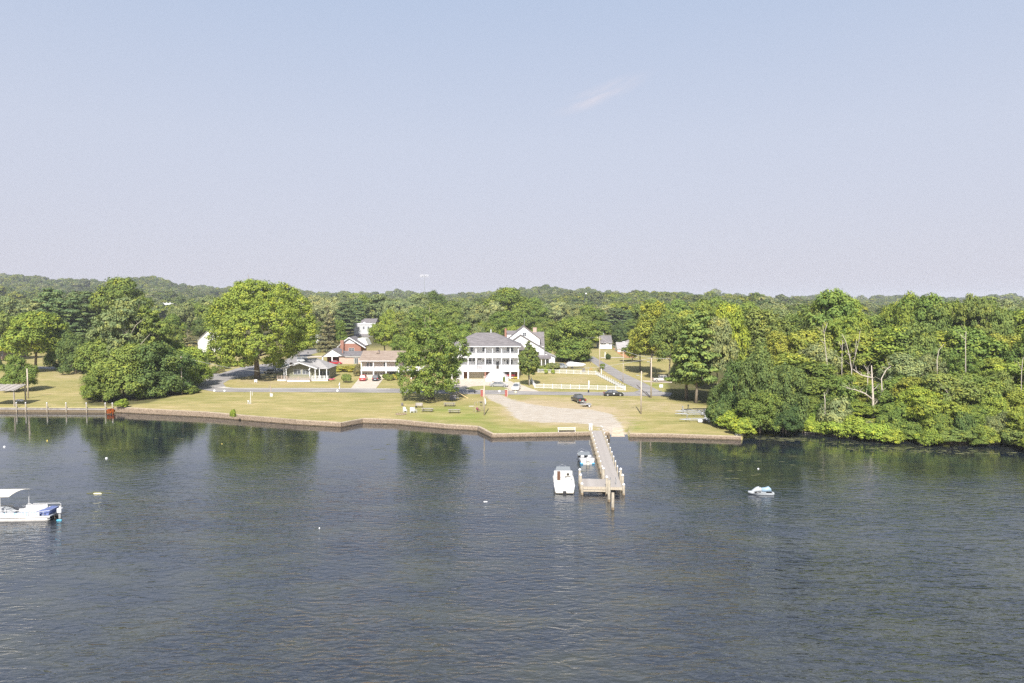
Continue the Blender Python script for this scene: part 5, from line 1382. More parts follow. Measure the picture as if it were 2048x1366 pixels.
# ---- the sage cottage with the deck
def cottage():
    h = H_('cottage', 'small sage green cottage with pale roof and railed deck beside the street', 'house', 600, 762)
    X, Z = h.X, h.Z; wy = 3.0
    x0, x1 = X(574, wy), X(634.5, wy); ze = Z(738.5, wy); zr = Z(727, wy); xr = X(597.5, wy)
    gable_x(x0, x1, wy, 13, -.3, ze + .3, zr - .1, xr).build('front_wall', M_SAGE, h.r)
    a, b = roof_x(X(561, 1), X(634, 1), 1.0, 13.3, Z(737, 1), Z(726.3, 1), X(597.5, 1), .05, .2); a.build('roof', M_RLIGHT, h.r); b.build('roof', M_RLIGHT, h.r)
    # white barge boards
    for (p0, r0, p1, r1) in ((560.5, 736.8, 597.4, 725.8), (597.4, 725.8, 633.7, 738.2)):
        m = MB(); A = Vector((X(p0, .9), .9, Z(r0, .9))); B = Vector((X(p1, .9), .9, Z(r1, .9))); m.tube([A, B], .14, 4); m.build('barge_board', M_WHITE2, h.r)
    # hipped wing to the side
    hx0, hx1 = X(627, 5), X(662.5, 6); z = Z(737.5, 2.2)
    mb = MB(); v = [(X(633, 2), 1.8, z), (X(656.5, 2), 1.8, z), (hx1, 8.5, z), (hx1, 13.3, z), (X(610, 8), 13.3, z), (X(604, 8), 8.5, Z(716.5, 9)), (X(634, 9), 9.0, Z(716, 9))]
    mb.add(v, [(0, 1, 6), (1, 2, 6), (2, 3, 6), (0, 6, 5), (3, 4, 5, 6)]); mb.build('wing_roof', M_RLIGHT, h.r)
    h.box('wing_wall', M_SAGE, x1 + .01, X(660, 6), 5.2, 12.8, -.3, z - .05)
    window(h.r, X(594, wy), Z(748, wy), X(601, wy) - X(587, wy), 1.35, wy, mull=2, bars=0); window(h.r, X(610.5, wy), Z(748, wy), 1.9, 1.25, wy, mull=2, bars=0)
    for a_ in (641, 648, 655): window(h.r, X(a_, 5.2), .8, .85, 1.5, 5.2, bars=0)
    for a_, y_ in ((567, 1.1), (571.3, 1.1), (618.5, 1.2), (629.5, 1.1), (638, 1.9), (652.5, 1.9)):
        m = MB(); m.box(X(a_, y_) - .11, X(a_, y_) + .11, y_, y_ + .2, 0, Z(736.5 if a_ < 610 else 737.6, y_) - (.0 if a_ in (567, 629.5, 638, 652.5) else -.35)); m.build('porch_post', M_WHITE2, h.r)
    m = MB(); m.prism([(X(616, 1), Z(740, 1)), (X(619.5, 1), Z(735.5, 1)), (X(620.5, 1), Z(736, 1)), (X(618, 1), Z(740.5, 1))], 'y', .8, 1.1); m.build('brace', M_WHITE2, h.r)
    # deck with lattice skirt and weathered rail
    dx0, dx1 = X(553, 0), X(655, 0); dz = 0.55
    h.box('deck', M_DECK, dx0, dx1, 0.0, wy - .02, dz - .12, dz)
    h.box('deck_extension', M_DECK, X(572.5), X(619), -1.6, -.02, dz - .2, dz - .08)
    sk = MB(); 
    for (a_, b_, y_) in ((553.5, 572, -.02), (573, 618.5, -1.65), (621, 655, -.02)):
        xa, xb = X(a_, y_), X(b_, y_); n = max(2, int((xb - xa) / .5))
        for i in range(n): sk.box(xa + (xb - xa) * i / n + .02, xa + (xb - xa) * (i + 1) / n - .02, y_ - .04, y_, -.25, dz - .14)
    sk.build('skirt', M_WHITE, h.r)
    for (a_, b_, y_, zz) in ((553.5, 571.5, .06, dz), (573, 618, -1.55, dz - .08), (623, 637, .06, dz), (640, 655, .06, dz)):
        xa, xb = X(a_, y_), X(b_, y_); balustrade(h.r, xa, xb, y_, zz, .95, M_RAIL if y_ < 0 or a_ < 600 else M_WHITE, .22)
        for x in (xa, (xa + xb) / 2, xb):
            m = MB(); m.box(x - .08, x + .08, y_ - .08, y_ + .08, zz, zz + 1.1); m.build('rail_post', M_RAIL if y_ < 0 or a_ < 600 else M_WHITE, h.r)
    st = MB(); 
    for i in range(4): st.box(X(619.3), X(622.3), -.3 - .3 * i - .3, -.3 - .3 * i, -.2, dz - .13 * (i + 1))
    st.build('steps', M_RAIL, h.r)
    c = MB(); c.box(X(578.6, 8), X(583, 8), 8, 8.9, 3.2, Z(725.5, 8)); c.build('chimney', M_BRICKP, h.r)
    return h
cottage()

# ---- brick house and its carport wing
def brick_house():
    h = H_('brick_house', 'brick house with a broad white carport gable and red chimney', 'house', 690, 728)
    X, Z = h.X, h.Z
    x0, x1, xr = X(644), X(689), X(664.5)
    ze, zr = Z(713.4), Z(698.8)
    gm = MB(); gm.prism([(x0, ze), (x1, ze), (xr, zr)], 'y', 0, .25); gm.build('carport_gable', M_WHITE2, h.r)
    a, b = roof_x(x0, x1, -.25, 9, ze, zr, xr, .15); a.build('roof', M_RGREY, h.r); b.build('roof', M_RGREY, h.r)
    for a_ in (644.8, 663.8): 
        m = MB(); m.box(X(a_) - .2, X(a_) + .2, 0, .3, -.3, ze - .01); m.build('carport_post', M_WHITE2, h.r)
    h.box('carport_back_wall', M_BRICK, x0, X(677), 6.5, 6.8, -.3, ze)
    h.box('wing_wall', M_BRICKP, X(677.5), X(722), 0.3, 9, -.3, ze - .15)
    h.box('fascia', M_WHITE2, X(689) + .1, X(723), -.1, .1, ze - .15, ze + .1)
    m = MB(); m.prism([(-.2, ze + .12), (8.5, Z(703, 8.5)), (8.5, Z(703, 8.5) + .2), (-.2, ze + .3)], 'x', X(677), X(723)); m.build('wing_roof', M_RGREY, h.r)
    m = MB(); m.box(X(706.5), X(709.5), .2, .28, -.1, 2.1); m.build('door', M_GREYM, h.r)
    window(h.r, X(712.5), .1, 1.2, 2.0, .3, mull=2, bars=0)
    m = MB(); m.box(X(684, 3), X(686, 3), 3, 3.4, 3.4, Z(694, 3)); m.build('flue', M_BRICK, h.r)
    # higher brick block behind
    y = 14; bx0, bx1, br = X(672, y), X(727, y), X(698.5, y)
    gable_x(bx0 + 1.5, bx1 - 1, y, y + 10, -.3, Z(692, y), Z(677, y), br).build('rear_brick_wall', M_BRICK, h.r)
    a, b = roof_x(bx0 + 1, bx1 - .5, y - .6, y + 10.5, Z(693, y), Z(675.5, y), br, .5, .22); a.build('roof', M_WHITE2, h.r); b.build('roof', M_RGREY, h.r)
    gm = MB(); gm.prism([(X(686, y), Z(687, y)), (X(712, y), Z(687, y)), (br, Z(677.3, y))], 'y', y - .08, y - .01); gm.build('gable_trim', M_WHITE2, h.r)
    for (p0, r0, p1, r1) in ((681, 688, 698.4, 675.6), (698.4, 675.6, 731, 696)):
        m = MB(); m.tube([(X(p0, y - .6), y - .65, Z(r0, y)), (X(p1, y - .6), y - .65, Z(r1, y))], .22, 4); m.build('barge_board', M_WHITE2, h.r)
    window(h.r, X(700.5, y), Z(703, y), 1.0, 1.3, y, mull=1); window(h.r, X(706, y), Z(703, y), .9, 1.3, y)
    c = MB(); c.box(X(681.5, 13), X(687.8, 13), 12.6, 13.7, -.2, Z(680.5, 13)); c.build('chimney', M_BRICK, h.r)
    # white low shed roof to the side
    m = MB(); m.prism([(X(712, 20), Z(690, 20)), (X(736, 20), Z(690, 20)), (X(730, 20), Z(677, 20)), (X(716, 20), Z(677, 20))], 'y', 20, 27); m.build('rear_shed', M_SID, h.r)
brick_house()

# ---- pale siding house far behind
def siding_house():
    h = H_('siding_house', 'pale two-storey siding house with three small windows among the pines', 'house', 730, 673)
    X, Z = h.X, h.Z
    h.box('wall', M_SID2, X(708), X(751), 0, 10, -.5, Z(648.5)); h.box('eave', M_WHITE2, X(707.2), X(751.5), -.3, 0, Z(649), Z(646.5))
    m = MB(); m.prism([(0, Z(647)), (7, Z(637, 7)), (7.3, Z(637, 7)), (11, Z(647))], 'x', X(720.5), X(751.5)); m.build('roof', M_RGREY, h.r)
    for a_ in (718.3, 728, 737.3): window(h.r, X(a_), Z(658), .95, Z(653) - Z(658), 0)
    m = MB(); m.prism([(X(725), Z(647.5)), (X(733), Z(647.5)), (X(729), Z(643.5))], 'y', -.2, 2); m.build('dormer', M_WHITE2, h.r)
    m = MB(); m.prism([(-6, Z(683, -6)), (0, Z(668.5)), (0, Z(668.5) + .2), (-6, Z(683, -6) + .2)], 'x', X(709), X(752)); m.build('lower_roof', M_RGREY, h.r)
    h.box('lower_wall', M_SID2, X(710), X(751), -5.6, -.02, -1, Z(683, -6) + .3)
    m = MB(); m.tube([(X(713), 2, Z(647)), (X(713), 2, Z(635))], .08, 5); m.build('mast', M_GREYM, h.r)
siding_house()

def simple_house(name, label, px, py, p0, p1, r_eave, r_ridge, depth, wall, roof, wins=(), front_gable=False, pr=None, rw_=None, rh=None, cat='house', door=None):
    h = H_(name, label, cat, px, py); X, Z = h.X, h.Z; x0, x1 = X(p0), X(p1); ze = Z(r_eave)
    if front_gable:
        xr = X(pr) if pr else None; zr = Z(r_ridge)
        gable_x(x0, x1, 0, depth, -.5, ze, zr, xr).build('wall', wall, h.r); a, b = roof_x(x0, x1, -.4, depth + .3, ze, zr, xr, .4)
    else:
        h.box('wall', wall, x0, x1, 0, depth, -.5, ze); zr = Z(r_ridge, depth / 2); a, b = roof_y(x0, x1, 0, depth, ze, zr, .3)
        for xx in (x0, x1 - .1):
            g = MB(); g.prism([(0.02, ze), (depth - .02, ze), (depth / 2, zr - .02)], 'x', xx, xx + .1); g.build('gable', wall, h.r)
    a.build('roof', roof, h.r); b.build('roof', roof, h.r)
    for w in wins: window(h.r, X(w[0]), Z(w[2]), (w[1]) , Z(w[3]) - Z(w[2]), 0)
    if door: 
        m = MB(); m.box(X(door) - .5, X(door) + .5, -.06, -.01, 0, 2.05); m.build('door', M_WHITE2, h.r)
    return h
simple_house('white_house', 'white house end with steep gable glimpsed beside the oak', 424, 704, 396, 452, 681, 655, 12, M_SID, M_RLIGHT, [(442, 1.0, 692, 686)], True, 424)
hh = H_('garden_shed', 'low grey lean-to against the white gable end', 'shed', 398, 703); hh.box('wall', M_SID2, hh.X(386), hh.X(401), 0, 3, -.3, hh.Z(697)); hh.box('roof', M_RLIGHT, hh.X(385), hh.X(402), -.2, 3.2, hh.Z(697), hh.Z(695.5)); hh.box('door', M_GREYM, hh.X(398), hh.X(401), -.05, -.01, 0, 1.8)
h = simple_house('grey_outbuilding', 'small pale grey outbuilding behind the thicket', 340, 699, 331, 349, 685, 680, 5, M_SID2, M_RLIGHT, [(337, .8, 692, 688)])
simple_house('brick_bungalow', 'brown brick bungalow with a tan roof at the picture edge', 0, 719, -50, 11, 704, 676, 11, M_BROWNB, M_RTAN, [(2, 1.3, 712, 706), (-20, 1.3, 712, 706)])
hh = H_('porch_awning', 'white awning below the bungalow eave', 'awning', 6, 712); m = MB(); m.prism([(hh.X(-2), hh.Z(704)), (hh.X(12.5), hh.Z(696)), (hh.X(12.5), hh.Z(704))], 'y', -.5, .1); m.build('awning_panel', M_SID2, hh.r); m = MB(); m.box(hh.X(11.5), hh.X(12.3), -.4, -.2, -2, hh.Z(704)); m.build('post', M_WHITE2, hh.r)
simple_house('white_cottage', 'distant white cottage with grey roof and open lawn', 1210, 697.5, 1198, 1223.5, 685.5, 671.5, 9, M_SID, M_RGREY, [(1204, 1.3, 689, 684.8), (1209, 1.2, 689, 684.8), (1220, 1.3, 689, 684.8)], door=1215)
simple_house('small_cottage', 'distant small white cottage with pale roof beyond the orange bank', 1246, 704, 1235.5, 1262, 697.5, 685, 8, M_SID, M_RLIGHT, [(1246, 1.4, 701, 697.8)])
hh = H_('cottage_chimney_house', 'white roof corner and grey chimney behind the small distant cottage', 'house', 1258, 700); hh.box('wall', M_SID, hh.X(1250), hh.X(1266), 4, 9, -.3, hh.Z(684, 4)); m = MB(); m.prism([(hh.X(1253, 4), hh.Z(684, 4)), (hh.X(1267, 4), hh.Z(684, 4)), (hh.X(1262, 4), hh.Z(680, 4))], 'y', 3.8, 9.2); m.build('roof', M_RLIGHT, hh.r); hh.box('chimney', M_RLIGHT, hh.X(1250, 3.6), hh.X(1253.4, 3.6), 3.2, 3.9, 0, hh.Z(682, 3.6))
simple_house('white_barn', 'white roofed building just above the distant cottage', 1198, 684, 1188, 1208, 673, 666, 10, M_SID, M_WHITE, [])
simple_house('white_bungalow', 'small white house glimpsed past the oak behind parked cars', 630, 686, 620, 637, 672, 664, 8, M_SID, M_RLIGHT, [(626, 1.0, 680, 675), (633, 1.0, 680, 675)])
# far warehouse roof over the trees, and a rooftop on the ridge
h = H_('warehouse', 'long white warehouse roof glimpsed above the trees', 'warehouse', 326, 634)
h.box('wall', M_SID, h.X(309), h.X(343), 0, 14, -.5, h.Z(615)); a, b = roof_y(h.X(309), h.X(343), 0, 14, h.Z(615.5), h.Z(607, 7), .3); a.build('roof', M_WHITE, h.r); b.build('roof', M_WHITE, h.r)
for k_ in range(4): m = MB(); m.box(h.X(314 + k_ * 7), h.X(317 + k_ * 7), 6.5, 7.5, h.Z(607, 7) - .2, h.Z(605, 7)); m.build('roof_vent', M_SID2, h.r)
p = at_y(1190, 594, 1000); h = thing('hilltop_house', 'tiny white rooftop on the far ridge beside the crane', 'house', (p.x, 1000, p.z - 5)); m = MB(); m.box(-7, 7, 0, 10, -12, 3); m.build('wall', M_SID, h); m = MB(); m.prism([(-8, 3), (8, 3), (4, 6), (-4, 6)], 'y', -1, 11); m.build('roof', M_RLIGHT, h)

# ---- cell tower and crane on the skyline
p = at_y(849, 600, 900); g = ter(p.x, 900)
h = thing('cell_tower', 'slender cell tower with a crown of white antennas above the treeline', 'tower', (p.x, 900, g))
zt = at_y(849, 550, 900).z - g
m = MB(); m.tube([(0, 0, 0), (0, 0, zt)], [0.55, 0.28], 8); m.build('mast', M_GREYM, h)
m = MB(); m.tube([(-5.2, 0, zt - 1.5), (5.2, 0, zt - 1.5)], .14, 4); m.tube([(-2.6, -4, zt - 1.5), (-2.6, 4, zt - 1.5)], .14, 4); m.tube([(2.6, -4, zt - 1.5), (2.6, 4, zt - 1.5)], .14, 4); m.build('platform', M_GREYM, h)
for k in range(9):
    a = MB(); x = -5 + k * 1.25; y = [-1, 0, 1][k % 3]; a.box(x - .16, x + .16, y - .12, y + .12, zt - 3.0, zt + .8); a.build('antenna', M_WHITE, h)
p = at_y(1160, 606, 700); g = ter(p.x, 700); q = at_y(1172, 587, 700)
h = thing('crane', 'dark raised crane boom poking above the distant trees', 'crane', (p.x, 700, g))
m = MB(); m.box(-1.5, 1.5, -3, 3, 0, 3); m.build('body', M_BLACK, h)
m = MB(); m.tube([(0, 0, 3), Vector((q.x - p.x, 0, q.z - g))], [.55, .35], 4); m.build('boom', M_BLACK, h)
m = MB(); m.rbox((q.x - p.x, 0, q.z - g), (1.4, 1, 1.4)); m.build('boom_tip', M_WHITE, h)

# ---- boat shelter on the wooden bulkhead
def shelter():
    h = H_('boat_shelter', 'open shelter with sagging grey plank roof over the bulkhead walkway', 'shelter', 24, 812)
    Yf = SH2[2][1] + .1 - h.Y; X, Z = h.X, h.Z
    zt = at_y(24, 781, h.Y + Yf).z - h.p.z
    for a_, dy, nm in ((24, Yf, 0), (47, Yf + 4.5, 0), (-34, Yf, 0), (-10, Yf + 4.5, 0)):
        m = MB(); x = X(a_, dy); m.lathe([(.17, -3 if dy == Yf else -.4), (.16, zt + (.6 if dy > Yf else 0))], 8, (x, dy, 0)); m.build('post', M_PILE, h.r)
    rf = MB(); n = 16; x0, x1 = X(-45, Yf), X(27, Yf)
    for i in range(n):
        a = x0 + (x1 - x0) * i / n; b = x0 + (x1 - x0) * (i + 1) / n; w = math.sin(i * 1.9) * .05
        pm = MB(); sh = X(50, Yf + 5) - X(27, Yf)
        v = [(a + .01, Yf - .5, zt + w), (b - .01, Yf - .5, zt + w), (b - .01 + sh, Yf + 5, zt + .75 + w), (a + .01 + sh, Yf + 5, zt + .75 + w)]
        v2 = [(q[0], q[1], q[2] + .08) for q in v]
        pm.add(v + v2, [(0, 3, 2, 1), (4, 5, 6, 7), (0, 1, 5, 4), (1, 2, 6, 5), (2, 3, 7, 6), (3, 0, 4, 7)]); pm.build('roof_board', mat('roof_boards', (0.30, 0.27, 0.24), .9, col2=(.40, .37, .34), scale=2), h.r)
    m = MB(); m.tube([(x0, Yf, zt - .05), (x1, Yf, zt - .05)], .1, 4); m.tube([(x1, Yf, zt), (X(50, Yf + 5), Yf + 4.8, zt + .7)], .09, 4); m.build('beam', M_PILE, h.r)
    m = MB(); m.tube([(X(47, Yf + 4.5), Yf + 4.4, zt - .9), (X(47, Yf + 4.5) - .9, Yf + 4.4, zt + .5)], .07, 4); m.build('brace', M_PILE, h.r)
shelter()
p = G(37, 805)
o = rock('white_sacks', (p.x + .3, p.y, p.z + .45), (1.6, .7, .7), 5, M_WHITE2, 'white covered bundle under the end of the boat shelter', 'bundle')
p = at_z(219.5, 822, 0.7); rd = MB()
tree('shrub', (p.x, p.y + .35, -.1), 1.5, 1.5, (0.42, 0.12, 0.035), 'bright orange-red creeper between the two close bulkhead posts', name='creeper', cat='creeper', idx=1)
# ------------------------------------------------------------------ white fences
M_FEN = mat('fence_vinyl', (.60, .62, .66), .5)
def fence(label, pts_px, hgt=1.15, post_gap=2.4, left_cap=True):
    P = [G(a, b) for a, b in pts_px]; mid = P[0]
    r = thing('white_fence', label, 'fence', mid)
    pk = MB()
    for i in range(len(P) - 1):
        a, b = P[i], P[i + 1]; d = Vector((b.x - a.x, b.y - a.y)); L = d.length; d.normalize(); rz = math.atan2(d.y, d.x); n = max(1, round(L / post_gap))
        for k in range(n + 1):
            if i and k == 0: continue
            q = a.lerp(b, k / n); m = MB(); m.rbox((0, 0, hgt / 2 + .02), (.13, .13, hgt + .1), rz); m.rbox((0, 0, hgt + .1), (.17, .17, .06), rz)
            o = m.build('post', M_WHITE2, r); o.location = q - mid
        for k in range(n):
            q0 = a.lerp(b, k / n); q1 = a.lerp(b, (k + 1) / n); c = (q0 + q1) / 2 - mid; w = (q1 - q0).length - .14
            m = MB(); m.rbox((0, 0, hgt - .08), (w, .05, .10), rz); m.rbox((0, 0, .16), (w, .05, .10), rz); o = m.build('rail', M_WHITE2, r); o.location = c
            np_ = int(w / .16)
            for j in range(np_):
                t = (j + .5) / np_ - .5; pk.rbox((c.x + d.x * t * w, c.y + d.y * t * w, c.z + hgt * .52), (.05, .022, hgt * .62), rz)
    pk.build('picket', M_FEN, r, kind='stuff'); return r
fence('white picket fence along the street in front of the fenced lawn', [(1070, 776.2), (1250, 781)])
fence('white picket fence slanting beside the side street', [(1250.5, 780.6), (1192, 750)])
fence('white picket fence at the back of the fenced lawn', [(1191.5, 749.6), (1076, 745)])
fence('short white picket fence end by the ornamental tree', [(1069.5, 775.8), (1062, 763)])

# ------------------------------------------------------------------ poles and wires
def pole(px, pb, pt, label, r=0.16, arm=True, box=False, lamp=False, mt=None):
    p = G(px, pb); h = at_y(px, pt, p.y).z - p.z
    t = thing('utility_pole', label, 'utility pole', p)
    m = MB(); m.lathe([(r * 1.15, -.5), (r * .75, h)], 9); m.build('pole', mt or M_POLE, t, True)
    if arm:
        m = MB(); m.box(-.9, .9, -.06, .06, h - .7, h - .58); m.build('crossarm', M_POLE, t)
        for x in (-.8, 0.0, .8):
            m = MB(); m.lathe([(.05, h - .58), (.07, h - .5), (.03, h - .42)], 6, (x, 0, 0)); m.build('insulator', M_GREYM, t)
    if box:
        for x, z in ((-.45, 2.2), (.45, 2.2)):
            m = MB(); m.box(x - .22, x + .22, -.2, .05, z, z + .7); m.build('meter_box', M_GREYM, t)
    if lamp:
        m = MB(); m.tube([(0, 0, h - 1.2), (-.7, 0, h - .9)], .04, 5); m.rbox((-.85, 0, h - .9), (.5, .25, .14)); m.build('lamp_head', M_GREYM, t)
    return p + Vector((0, 0, h))
T1 = pole(1199, 745, 672, 'tall utility pole at the back corner of the fenced lawn', .15)
T2 = pole(1246, 766, 705, 'slim pole standing in the verge beside the slanting fence', .09, False)
T3 = pole(1282, 828, 742, 'bare wooden pole standing alone on the lawn near the gravel lot', .15, False, lamp=True)
T4 = pole(1302, 796, 716, 'utility pole with a leaning shadow bar at the street corner', .17, False, lamp=True)
T5 = pole(968.5, 831, 752, 'weathered bare pole on the lawn by the drive entrance', .14, False)
T6 = pole(364, 789, 713, 'utility pole with small boxes beside the holly thicket', .16, False, box=True)
T7 = pole(56.5, 797, 737, 'pale wooden pole behind the boat shelter', .17, False)
T8 = pole(626, 694, 648, 'dark utility pole on the far street behind the cottage', .13, True)
T9 = pole(682, 673, 645, 'distant utility pole with a crossarm between the spruce and the siding house', .14, True)
T10 = pole(555, 741, 719, 'short grey pole under the great oak', .1, False)
p = G(1299, 795); br = MB(); br.tube([(0, 0, 0), (-2.4, 4.2, 2.6)], .09, 6); o = br.build('pole_shadow_bar', mat('pole_shadow_dark', (.08, .06, .05), .9)); o.location = p; tag(o, 'dark leaning bar drawn as the cast shadow of the street corner pole', 'brace')  # dark bar that puts the corner pole's cast shadow into shape and colour
def wire(a, b, sag, label, r=0.04, col=None):
    mb = MB(); pts = []
    for i in range(13):
        t = i / 12; q = a.lerp(b, t); q.z -= sag * 4 * t * (1 - t); pts.append(q - a)
    mb.tube(pts, r, 4, False); o = mb.build('overhead_wire', mat('wire', (.55, .55, .53), .6)); o.location = a; tag(o, label, 'wire'); return o
wire(T1, T4, 1.2, 'overhead wire from the fence corner pole to the street corner pole')
wire(T4, at_y(2100, 700, 190), 2.0, 'overhead wire from the street corner pole into the wood')
wire(T1, at_y(1163, 674, T1.y + 40), .5, 'overhead wire running back above the parked boat')
wire(T6, at_y(563, 744, 201), 1.0, 'overhead wire from the thicket pole to the cottage eave')
wire(T4, at_y(1040, 768, 210) + Vector((0, 0, 5)), 1.5, 'overhead wire from the street corner towards the porch house')
wire(T9, at_y(709, 661, 398), .4, 'thin wire from the distant pole to the siding house')

# ------------------------------------------------------------------ signs and small things by the street
def post_thing(name, label, cat, px, pb, w, h, z0, m, pw=.04, rz=0.0, th=.03, pm=None):
    t = thing(name, label, cat, G(px, pb), rz)
    a = MB(); a.box(-pw, pw, -pw, pw, -.3, z0 + h * .9); a.build('post', pm or M_GREYM, t)
    b = MB(); b.box(-w / 2, w / 2, -pw - th, -pw - .002, z0, z0 + h); b.build('panel', m, t); return t
t = thing('yield_sign', 'triangular yield sign seen from behind beside the bright bush', 'road sign', G(378.5, 774))
m = MB(); m.box(-.035, .035, -.035, .035, -.3, 2.5); m.build('post', M_GREYM, t)
m = MB(); m.prism([(-.55, 2.6), (.55, 2.6), (0, 1.65)], 'y', -.07, -.04); m.build('panel', mat('sign_back', (.62, .62, .60), .5), t)
t = post_thing('notice_board', 'white notice sign on two thin legs by the street under the wood', 'sign', 1322, 785, .95, .8, 1.3, M_WHITE2)
t = thing('message_board', 'small white board with a dark stripe on the lawn below the great oak', 'sign', G(511.5, 766))
m = MB(); m.box(-.42, .42, -.03, .03, .35, 1.05); m.build('panel', M_WHITE2, t); m = MB(); m.box(-.03, .05, -.035, -.031, .5, 1.0); m.build('stripe', mat('blue_stripe', (.2, .2, .5), .5), t)
for s in (-.3, .3): 
    m = MB(); m.box(s - .04, s + .04, -.03, .03, -.1, .349); m.build('leg', M_WHITE2, t)
for a, lab in ((963.8, 'red wooden gate kiosk beside the weathered pole'), (1012.3, 'red wooden gate kiosk on the dry lawn side of the gravel drive')):
    t = thing('gate_post', lab, 'gate post', G(a, 792.5)); w = .30
    m = MB(); m.box(-w, w, -w, w, -.1, 1.6); m.build('post', mat('faded_red', (.33, .095, .085), .8, var=.15), t); m = MB(); m.box(w + .005, w + .1, -w, w, -.1, 1.7); m.build('side_board', M_BEIGE, t); m = MB(); m.box(-w - .05, w + .14, -w - .05, w + .05, 1.705, 1.77); m.build('cap', M_BEIGE, t)
def gate_rail(label, a, b):
    pa, pb = G(*a), G(*b); t = thing('pipe_gate', label, 'gate', pa); m = MB(); d = pb - pa
    m.tube([Vector((0, 0, .9)), d + Vector((0, 0, .9))], .03, 5); m.tube([Vector((0, 0, .45)), d + Vector((0, 0, .45))], .025, 5); m.build('rails', M_GREYM, t)
    for q in (Vector((0, 0, 0)), d):
        m = MB(); m.tube([q, q + Vector((0, 0, 1.0))], .05, 5); m.build('post', M_GREYM, t)
gate_rail('thin pipe barrier beside the red kiosk on the dry lawn', (1014.5, 791), (1030, 791))
gate_rail('thin pipe barrier near the mouth of the side street', (433, 785), (447, 785))
for a, b, lab in ((429, 783, 'white round-topped post at the side street mouth before the thicket'), (449, 783.5, 'white round-topped post beside the thin pipe barrier'), (999, 784, 'white marker lying at the edge of the drive entrance'), (1031, 785.6, 'pale yellow marker on the street edge before the white car'), (675, 783, 'white box on the street edge below the white yard figure'), (1181, 0, '')):
    if not b: continue
    t = thing('marker', lab, 'marker', G(a, b)); m = MB(); m.lathe([(.3, -.05), (.33, .2), (.28, .42), (.1, .5)], 8); m.build('drum', M_WHITE2 if 'yellow' not in lab else mat('cream', (.72, .68, .45), .6), t)
t = thing('yard_figure', 'slim white bird-like yard figure at the lawn corner by the garage driveway', 'ornament', G(679, 777.5))
m = MB(); m.tube([(0, 0, 0), (.02, 0, .7)], [.13, .10], 6); m.build('legs', M_WHITE2, t); m = MB(); m.tube([(-.1, 0, .78), (-.02, 0, 1.15), (.08, 0, 1.65)], [.17, .19, .06], 7); m.build('body', M_WHITE2, t, True)
# pipes and buckets on the long lawn
for (a, b, pt, lab) in ((501.5, 808, 782, 'tall thin metal rod beside the white stool on the lawn'), (504.5, 791, 783, 'short white stake in the lawn by the street'), (540.5, 776.5, 769.5, 'wooden stake at the street edge before the cottage'), (538, 777, 771, 'second wooden stake at the street edge before the cottage')):
    p = G(a, b); h = at_y(a, pt, p.y).z - p.z; m = MB(); m.tube([(0, 0, -.1), (0, 0, h)], .06, 5); o = m.build('stake', M_WHITE if 'white' in lab or 'metal' in lab else M_PILE); o.location = p; tag(o, lab, 'stake')
def stool(px, pb, lab, cat='stool', nm='stool'):
    t = thing(nm, lab, cat, G(px, pb)); m = MB(); m.rbox((-.05, 0, .72), (.42, .35, .12), 0, 0, .3); m.build('seat', M_WHITE2, t)
    for x, y in ((-.15, -.1), (.18, -.1), (-.15, .12), (.18, .12)):
        m = MB(); m.tube([(x, y, 0), (x * .8 - .04, y, .68)], .05, 5); m.build('leg', M_WHITE2, t)
stool(497.5, 808, 'white stool tipped over on the long lawn'); 
t = thing('water_jugs', 'white jug standing at the foot of a post on the long lawn', 'jug', G(544, 793)); m = MB(); m.lathe([(.2, 0), (.22, .5), (.1, .75)], 8); m.build('body', M_WHITE2, t)
t = thing('white_pipe', 'white capped pipe beside the jug on the long lawn', 'pipe', G(540.8, 793)); m = MB(); m.lathe([(.1, 0), (.1, .85)], 8); m.build('tube', M_WHITE2, t)
t = thing('volleyball_post', 'pale reddish post behind the white jug on the long lawn', 'post', G(542, 790)); m = MB(); m.tube([(0, 0, 0), (0, 0, 2.2)], .06, 5); m.build('tube', M_BRICKP, t)
# mailboxes
def mailbox(px, pb, lab, col):
    t = thing('mailbox', lab, 'mailbox', G(px, pb)); m = MB(); m.box(-.05, .05, -.05, .05, -.1, 1.0); m.build('post', M_POLE, t)
    m = MB(); m.prism([(-.14, 1.0), (.14, 1.0), (.14, 1.18), (.07, 1.28), (-.07, 1.28), (-.14, 1.18)], 'y', -.28, .28); m.build('box', col, t)
mailbox(1205.3, 745, 'black mailbox beside the side street verge', M_BLACK); mailbox(1176.5, 742, 'grey mailbox by the back fence near the parked boat', M_GREYM); mailbox(1180.5, 731, 'black mailbox beside the far street bend', M_BLACK)
post_thing('white_post', 'square white post on the far lawn beside the clipped bush', 'post', 1210, 717, .3, 2.3, .2, M_WHITE2, .12)
post_thing('white_post', 'white post at the corner pole foot of the fenced lawn', 'post', 1202.5, 748, .2, 1.6, .1, M_WHITE2, .08)
post_thing('gate_pillar', 'white gate pillar standing up from the street fence', 'post', 1177.5, 778, .3, 2.0, .3, M_WHITE2, .1)
post_thing('lawn_post', 'thin pale post behind the white car', 'post', 1059, 771, .16, 4.2, .1, M_SID2, .07)
for a, b, lab in ((1177, 785, 'small dark hydrant on the verge before the street fence'), (949.5, 786.5, 'dark lump at the foot of the maple by the drive'), (616, 707, 'pair of dark bins on the far street lawn')):
    t = thing('hydrant' if 'hydrant' in lab else 'bin', lab, 'hydrant' if 'hydrant' in lab else 'bin', G(a, b)); m = MB(); m.lathe([(.2, 0), (.2, .55), (.12, .75)], 8); m.build('body', M_BLACK, t)
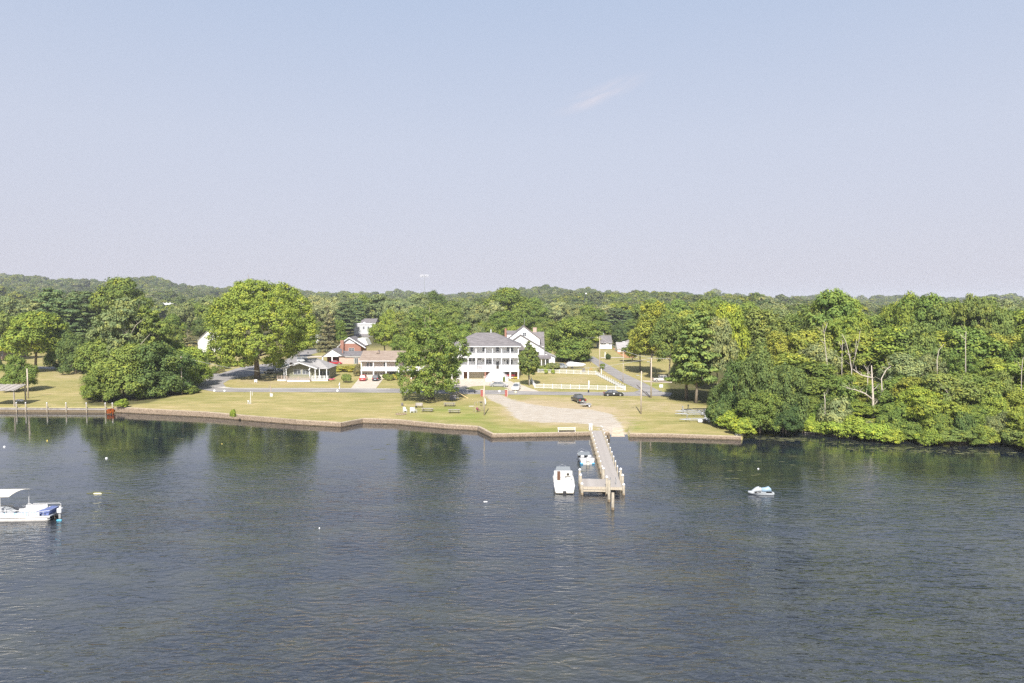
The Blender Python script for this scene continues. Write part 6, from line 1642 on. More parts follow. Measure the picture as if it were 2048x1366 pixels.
t = thing('orange_marker', 'orange and yellow play thing on the grass beside the parked boat', 'toy', G(1182, 741)); m = MB(); m.tube([(-.4, 0, 0), (0, 0, 1.0), (.5, 0, .1)], .07, 5); m.build('frame', mat('toy_orange', (.65, .25, .06), .5), t)
t = thing('grill', 'covered dark grill on the grass by the back fence', 'grill', G(1167, 744)); m = MB(); m.prism([(-.6, 0), (.6, 0), (.45, 1.0), (-.2, 1.1)], 'y', -.35, .35); m.build('cover', M_RGREY, t)

# ------------------------------------------------------------------ cars
def car(label, px, pb, rz, kind='sedan', paint=None, pn='silver', L=4.7, cat=None, z=0.0, grp=None, name=None):
    W = 1.82; h = {'sedan': 1.45, 'suv': 1.75, 'pickup': 1.85, 'van': 1.9}[kind]
    t = thing(name or {'sedan': 'parked_car', 'suv': 'suv', 'pickup': 'pickup_truck', 'van': 'van'}[kind], label, cat or {'sedan': 'car', 'suv': 'suv', 'pickup': 'pickup truck', 'van': 'van'}[kind], G(px, pb) + Vector((0, 0, z)), rz, grp)
    pm = mat('paint_' + pn, paint, .28, spec=.6)
    pm.node_tree.nodes['Principled BSDF'].inputs['Coat Weight'].default_value = .4
    hl = L / 2; belt = {'sedan': .92, 'suv': 1.02, 'pickup': 1.08, 'van': 1.05}[kind]
    prof = {'sedan': [(-hl, .35), (-hl, .78), (-hl + .1, .90), (-hl + .9, belt), (hl - 1.25, belt), (hl - .25, .78), (hl, .62), (hl, .3), (hl - .3, .22), (-hl + .3, .22)],
            'suv': [(-hl, .35), (-hl, .95), (-hl + .08, belt), (hl - 1.1, belt), (hl - .15, .92), (hl, .7), (hl, .32), (hl - .3, .25), (-hl + .3, .25)],
            'pickup': [(-hl, .5), (-hl, 1.05), (-hl + .05, belt), (hl - 1.2, belt), (hl - .15, 1.02), (hl, .8), (hl, .42), (hl - .3, .38), (-hl + .3, .38)],
            'van': [(-hl, .35), (-hl, 1.0), (-hl + .05, belt), (hl - .8, belt), (hl - .1, .85), (hl, .65), (hl, .3), (hl - .3, .25), (-hl + .3, .25)]}[kind]
    m = MB()
    secs = []
    for y, s in ((-W / 2, .94), (-W / 2 + .1, 1.0), (W / 2 - .1, 1.0), (W / 2, .94)):
        secs.append([(x * (1 if s == 1 else .985), y, z_ * s + (1 - s) * .4) for x, z_ in prof])
    m.loft(secs); m.build('body', pm, t)
    cab = {'sedan': ((-hl + .75, hl - 1.2), (-hl + 1.35, hl - 2.1)), 'suv': ((-hl + .06, hl - 1.1), (-hl + .4, hl - 1.85)), 'pickup': ((-hl + 1.75, hl - 1.2), (-hl + 1.95, hl - 1.95)), 'van': ((-hl + .05, hl - .6), (-hl + .2, hl - 1.5))}[kind]
    (b0, b1), (t0, t1) = cab; wb, wt = W / 2 - .08, W / 2 - .25
    g = MB(); g.add([(b0, -wb, belt), (b1, -wb, belt), (b1, wb, belt), (b0, wb, belt), (t0, -wt, h - .04), (t1, -wt, h - .04), (t1, wt, h - .04), (t0, wt, h - .04)], [(0, 3, 2, 1), (4, 5, 6, 7), (0, 1, 5, 4), (1, 2, 6, 5), (2, 3, 7, 6), (3, 0, 4, 7)])
    g.build('windows', M_GLASS, t)
    r = MB(); r.box(t0 - .03, t1 + .03, -wt - .02, wt + .02, h - .045, h); r.build('roof', pm, t)
    pl = MB()
    for s in (-1, 1):
        for (xb, xt) in ((b0, t0), (b1, t1), ((b0 + b1) / 2 - .1, (t0 + t1) / 2)):
            pl.tube([(xb, s * (wb + .005), belt), (xt, s * (wt + .005), h - .03)], .045, 4)
    pl.build('pillars', pm, t)
    if kind == 'pickup':
        q = MB(); q.box(-hl + .12, -hl + 1.65, -W / 2 + .16, W / 2 - .16, belt - .02, belt + .012); q.build('bed', M_BLACK, t)
    rad = .34 if kind in ('sedan', 'van') else .39
    for x in (-hl + .85, hl - .88):
        for s in (-1, 1):
            w = MB(); w.lathe([(rad * .7, -.11), (rad, -.09), (rad, .09), (rad * .7, .11)], 14, (x, s * (W / 2 - .08), rad), 'y'); wo = w.build('wheel', M_BLACK, t)
            rr = MB(); rr.lathe([(rad * .62, -.13), (rad * .62, .13)], 10, (x, s * (W / 2 - .07), rad), 'y'); rr.build('rim', M_GREYM, wo)
    for s in (-1, 1):
        q = MB(); q.box(hl - .12, hl + .012, s * .68 - .18, s * .68 + .18, .62, .76); q.build('headlight', M_WHITE2, t)
        q = MB(); q.box(-hl - .012, -hl + .08, s * .70 - .15, s * .70 + .15, .70, .92 if kind == 'sedan' else 1.0); q.build('taillight', M_RED, t)
    q = MB(); q.box(-hl - .02, -hl + .05, -W / 2 + .12, W / 2 - .12, .36, .52); q.build('bumper', M_GREYM if kind == 'pickup' else pm, t)
    q = MB(); q.box(-hl - .03, -hl - .021, -.25, .25, .55, .68); q.build('number_plate', M_WHITE2, t)
    return t
RR = PI / 2
car('red sport utility car parked on the concrete driveway by the garages', 727, 761, RR + .05, 'suv', (.45, .05, .05), 'red', 4.3)
car('dark hatchback parked on the driveway beside the red utility car', 753.5, 761, RR - .03, 'suv', (.04, .045, .06), 'navy', 4.4, name='hatchback', cat='hatchback')
car('silver-grey sedan parked side-on at the foot of the white stairs', 998, 773.5, -.12, 'sedan', (.33, .33, .35), 'silver', 5.0)
car('white car parked nose-out on the curved drive beside the silver sedan', 1032.5, 779.5, -RR - .15, 'suv', (.75, .75, .74), 'white', 4.3, name='white_car', cat='car')
t = car('black sedan with a white door sign driving on the street', 1227, 791.5, 0.02, 'sedan', (.03, .032, .036), 'black', 4.9, name='black_sedan', cat='car')
q = MB(); q.box(-.25, .15, -.925, -.915, .5, .8); q.build('door_sign', M_WHITE2, t)
PT = car('black pickup parked on the dry lawn with its tail to the water', 1157, 804, RR + .28, 'pickup', (.03, .03, .035), 'black', 5.4)
car('grey minivan parked behind the fence beside the gabled house garage', 1122, 736.5, -.5, 'suv', (.35, .37, .40), 'greyblue', 4.9, name='minivan', cat='minivan')
car('silver car parked under the evergreen behind the covered boat', 1144, 731, .05, 'sedan', (.45, .46, .48), 'pale_silver', 4.7)
car('pale pickup with a red lower side parked in the shade of the wood', 1325, 763, .03, 'pickup', (.62, .58, .54), 'cream', 5.6)
car('dark car parked under the trees on the far street', 618, 694.5, .5, 'sedan', (.04, .045, .07), 'midnight', 4.7)
car('blue car parked beside the hedge on the far street', 648, 702.5, .1, 'sedan', (.20, .30, .48), 'blue', 4.8)
car('red car standing in the open carport', 671, 728.5, .2, 'sedan', (.40, .04, .06), 'wine', 4.4)
car('grey car roof showing beyond the cottage', 607, 724, .1, 'van', (.45, .47, .50), 'grey', 4.6, name='grey_van')
t = thing('camper_trailer', 'pale camper trailer parked in the oak shade behind the cottage', 'camper', G(563, 744), .1)
m = MB(); m.prism([(-2.4, .5), (2.2, .5), (2.4, 1.2), (2.1, 2.5), (-2.4, 2.6)], 'y', -1.1, 1.1); m.build('body', mat('camper_grey', (.48, .50, .54), .5), t)
m = MB(); m.box(-1.2, -.3, -1.13, -1.1, 1.4, 2.0); m.box(.6, 1.5, -1.13, -1.1, 1.4, 2.0); m.build('window', M_GLASS, t)
for x in (-.4, .4):
    m = MB(); m.lathe([(.33, -.1), (.33, .1)], 10, (x, -1.0, .33), 'y'); m.build('wheel', M_BLACK, t)
car('dark car nose half hidden behind the camper under the oak', 543, 747, .2, 'sedan', (.10, .11, .13), 'charcoal', 4.5)

# ------------------------------------------------------------------ boats
def hull_secs(L, W, D, n=9, bow=.35, flare=.8, keel=.15, stern_w=.92, sheer=.25):
    secs = []
    for i in range(n):
        t = i / (n - 1); y = L * t
        w = W / 2 * (stern_w + (1 - stern_w) * min(1, t * 3)) if t < 1 - bow else W / 2 * max(.02, math.cos((t - (1 - bow)) / bow * PI / 2)) ** .8
        top = D + sheer * t * t; bot = -keel + (.55 * D) * max(0, (t - .6) / .4) ** 2
        secs.append([(-w, y, top), (-w * .97, y, top - .12), (-w * flare, y, bot + .22), (0, y, bot), (w * flare, y, bot + .22), (w * .97, y, top - .12), (w, y, top)])
    return secs
def open_hull(s, i0, i1, name, m, t):
    mb = MB(); n = len(s[0]); vs = [v for q in s for v in q]; fs = []
    for i in range(len(s) - 1):
        for k in range(n):
            if k == n - 1 and i0 <= i < i1: continue
            fs.append((i * n + k, i * n + (k + 1) % n, (i + 1) * n + (k + 1) % n, (i + 1) * n + k))
    fs.append(tuple(range(n - 1, -1, -1))); fs.append(tuple(range((len(s) - 1) * n, len(s) * n)))
    mb.add(vs, fs); return mb.build(name, m, t, False)
def rail_path(secs, inset, up):
    L_ = [Vector((s[0][0] + inset * (1 if s[0][0] < -inset else 0), s[0][1], s[0][2] + up)) for s in secs]; R_ = [Vector((s[-1][0] - inset * (1 if s[-1][0] > inset else 0), s[-1][1], s[-1][2] + up)) for s in secs]
    return L_, R_
M_GEL = mat('white_gelcoat', (0.56, 0.56, 0.56), .25, spec=.5)
M_GEL2 = mat('cream_vinyl', (0.68, 0.64, 0.56), .55)
M_TRUNK = mat('brown_hatch', (0.13, 0.065, 0.04), .5)
def cruiser():
    p = at_z(1129, 986, 0); t = thing('cabin_cruiser', 'white cabin cruiser moored stern-on beside the dock end', 'boat', p, -.03)
    W, L = 2.85, 7.4
    s = hull_secs(L, W, 1.0, 11, .5, .86, .25, .96, .45)
    open_hull(s, 1, 5, 'hull', M_GEL, t)
    # deck ring round an open cockpit
    d = MB(); d.box(-W / 2 + .06, W / 2 - .06, .02, 1.7, .8, 1.08); d.build('engine_cover', M_GEL, t, bevel=.03)
    d = MB(); d.box(-W / 2 + .05, -W / 2 + .35, 1.7, 4.2, .98, 1.14); d.box(W / 2 - .35, W / 2 - .05, 1.7, 4.2, .98, 1.14); d.build('side_deck', M_GEL, t)
    d = MB(); d.box(-W / 2 + .16, W / 2 - .16, 1.2, 4.0, .48, .56); d.build('cockpit_floor', mat('cockpit_grey', (.33, .31, .28), .8), t)
    bk = MB(); bk.box(-W / 2 + .2, W / 2 - .2, 3.75, 3.9, .56, 2.0); bk.build('bulkhead', M_GEL, t)
    br = MB(); br.rbox((-.62, 3.66, 1.35), (.40, .1, 1.2)); br.build('hatch', M_TRUNK, t)
    c = MB()
    cs = [[(-1.12, 3.9, 1.1), (1.12, 3.9, 1.1), (1.0, 3.9, 1.95), (-1.0, 3.9, 1.95)], [(-.95, 5.4, 1.2), (.95, 5.4, 1.2), (.8, 5.3, 1.75), (-.8, 5.3, 1.75)], [(-.4, 6.6, 1.35), (.4, 6.6, 1.35), (.3, 6.5, 1.45), (-.3, 6.5, 1.45)]]
    c.loft(cs); c.build('cabin', M_GEL, t)
    w = MB(); w.add([(-1.05, 3.95, 1.9), (1.05, 3.95, 1.9), (.9, 4.35, 2.45), (-.9, 4.35, 2.45), (-1.05, 3.99, 1.9), (1.05, 3.99, 1.9), (.9, 4.39, 2.45), (-.9, 4.39, 2.45)], [(0, 1, 2, 3), (7, 6, 5, 4), (0, 4, 5, 1), (1, 5, 6, 2), (2, 6, 7, 3), (3, 7, 4, 0)]); w.build('windscreen', mat('tinted_screen', (.16, .18, .20), .15), t)
    for x, wd in ((-.1, .5), (.65, .6)):
        q = MB(); q.box(x - wd / 2, x + wd / 2, 2.2, 2.8, .56, 1.05); q.box(x - wd / 2, x + wd / 2, 2.12, 2.24, 1.05, 1.5); q.build('seat', M_GEL, t, bevel=.03)
    q = MB(); q.box(.2, 1.0, 3.55, 3.74, 1.3, 1.85); q.build('dashboard', M_GEL2, t)
    q = MB(); q.lathe([(.17, -.02), (.17, .02)], 10, (.62, 3.48, 1.6), 'y'); q.build('steering_wheel', M_BLACK, t)
    q = MB(); q.box(-1.25, 1.25, 1.66, 1.78, 1.08, 1.2); q.box(-1.3, -1.2, 1.7, 3.8, 1.14, 1.25); q.box(1.2, 1.3, 1.7, 3.8, 1.14, 1.25); q.build('coaming', M_GEL2, t)
    Lr, Rr = rail_path(s[5:], .1, .55); r = MB(); r.tube(Lr + Rr[::-1], .025, 5, False)
    for q_ in (Lr[::2] + Rr[::2]): r.tube([q_ - Vector((0, 0, .55)), q_], .02, 4)
    r.build('bow_rail', M_GREYM, t)
    q = MB(); q.box(-1.15, 1.15, -.5, -.01, .12, .2); q.build('swim_platform', M_GEL2, t)
    q = MB(); q.box(-.22, .22, -.6, -.1, -.45, .3); q.build('outdrive', M_BLACK, t)
    q = MB(); q.box(-W / 2 * .93, W / 2 * .93, -.008, -.002, .02, .16); q.build('boot_stripe', M_DARK, t)
    for x in (-.5, .3):
        q = MB(); q.tube([(x, 4.9, 1.7), (x + .1, 5.0, 2.5)], .02, 4); q.build('antenna', M_GREYM, t)
cruiser()
def runabout():
    p = at_z(1175, 929, 0); t = thing('runabout', 'small white open motorboat with a blue waterline tied beside the dock', 'boat', p, .08)
    W, L = 2.3, 5.2; s = hull_secs(L, W, .72, 10, .5, .84, .15, .95, .25)
    open_hull(s, 1, 6, 'hull', M_GEL, t)
    q = MB(); q.box(-W / 2 + .14, W / 2 - .14, .4, 3.3, .26, .32); q.build('cockpit_floor', mat('grey_carpet', (.32, .34, .37), .9), t)
    q = MB(); q.box(-W / 2 * .95 - .015, -W / 2 * .6, -.012, .5, .04, .24); q.box(W / 2 * .6, W / 2 * .95 + .015, -.012, .5, .04, .24); q.build('blue_stripe', mat('blue_paint', (.10, .38, .65), .4), t)
    for x in (-.55, .55):
        q = MB(); q.box(x - .26, x + .26, 1.3, 1.85, .32, .8); q.box(x - .26, x + .26, 1.22, 1.38, .8, 1.15); q.build('seat', M_GEL, t, bevel=.03)
    q = MB(); q.box(-W / 2 + .05, W / 2 - .05, .02, .34, .7, .95); q.build('transom_bench', M_GEL, t, bevel=.03)
    q = MB(); q.add([(-1.05, 2.7, .8), (1.05, 2.7, .8), (.85, 3.15, 1.3), (-.85, 3.15, 1.3), (-1.05, 2.74, .8), (1.05, 2.74, .8), (.85, 3.19, 1.3), (-.85, 3.19, 1.3)], [(0, 1, 2, 3), (7, 6, 5, 4), (0, 4, 5, 1), (1, 5, 6, 2), (2, 6, 7, 3), (3, 7, 4, 0)]); q.build('windscreen', mat('tinted_screen', (.16, .18, .20), .15), t)
    o = thing_part = MB(); o.box(-.2, .2, -.52, -.08, .62, 1.2); oo = o.build('outboard_motor', M_GEL, t, bevel=.05); q = MB(); q.box(-.1, .1, -.42, -.2, -.35, .62); q.build('motor_leg', M_GEL2, oo)
    Lr, Rr = rail_path(s[5:], .08, .35); r = MB(); r.tube(Lr + Rr[::-1], .02, 4, False); r.build('bow_rail', M_GREYM, t)
runabout()
def jetski():
    p = at_z(1521, 988, 0); t = thing('jet_ski', 'white and pale blue jet ski drifting on the open water', 'jet ski', p, -.05)
    M_JB = mat('jetski_blue', (.30, .42, .54), .35); L = 3.2
    def S(rows): m = MB(); m.loft(rows); return m
    rows = []
    for i in range(9):
        u = i / 8; x = -L / 2 + L * u; w = .55 * (1 - max(0, (.45 - u) / .45) ** 2.2 * .95); rows.append([(x, -w, .30 + .12 * (1 - u) ** 2), (x, -w * .75, -.1 + .2 * (1 - u) ** 3), (x, w * .75, -.1 + .2 * (1 - u) ** 3), (x, w, .30 + .12 * (1 - u) ** 2)])
    S(rows).build('hull', mat('jetski_grey', (.42, .45, .48), .35), t, True)
    q = MB(); q.loft([[(-1.2, -.2, .4), (-1.2, .2, .4), (-1.15, .05, .45), (-1.15, -.05, .45)], [(-.7, -.38, .38), (-.7, .38, .38), (-.6, .22, .85), (-.6, -.22, .85)], [(-.3, -.36, .38), (-.3, .36, .38), (-.25, .16, 1.0), (-.25, -.16, 1.0)], [(.1, -.3, .38), (.1, .3, .38), (.1, .14, .8), (.1, -.14, .8)]]); q.build('cowl', mat('jetski_grey', (.42, .45, .48), .35), t, True)
    q = MB(); q.loft([[(.1, -.26, .4), (.1, .26, .4), (.1, .16, .82), (.1, -.16, .82)], [(.7, -.3, .4), (.7, .3, .4), (.7, .2, .88), (.7, -.2, .88)], [(1.0, -.3, .4), (1.0, .3, .4), (1.0, .2, 1.02), (1.0, -.2, 1.02)], [(1.35, -.25, .38), (1.35, .25, .38), (1.3, .15, .75), (1.3, -.15, .75)]]); q.build('seat', M_JB, t, True)
    q = MB(); q.tube([(-.25, -.38, 1.02), (-.2, 0, 1.05), (-.25, .38, 1.02)], .035, 5); q.build('handlebar', M_BLACK, t)
    q = MB(); q.box(-1.1, 1.4, -.56, -.535, .27, .33); q.build('rub_rail', M_BLACK, t)
    q = MB(); q.box(-.9, -.1, -.5, -.36, .34, .42); q.box(.6, 1.3, -.5, -.36, .34, .42); q.build('footwell', M_BLACK, t)
jetski()
def pontoon():
    p = at_z(95, 1043, 0); t = thing('pontoon_boat', 'silver pontoon boat with cream canopy and blue patterned side at the picture edge', 'boat', (p.x, p.y, 0), .06)
    # x runs from bow (negative, out of frame) to stern (0); y from near (0) to far
    Lp = 9.0; W = 2.5; M_AL = mat('pontoon_aluminium', (.58, .56, .53), .35, metal=.35, var=.1, scale=1.2)
    for y in (.32, W - .32):
        m = MB(); m.lathe([(.03, -Lp - .5), (.25, -Lp), (.31, -Lp + .5), (.31, -.4), (.24, -.1), (.06, .12)], 12, (0, y, .16), 'x'); m.build('pontoon', M_AL, t, True)
    m = MB(); m.box(-Lp, .25, 0, W, .50, .60); m.build('deck', mat('grey_carpet', (.32, .34, .37), .9), t)
    m = MB(); m.box(-Lp, .28, -.03, -.001, .46, .64); m.build('deck_trim', M_GEL, t)
    M_PAT = mat('blue_pattern', (.75, .76, .78), .4, col2=(.30, .48, .74), scale=5.5, lo=.47, hi=.56)
    for (x0, x1) in ((-8.8, -6.4), (-6.3, -4.0), (-3.9, -2.1), (-2.0, -.9)):
        m = MB(); m.box(x0, x1, .02, .05, .62, 1.05); m.build('side_panel', M_PAT, t)
        m = MB(); m.tube([(x0, .04, .62), (x0, .04, 1.2), (x0 + .12, .04, 1.3), (x1 - .12, .04, 1.3), (x1, .04, 1.2), (x1, .04, .62)], .035, 5); m.build('rail', M_GEL, t)
    for (x0, x1) in ((-8.8, -6.0), (-5.9, -3.2), (-3.1, .1)):
        m = MB(); m.box(x0, x1, W - .05, W - .02, .62, 1.05); m.build('side_panel', M_GEL, t)
        m = MB(); m.tube([(x0, W - .04, .62), (x0, W - .04, 1.25), (x0 + .12, W - .04, 1.4), (x1 - .12, W - .04, 1.4), (x1, W - .04, 1.3), (x1, W - .04, .62)], .035, 5)
        m.tube([((x0 + x1) / 2, W - .04, .62), ((x0 + x1) / 2, W - .04, 1.4)], .03, 5); m.build('rail', M_GEL, t)
    m = MB(); m.box(-4.2, -1.3, W - .75, W - .1, .61, 1.0); m.box(-4.2, -1.3, W - .22, W - .08, 1.0, 1.3); m.build('bench_seat', M_GEL, t, bevel=.04)
    m = MB(); m.box(-8.5, -5.2, W - .75, W - .1, .61, 1.0); m.box(-8.5, -5.2, W - .22, W - .08, 1.0, 1.3); m.build('bench_seat', M_GEL2, t, bevel=.04)
    m = MB(); m.box(-5.9, -5.2, .5, 1.1, .61, 1.0); m.box(-5.5, -5.3, .5, 1.1, 1.0, 1.5); m.build('captain_chair', M_SID2, t, bevel=.04)
    m = MB(); m.prism([(-6.4, .61), (-5.0, .61), (-4.3, .8), (-5.3, 1.35), (-6.4, 1.4)], 'y', .9, 1.7); m.build('console_cover', mat('grey_cover', (.38, .40, .42), .8), t)
    m = MB(); m.prism([(-2.1, .62), (-.1, .62), (.12, 1.15), (-.6, 1.22), (-1.9, .80)], 'y', .35, 2.1); m.build('blue_cover', mat('blue_tarp', (.13, .17, .36), .6, var=.25, scale=3), t)
    m = MB(); m.tube([(-1.6, .06, .62), (-1.5, .04, .98), (-.2, .04, 1.22), (.15, .2, 1.22), (.15, W - .2, 1.22)], .03, 5)
    for x in (-1.2, -.5): m.tube([(x, .05, .62), (x + .05, .05, 1.05 + (x + 1.2) * .12)], .025, 4)
    m.build('stern_rail', M_GEL, t)
    om = MB(); om.box(.42, .95, 1.0, 1.5, .62, 1.18); oo = om.build('outboard_motor', M_SID2, t, bevel=.08); q = MB(); q.box(.55, .78, 1.15, 1.35, -.4, .62); q.build('motor_leg', M_GREYM, oo)
    om = MB(); om.tube([(.15, .9, .55), (.3, .85, .2), (.28, .9, -.2)], .03, 4); om.tube([(.12, 1.9, .55), (.35, 1.8, .1)], .03, 4); om.build('hanging_lines', M_PILE, t)
    # canopy: arched fabric on a frame
    zc = 2.95; cv = MB(); n = 7; x0, x1 = -8.6, -4.1; v = []; f = []
    for i in range(n):
        y = -.05 + (W + .2) * i / (n - 1); z = zc + .35 * math.sin(PI * i / (n - 1)) + .12 * i / (n - 1); sx = .55 * (i / (n - 1)) ** 1.2
        v += [(x0, y, z), (x1 + sx + .5 * (i / (n - 1)), y, z), (x0, y, z - .06), (x1 + sx + .5 * (i / (n - 1)), y, z - .06)]
    for i in range(n - 1):
        a = i * 4; b = a + 4; f += [(a, a + 1, b + 1, b), (a + 2, b + 2, b + 3, a + 3), (a + 1, a + 3, b + 3, b + 1), (a, b, b + 2, a + 2)]
    f += [(0, 2, 3, 1), ((n - 1) * 4, (n - 1) * 4 + 1, (n - 1) * 4 + 3, (n - 1) * 4 + 2)]
    cv.add(v, f); cv.build('canopy', mat('cream_canvas', (.80, .76, .66), .8), t, True)
    for x, y in ((-5.15, .06), (-8.4, .06), (-3.5, W - .05), (-8.0, W - .05)):
        m = MB(); m.tube([(x, y, .6), (x + .05, y, zc + (.0 if y < 1 else .06))], .045, 5); m.build('canopy_post', M_GEL, t)
pontoon()

# covered boat on its trailer behind the fence
t = thing('covered_boat', 'long white covered boat on a trailer behind the back fence', 'boat', G(1153, 737), .03)
m = MB(); m.loft([[(x, -.9 * w, z0), (x, .9 * w, z0), (x, .8 * w, z1), (x, 0, z1 + .25), (x, -.8 * w, z1)] for x, w, z0, z1 in ((-3.2, .75, .7, 1.7), (-2.2, 1, .6, 2.0), (0, 1, .6, 1.85), (2, .8, .7, 1.6), (3.1, .2, 1.0, 1.3))]); m.build('cover', M_WHITE2, t, True)
m = MB(); m.box(-3, 3.6, -.07, .07, .42, .56); m.box(-1.6, -1.4, -1, 1, .42, .54); m.build('trailer_frame', M_GREYM, t)
for s in (-1, 1):
    m = MB(); m.lathe([(.33, -.1), (.33, .1)], 10, (-1.5, s * .95, .33), 'y'); m.build('wheel', M_BLACK, t)

def trailer(label, px, pb, rz, L=6.5, axles=2, fender=True, guides=True, winch=True, col=None, name='boat_trailer'):
    c = col or M_GREYM
    t = thing(name, label, 'trailer', G(px, pb), rz)
    m = MB(); z = .55
    m.tube([(-L * .62, 0, z), (-L * .35, -.85, z), (L * .38, -.95, z)], .06, 4); m.tube([(-L * .62, 0, z), (-L * .35, .85, z), (L * .38, .95, z)], .06, 4); m.tube([(-L * .62, 0, z), (-L * .3, 0, z)], .07, 4)
    for x in (-L * .32, -L * .1, L * .12, L * .36): m.tube([(x, -.9, z - .03), (x, .9, z - .03)], .05, 4)
    m.build('frame', c, t)
    m = MB()
    for y in (-.45, .45): m.rbox((L * .05, y, z + .17), (L * .6, .1, .06)); 
    m.build('bunk', M_GREYM if c is not M_BLACK else M_BLACK, t)
    for i in range(axles):
        x = L * .16 + i * .85
        for s in (-1, 1):
            w = MB(); w.lathe([(.22, -.1), (.32, -.08), (.32, .08), (.22, .1)], 12, (x, s * 1.1, .32), 'y'); wo = w.build('wheel', M_BLACK, t); r = MB(); r.lathe([(.2, -.12), (.2, .12)], 9, (x, s * 1.1, .32), 'y'); r.build('rim', M_WHITE2, wo)
            if fender:
                f = MB(); f.prism([(x - .42, .35), (x - .36, .62), (x - .15, .74), (x + .15, .74), (x + .36, .62), (x + .42, .35), (x + .38, .35), (x + .32, .58), (x + .13, .69), (x - .13, .69), (x - .32, .58), (x - .38, .35)], 'y', s * 1.1 - .13, s * 1.1 + .13); f.build('fender', M_WHITE2, t)
    if guides:
        for s in (-1, 1):
            g = MB(); g.tube([(L * .37, s * 1.0, z), (L * .37, s * 1.15, z + .05), (L * .37, s * 1.15, z + 1.45)], .05, 5); g.build('guide_post', M_WHITE2, t)
    if winch:
        g = MB(); g.tube([(-L * .42, 0, z), (-L * .40, 0, z + .95)], .05, 4); g.tube([(-L * .36, 0, z), (-L * .40, 0, z + .8)], .04, 4); g.rbox((-L * .40, 0, z + .95), (.3, .2, .22)); g.build('winch_stand', c, t)
    return t
trailer('nearest white-fendered boat trailer on the lawn by the lime bushes', 1403, 844, 0.0, 7.2)
trailer('long silver boat trailer parked between the two others', 1396, 832.5, .01, 7.8, 2, False, True)
trailer('dark boat trailer furthest back against the wood', 1402, 824, .02, 7.0, 1, False, False, col=M_BLACK)
trailer('silver boat trailer with raised winch beside the dark one', 1391, 827, .03, 7.0, 1, False, False)
tt = trailer('short flat trailer standing behind the black pickup', 1173, 813, .1, 2.6, 1, False, False, False)
m = MB(); m.box(-1.0, 1.0, -.8, .8, .58, .64); m.build('platform', M_DECK, tt)
m = MB(); m.rbox((-.5, .2, .85), (.5, .4, .4), .3); o = m.build('cargo_crate', M_RGREY); o.location = tt.location; tag(o, 'grey crate strapped on the short flat trailer', 'crate')
for dx, mm, lab in ((0, M_WHITE2, 'white drum lying before the nearest boat trailer wheels'), (1.0, mat('dark_tank', (.12, .11, .10), .7), 'dark drum lying beside the white drum at the nearest boat trailer')):
    q = G(1396 + dx * 8.5, 843) + Vector((0, -1.5, .35)); m = MB(); m.lathe([(.3, -.4), (.36, -.3), (.36, .3), (.3, .4)], 12, (0, 0, 0), 'x'); o = m.build('drum', mm, None, True); o.location = q; tag(o, lab, 'drum')

# ------------------------------------------------------------------ the dock
def dock():
    zd = 1.0; A = at_z(1192.5, 861, zd); B = at_z(1229.5, 974, zd)
    d = Vector((B.x - A.x, B.y - A.y, 0)); L = d.length; d.normalize(); rz = math.atan2(d.y, d.x) + PI / 2
    t = thing('dock', 'long grey plank dock with white-capped pilings and a side platform at its end', 'dock', (A.x, A.y, 0), rz)
    # local -y runs out over the water
    W = 1.9; rnd = random.Random(8); bd = MB(); bme = MB(); bme.box(-W / 2, W / 2, -.128, .128, zd - .05, zd); pme = bme.mesh('deck_board', M_DECK)
    n = int(L / .27)
    for i in range(n):
        if i < 150: o = inst('deck_board', pme, t, (rnd.uniform(-.02, .02), -(i + .5) * .27, rnd.uniform(-.006, .006)))
    m = MB()
    for x in (-.75, 0, .75): m.box(x - .05, x + .05, -L, .3, zd - .27, zd - .055)
    m.build('stringer', M_WOOD, t)
    # side platform to the left of the dock end
    P0 = at_z(1163.5, 956, zd); xl = -(P0 - B).length * 1.0; xl = -(at_z(1229.5, 974, zd).x - at_z(1163.5, 974, zd).x)
    pb = MB(); pb.box(xl, -W / 2 - .02, -.128, .128, zd - .05, zd); pm2 = pb.mesh('platform_board', M_DECK)
    npb = int(3.9 / .27)
    for i in range(npb): inst('platform_board', pm2, t, (0, -L + 3.9 - (i + .5) * .27, rnd.uniform(-.006, .006)))
    m = MB()
    for y in (-L + .1, -L + 2, -L + 3.7): m.box(xl, -W / 2, y - .05, y + .05, zd - .28, zd - .055)
    m.box(xl, W / 2, -L - .1, -L - .02, zd - .36, zd - .02); m.build('edge_beam', M_WOOD, t)
    m = MB(); m.box(xl + .1, -W / 2, -L - .16, -L - .1, zd - .62, zd - .42); m.build('fender_board', M_WOOD, t)
    for i in range(12):
        y = -.4 - i * (L - 5.2) / 11
        pile(t, (-W / 2 - .13, y, 0), 1.75, .105); pile(t, (W / 2 + .13, y + .2, 0), 1.75, .105)
    for (x, y, h, r) in ((-W / 2 - .2, -L + 4.3, 2.3, .17), (W / 2 + .2, -L + 4.1, 2.3, .17), (W / 2 + .22, -L + 1.6, 2.1, .17), (W / 2 + .2, -L - .05, 1.3, .17), (-W / 2 - .1, -L - .2, 2.3, .16), (xl - .1, -L + 3.9, 2.2, .17), (xl - .05, -L + 1.9, 2.0, .17), (xl + .05, -L - .15, 1.35, .17)):
        pile(t, (x, y, 0), h, r)
    M_ = t.matrix_basis
    return t
DK = dock()
for (a, b, pt, lab) in ((1218, 1003, 960, 'tall dark-footed mooring pile in front of the dock end'), (1225.5, 1019, 985, 'outermost mooring pile standing alone nearest the open water')):
    p = at_z(a, b, 0); h = at_y(a, pt, p.y).z; t = thing('mooring_pile', lab, 'mooring pile', p)
    m = MB(); m.lathe([(.2, -3), (.19, .3), (.17, h)], 10); m.build('shaft', M_PILE, t, True); m = MB(); m.lathe([(.205, -2), (.205, .3)], 10); m.build('wet_foot', M_WDK, t)
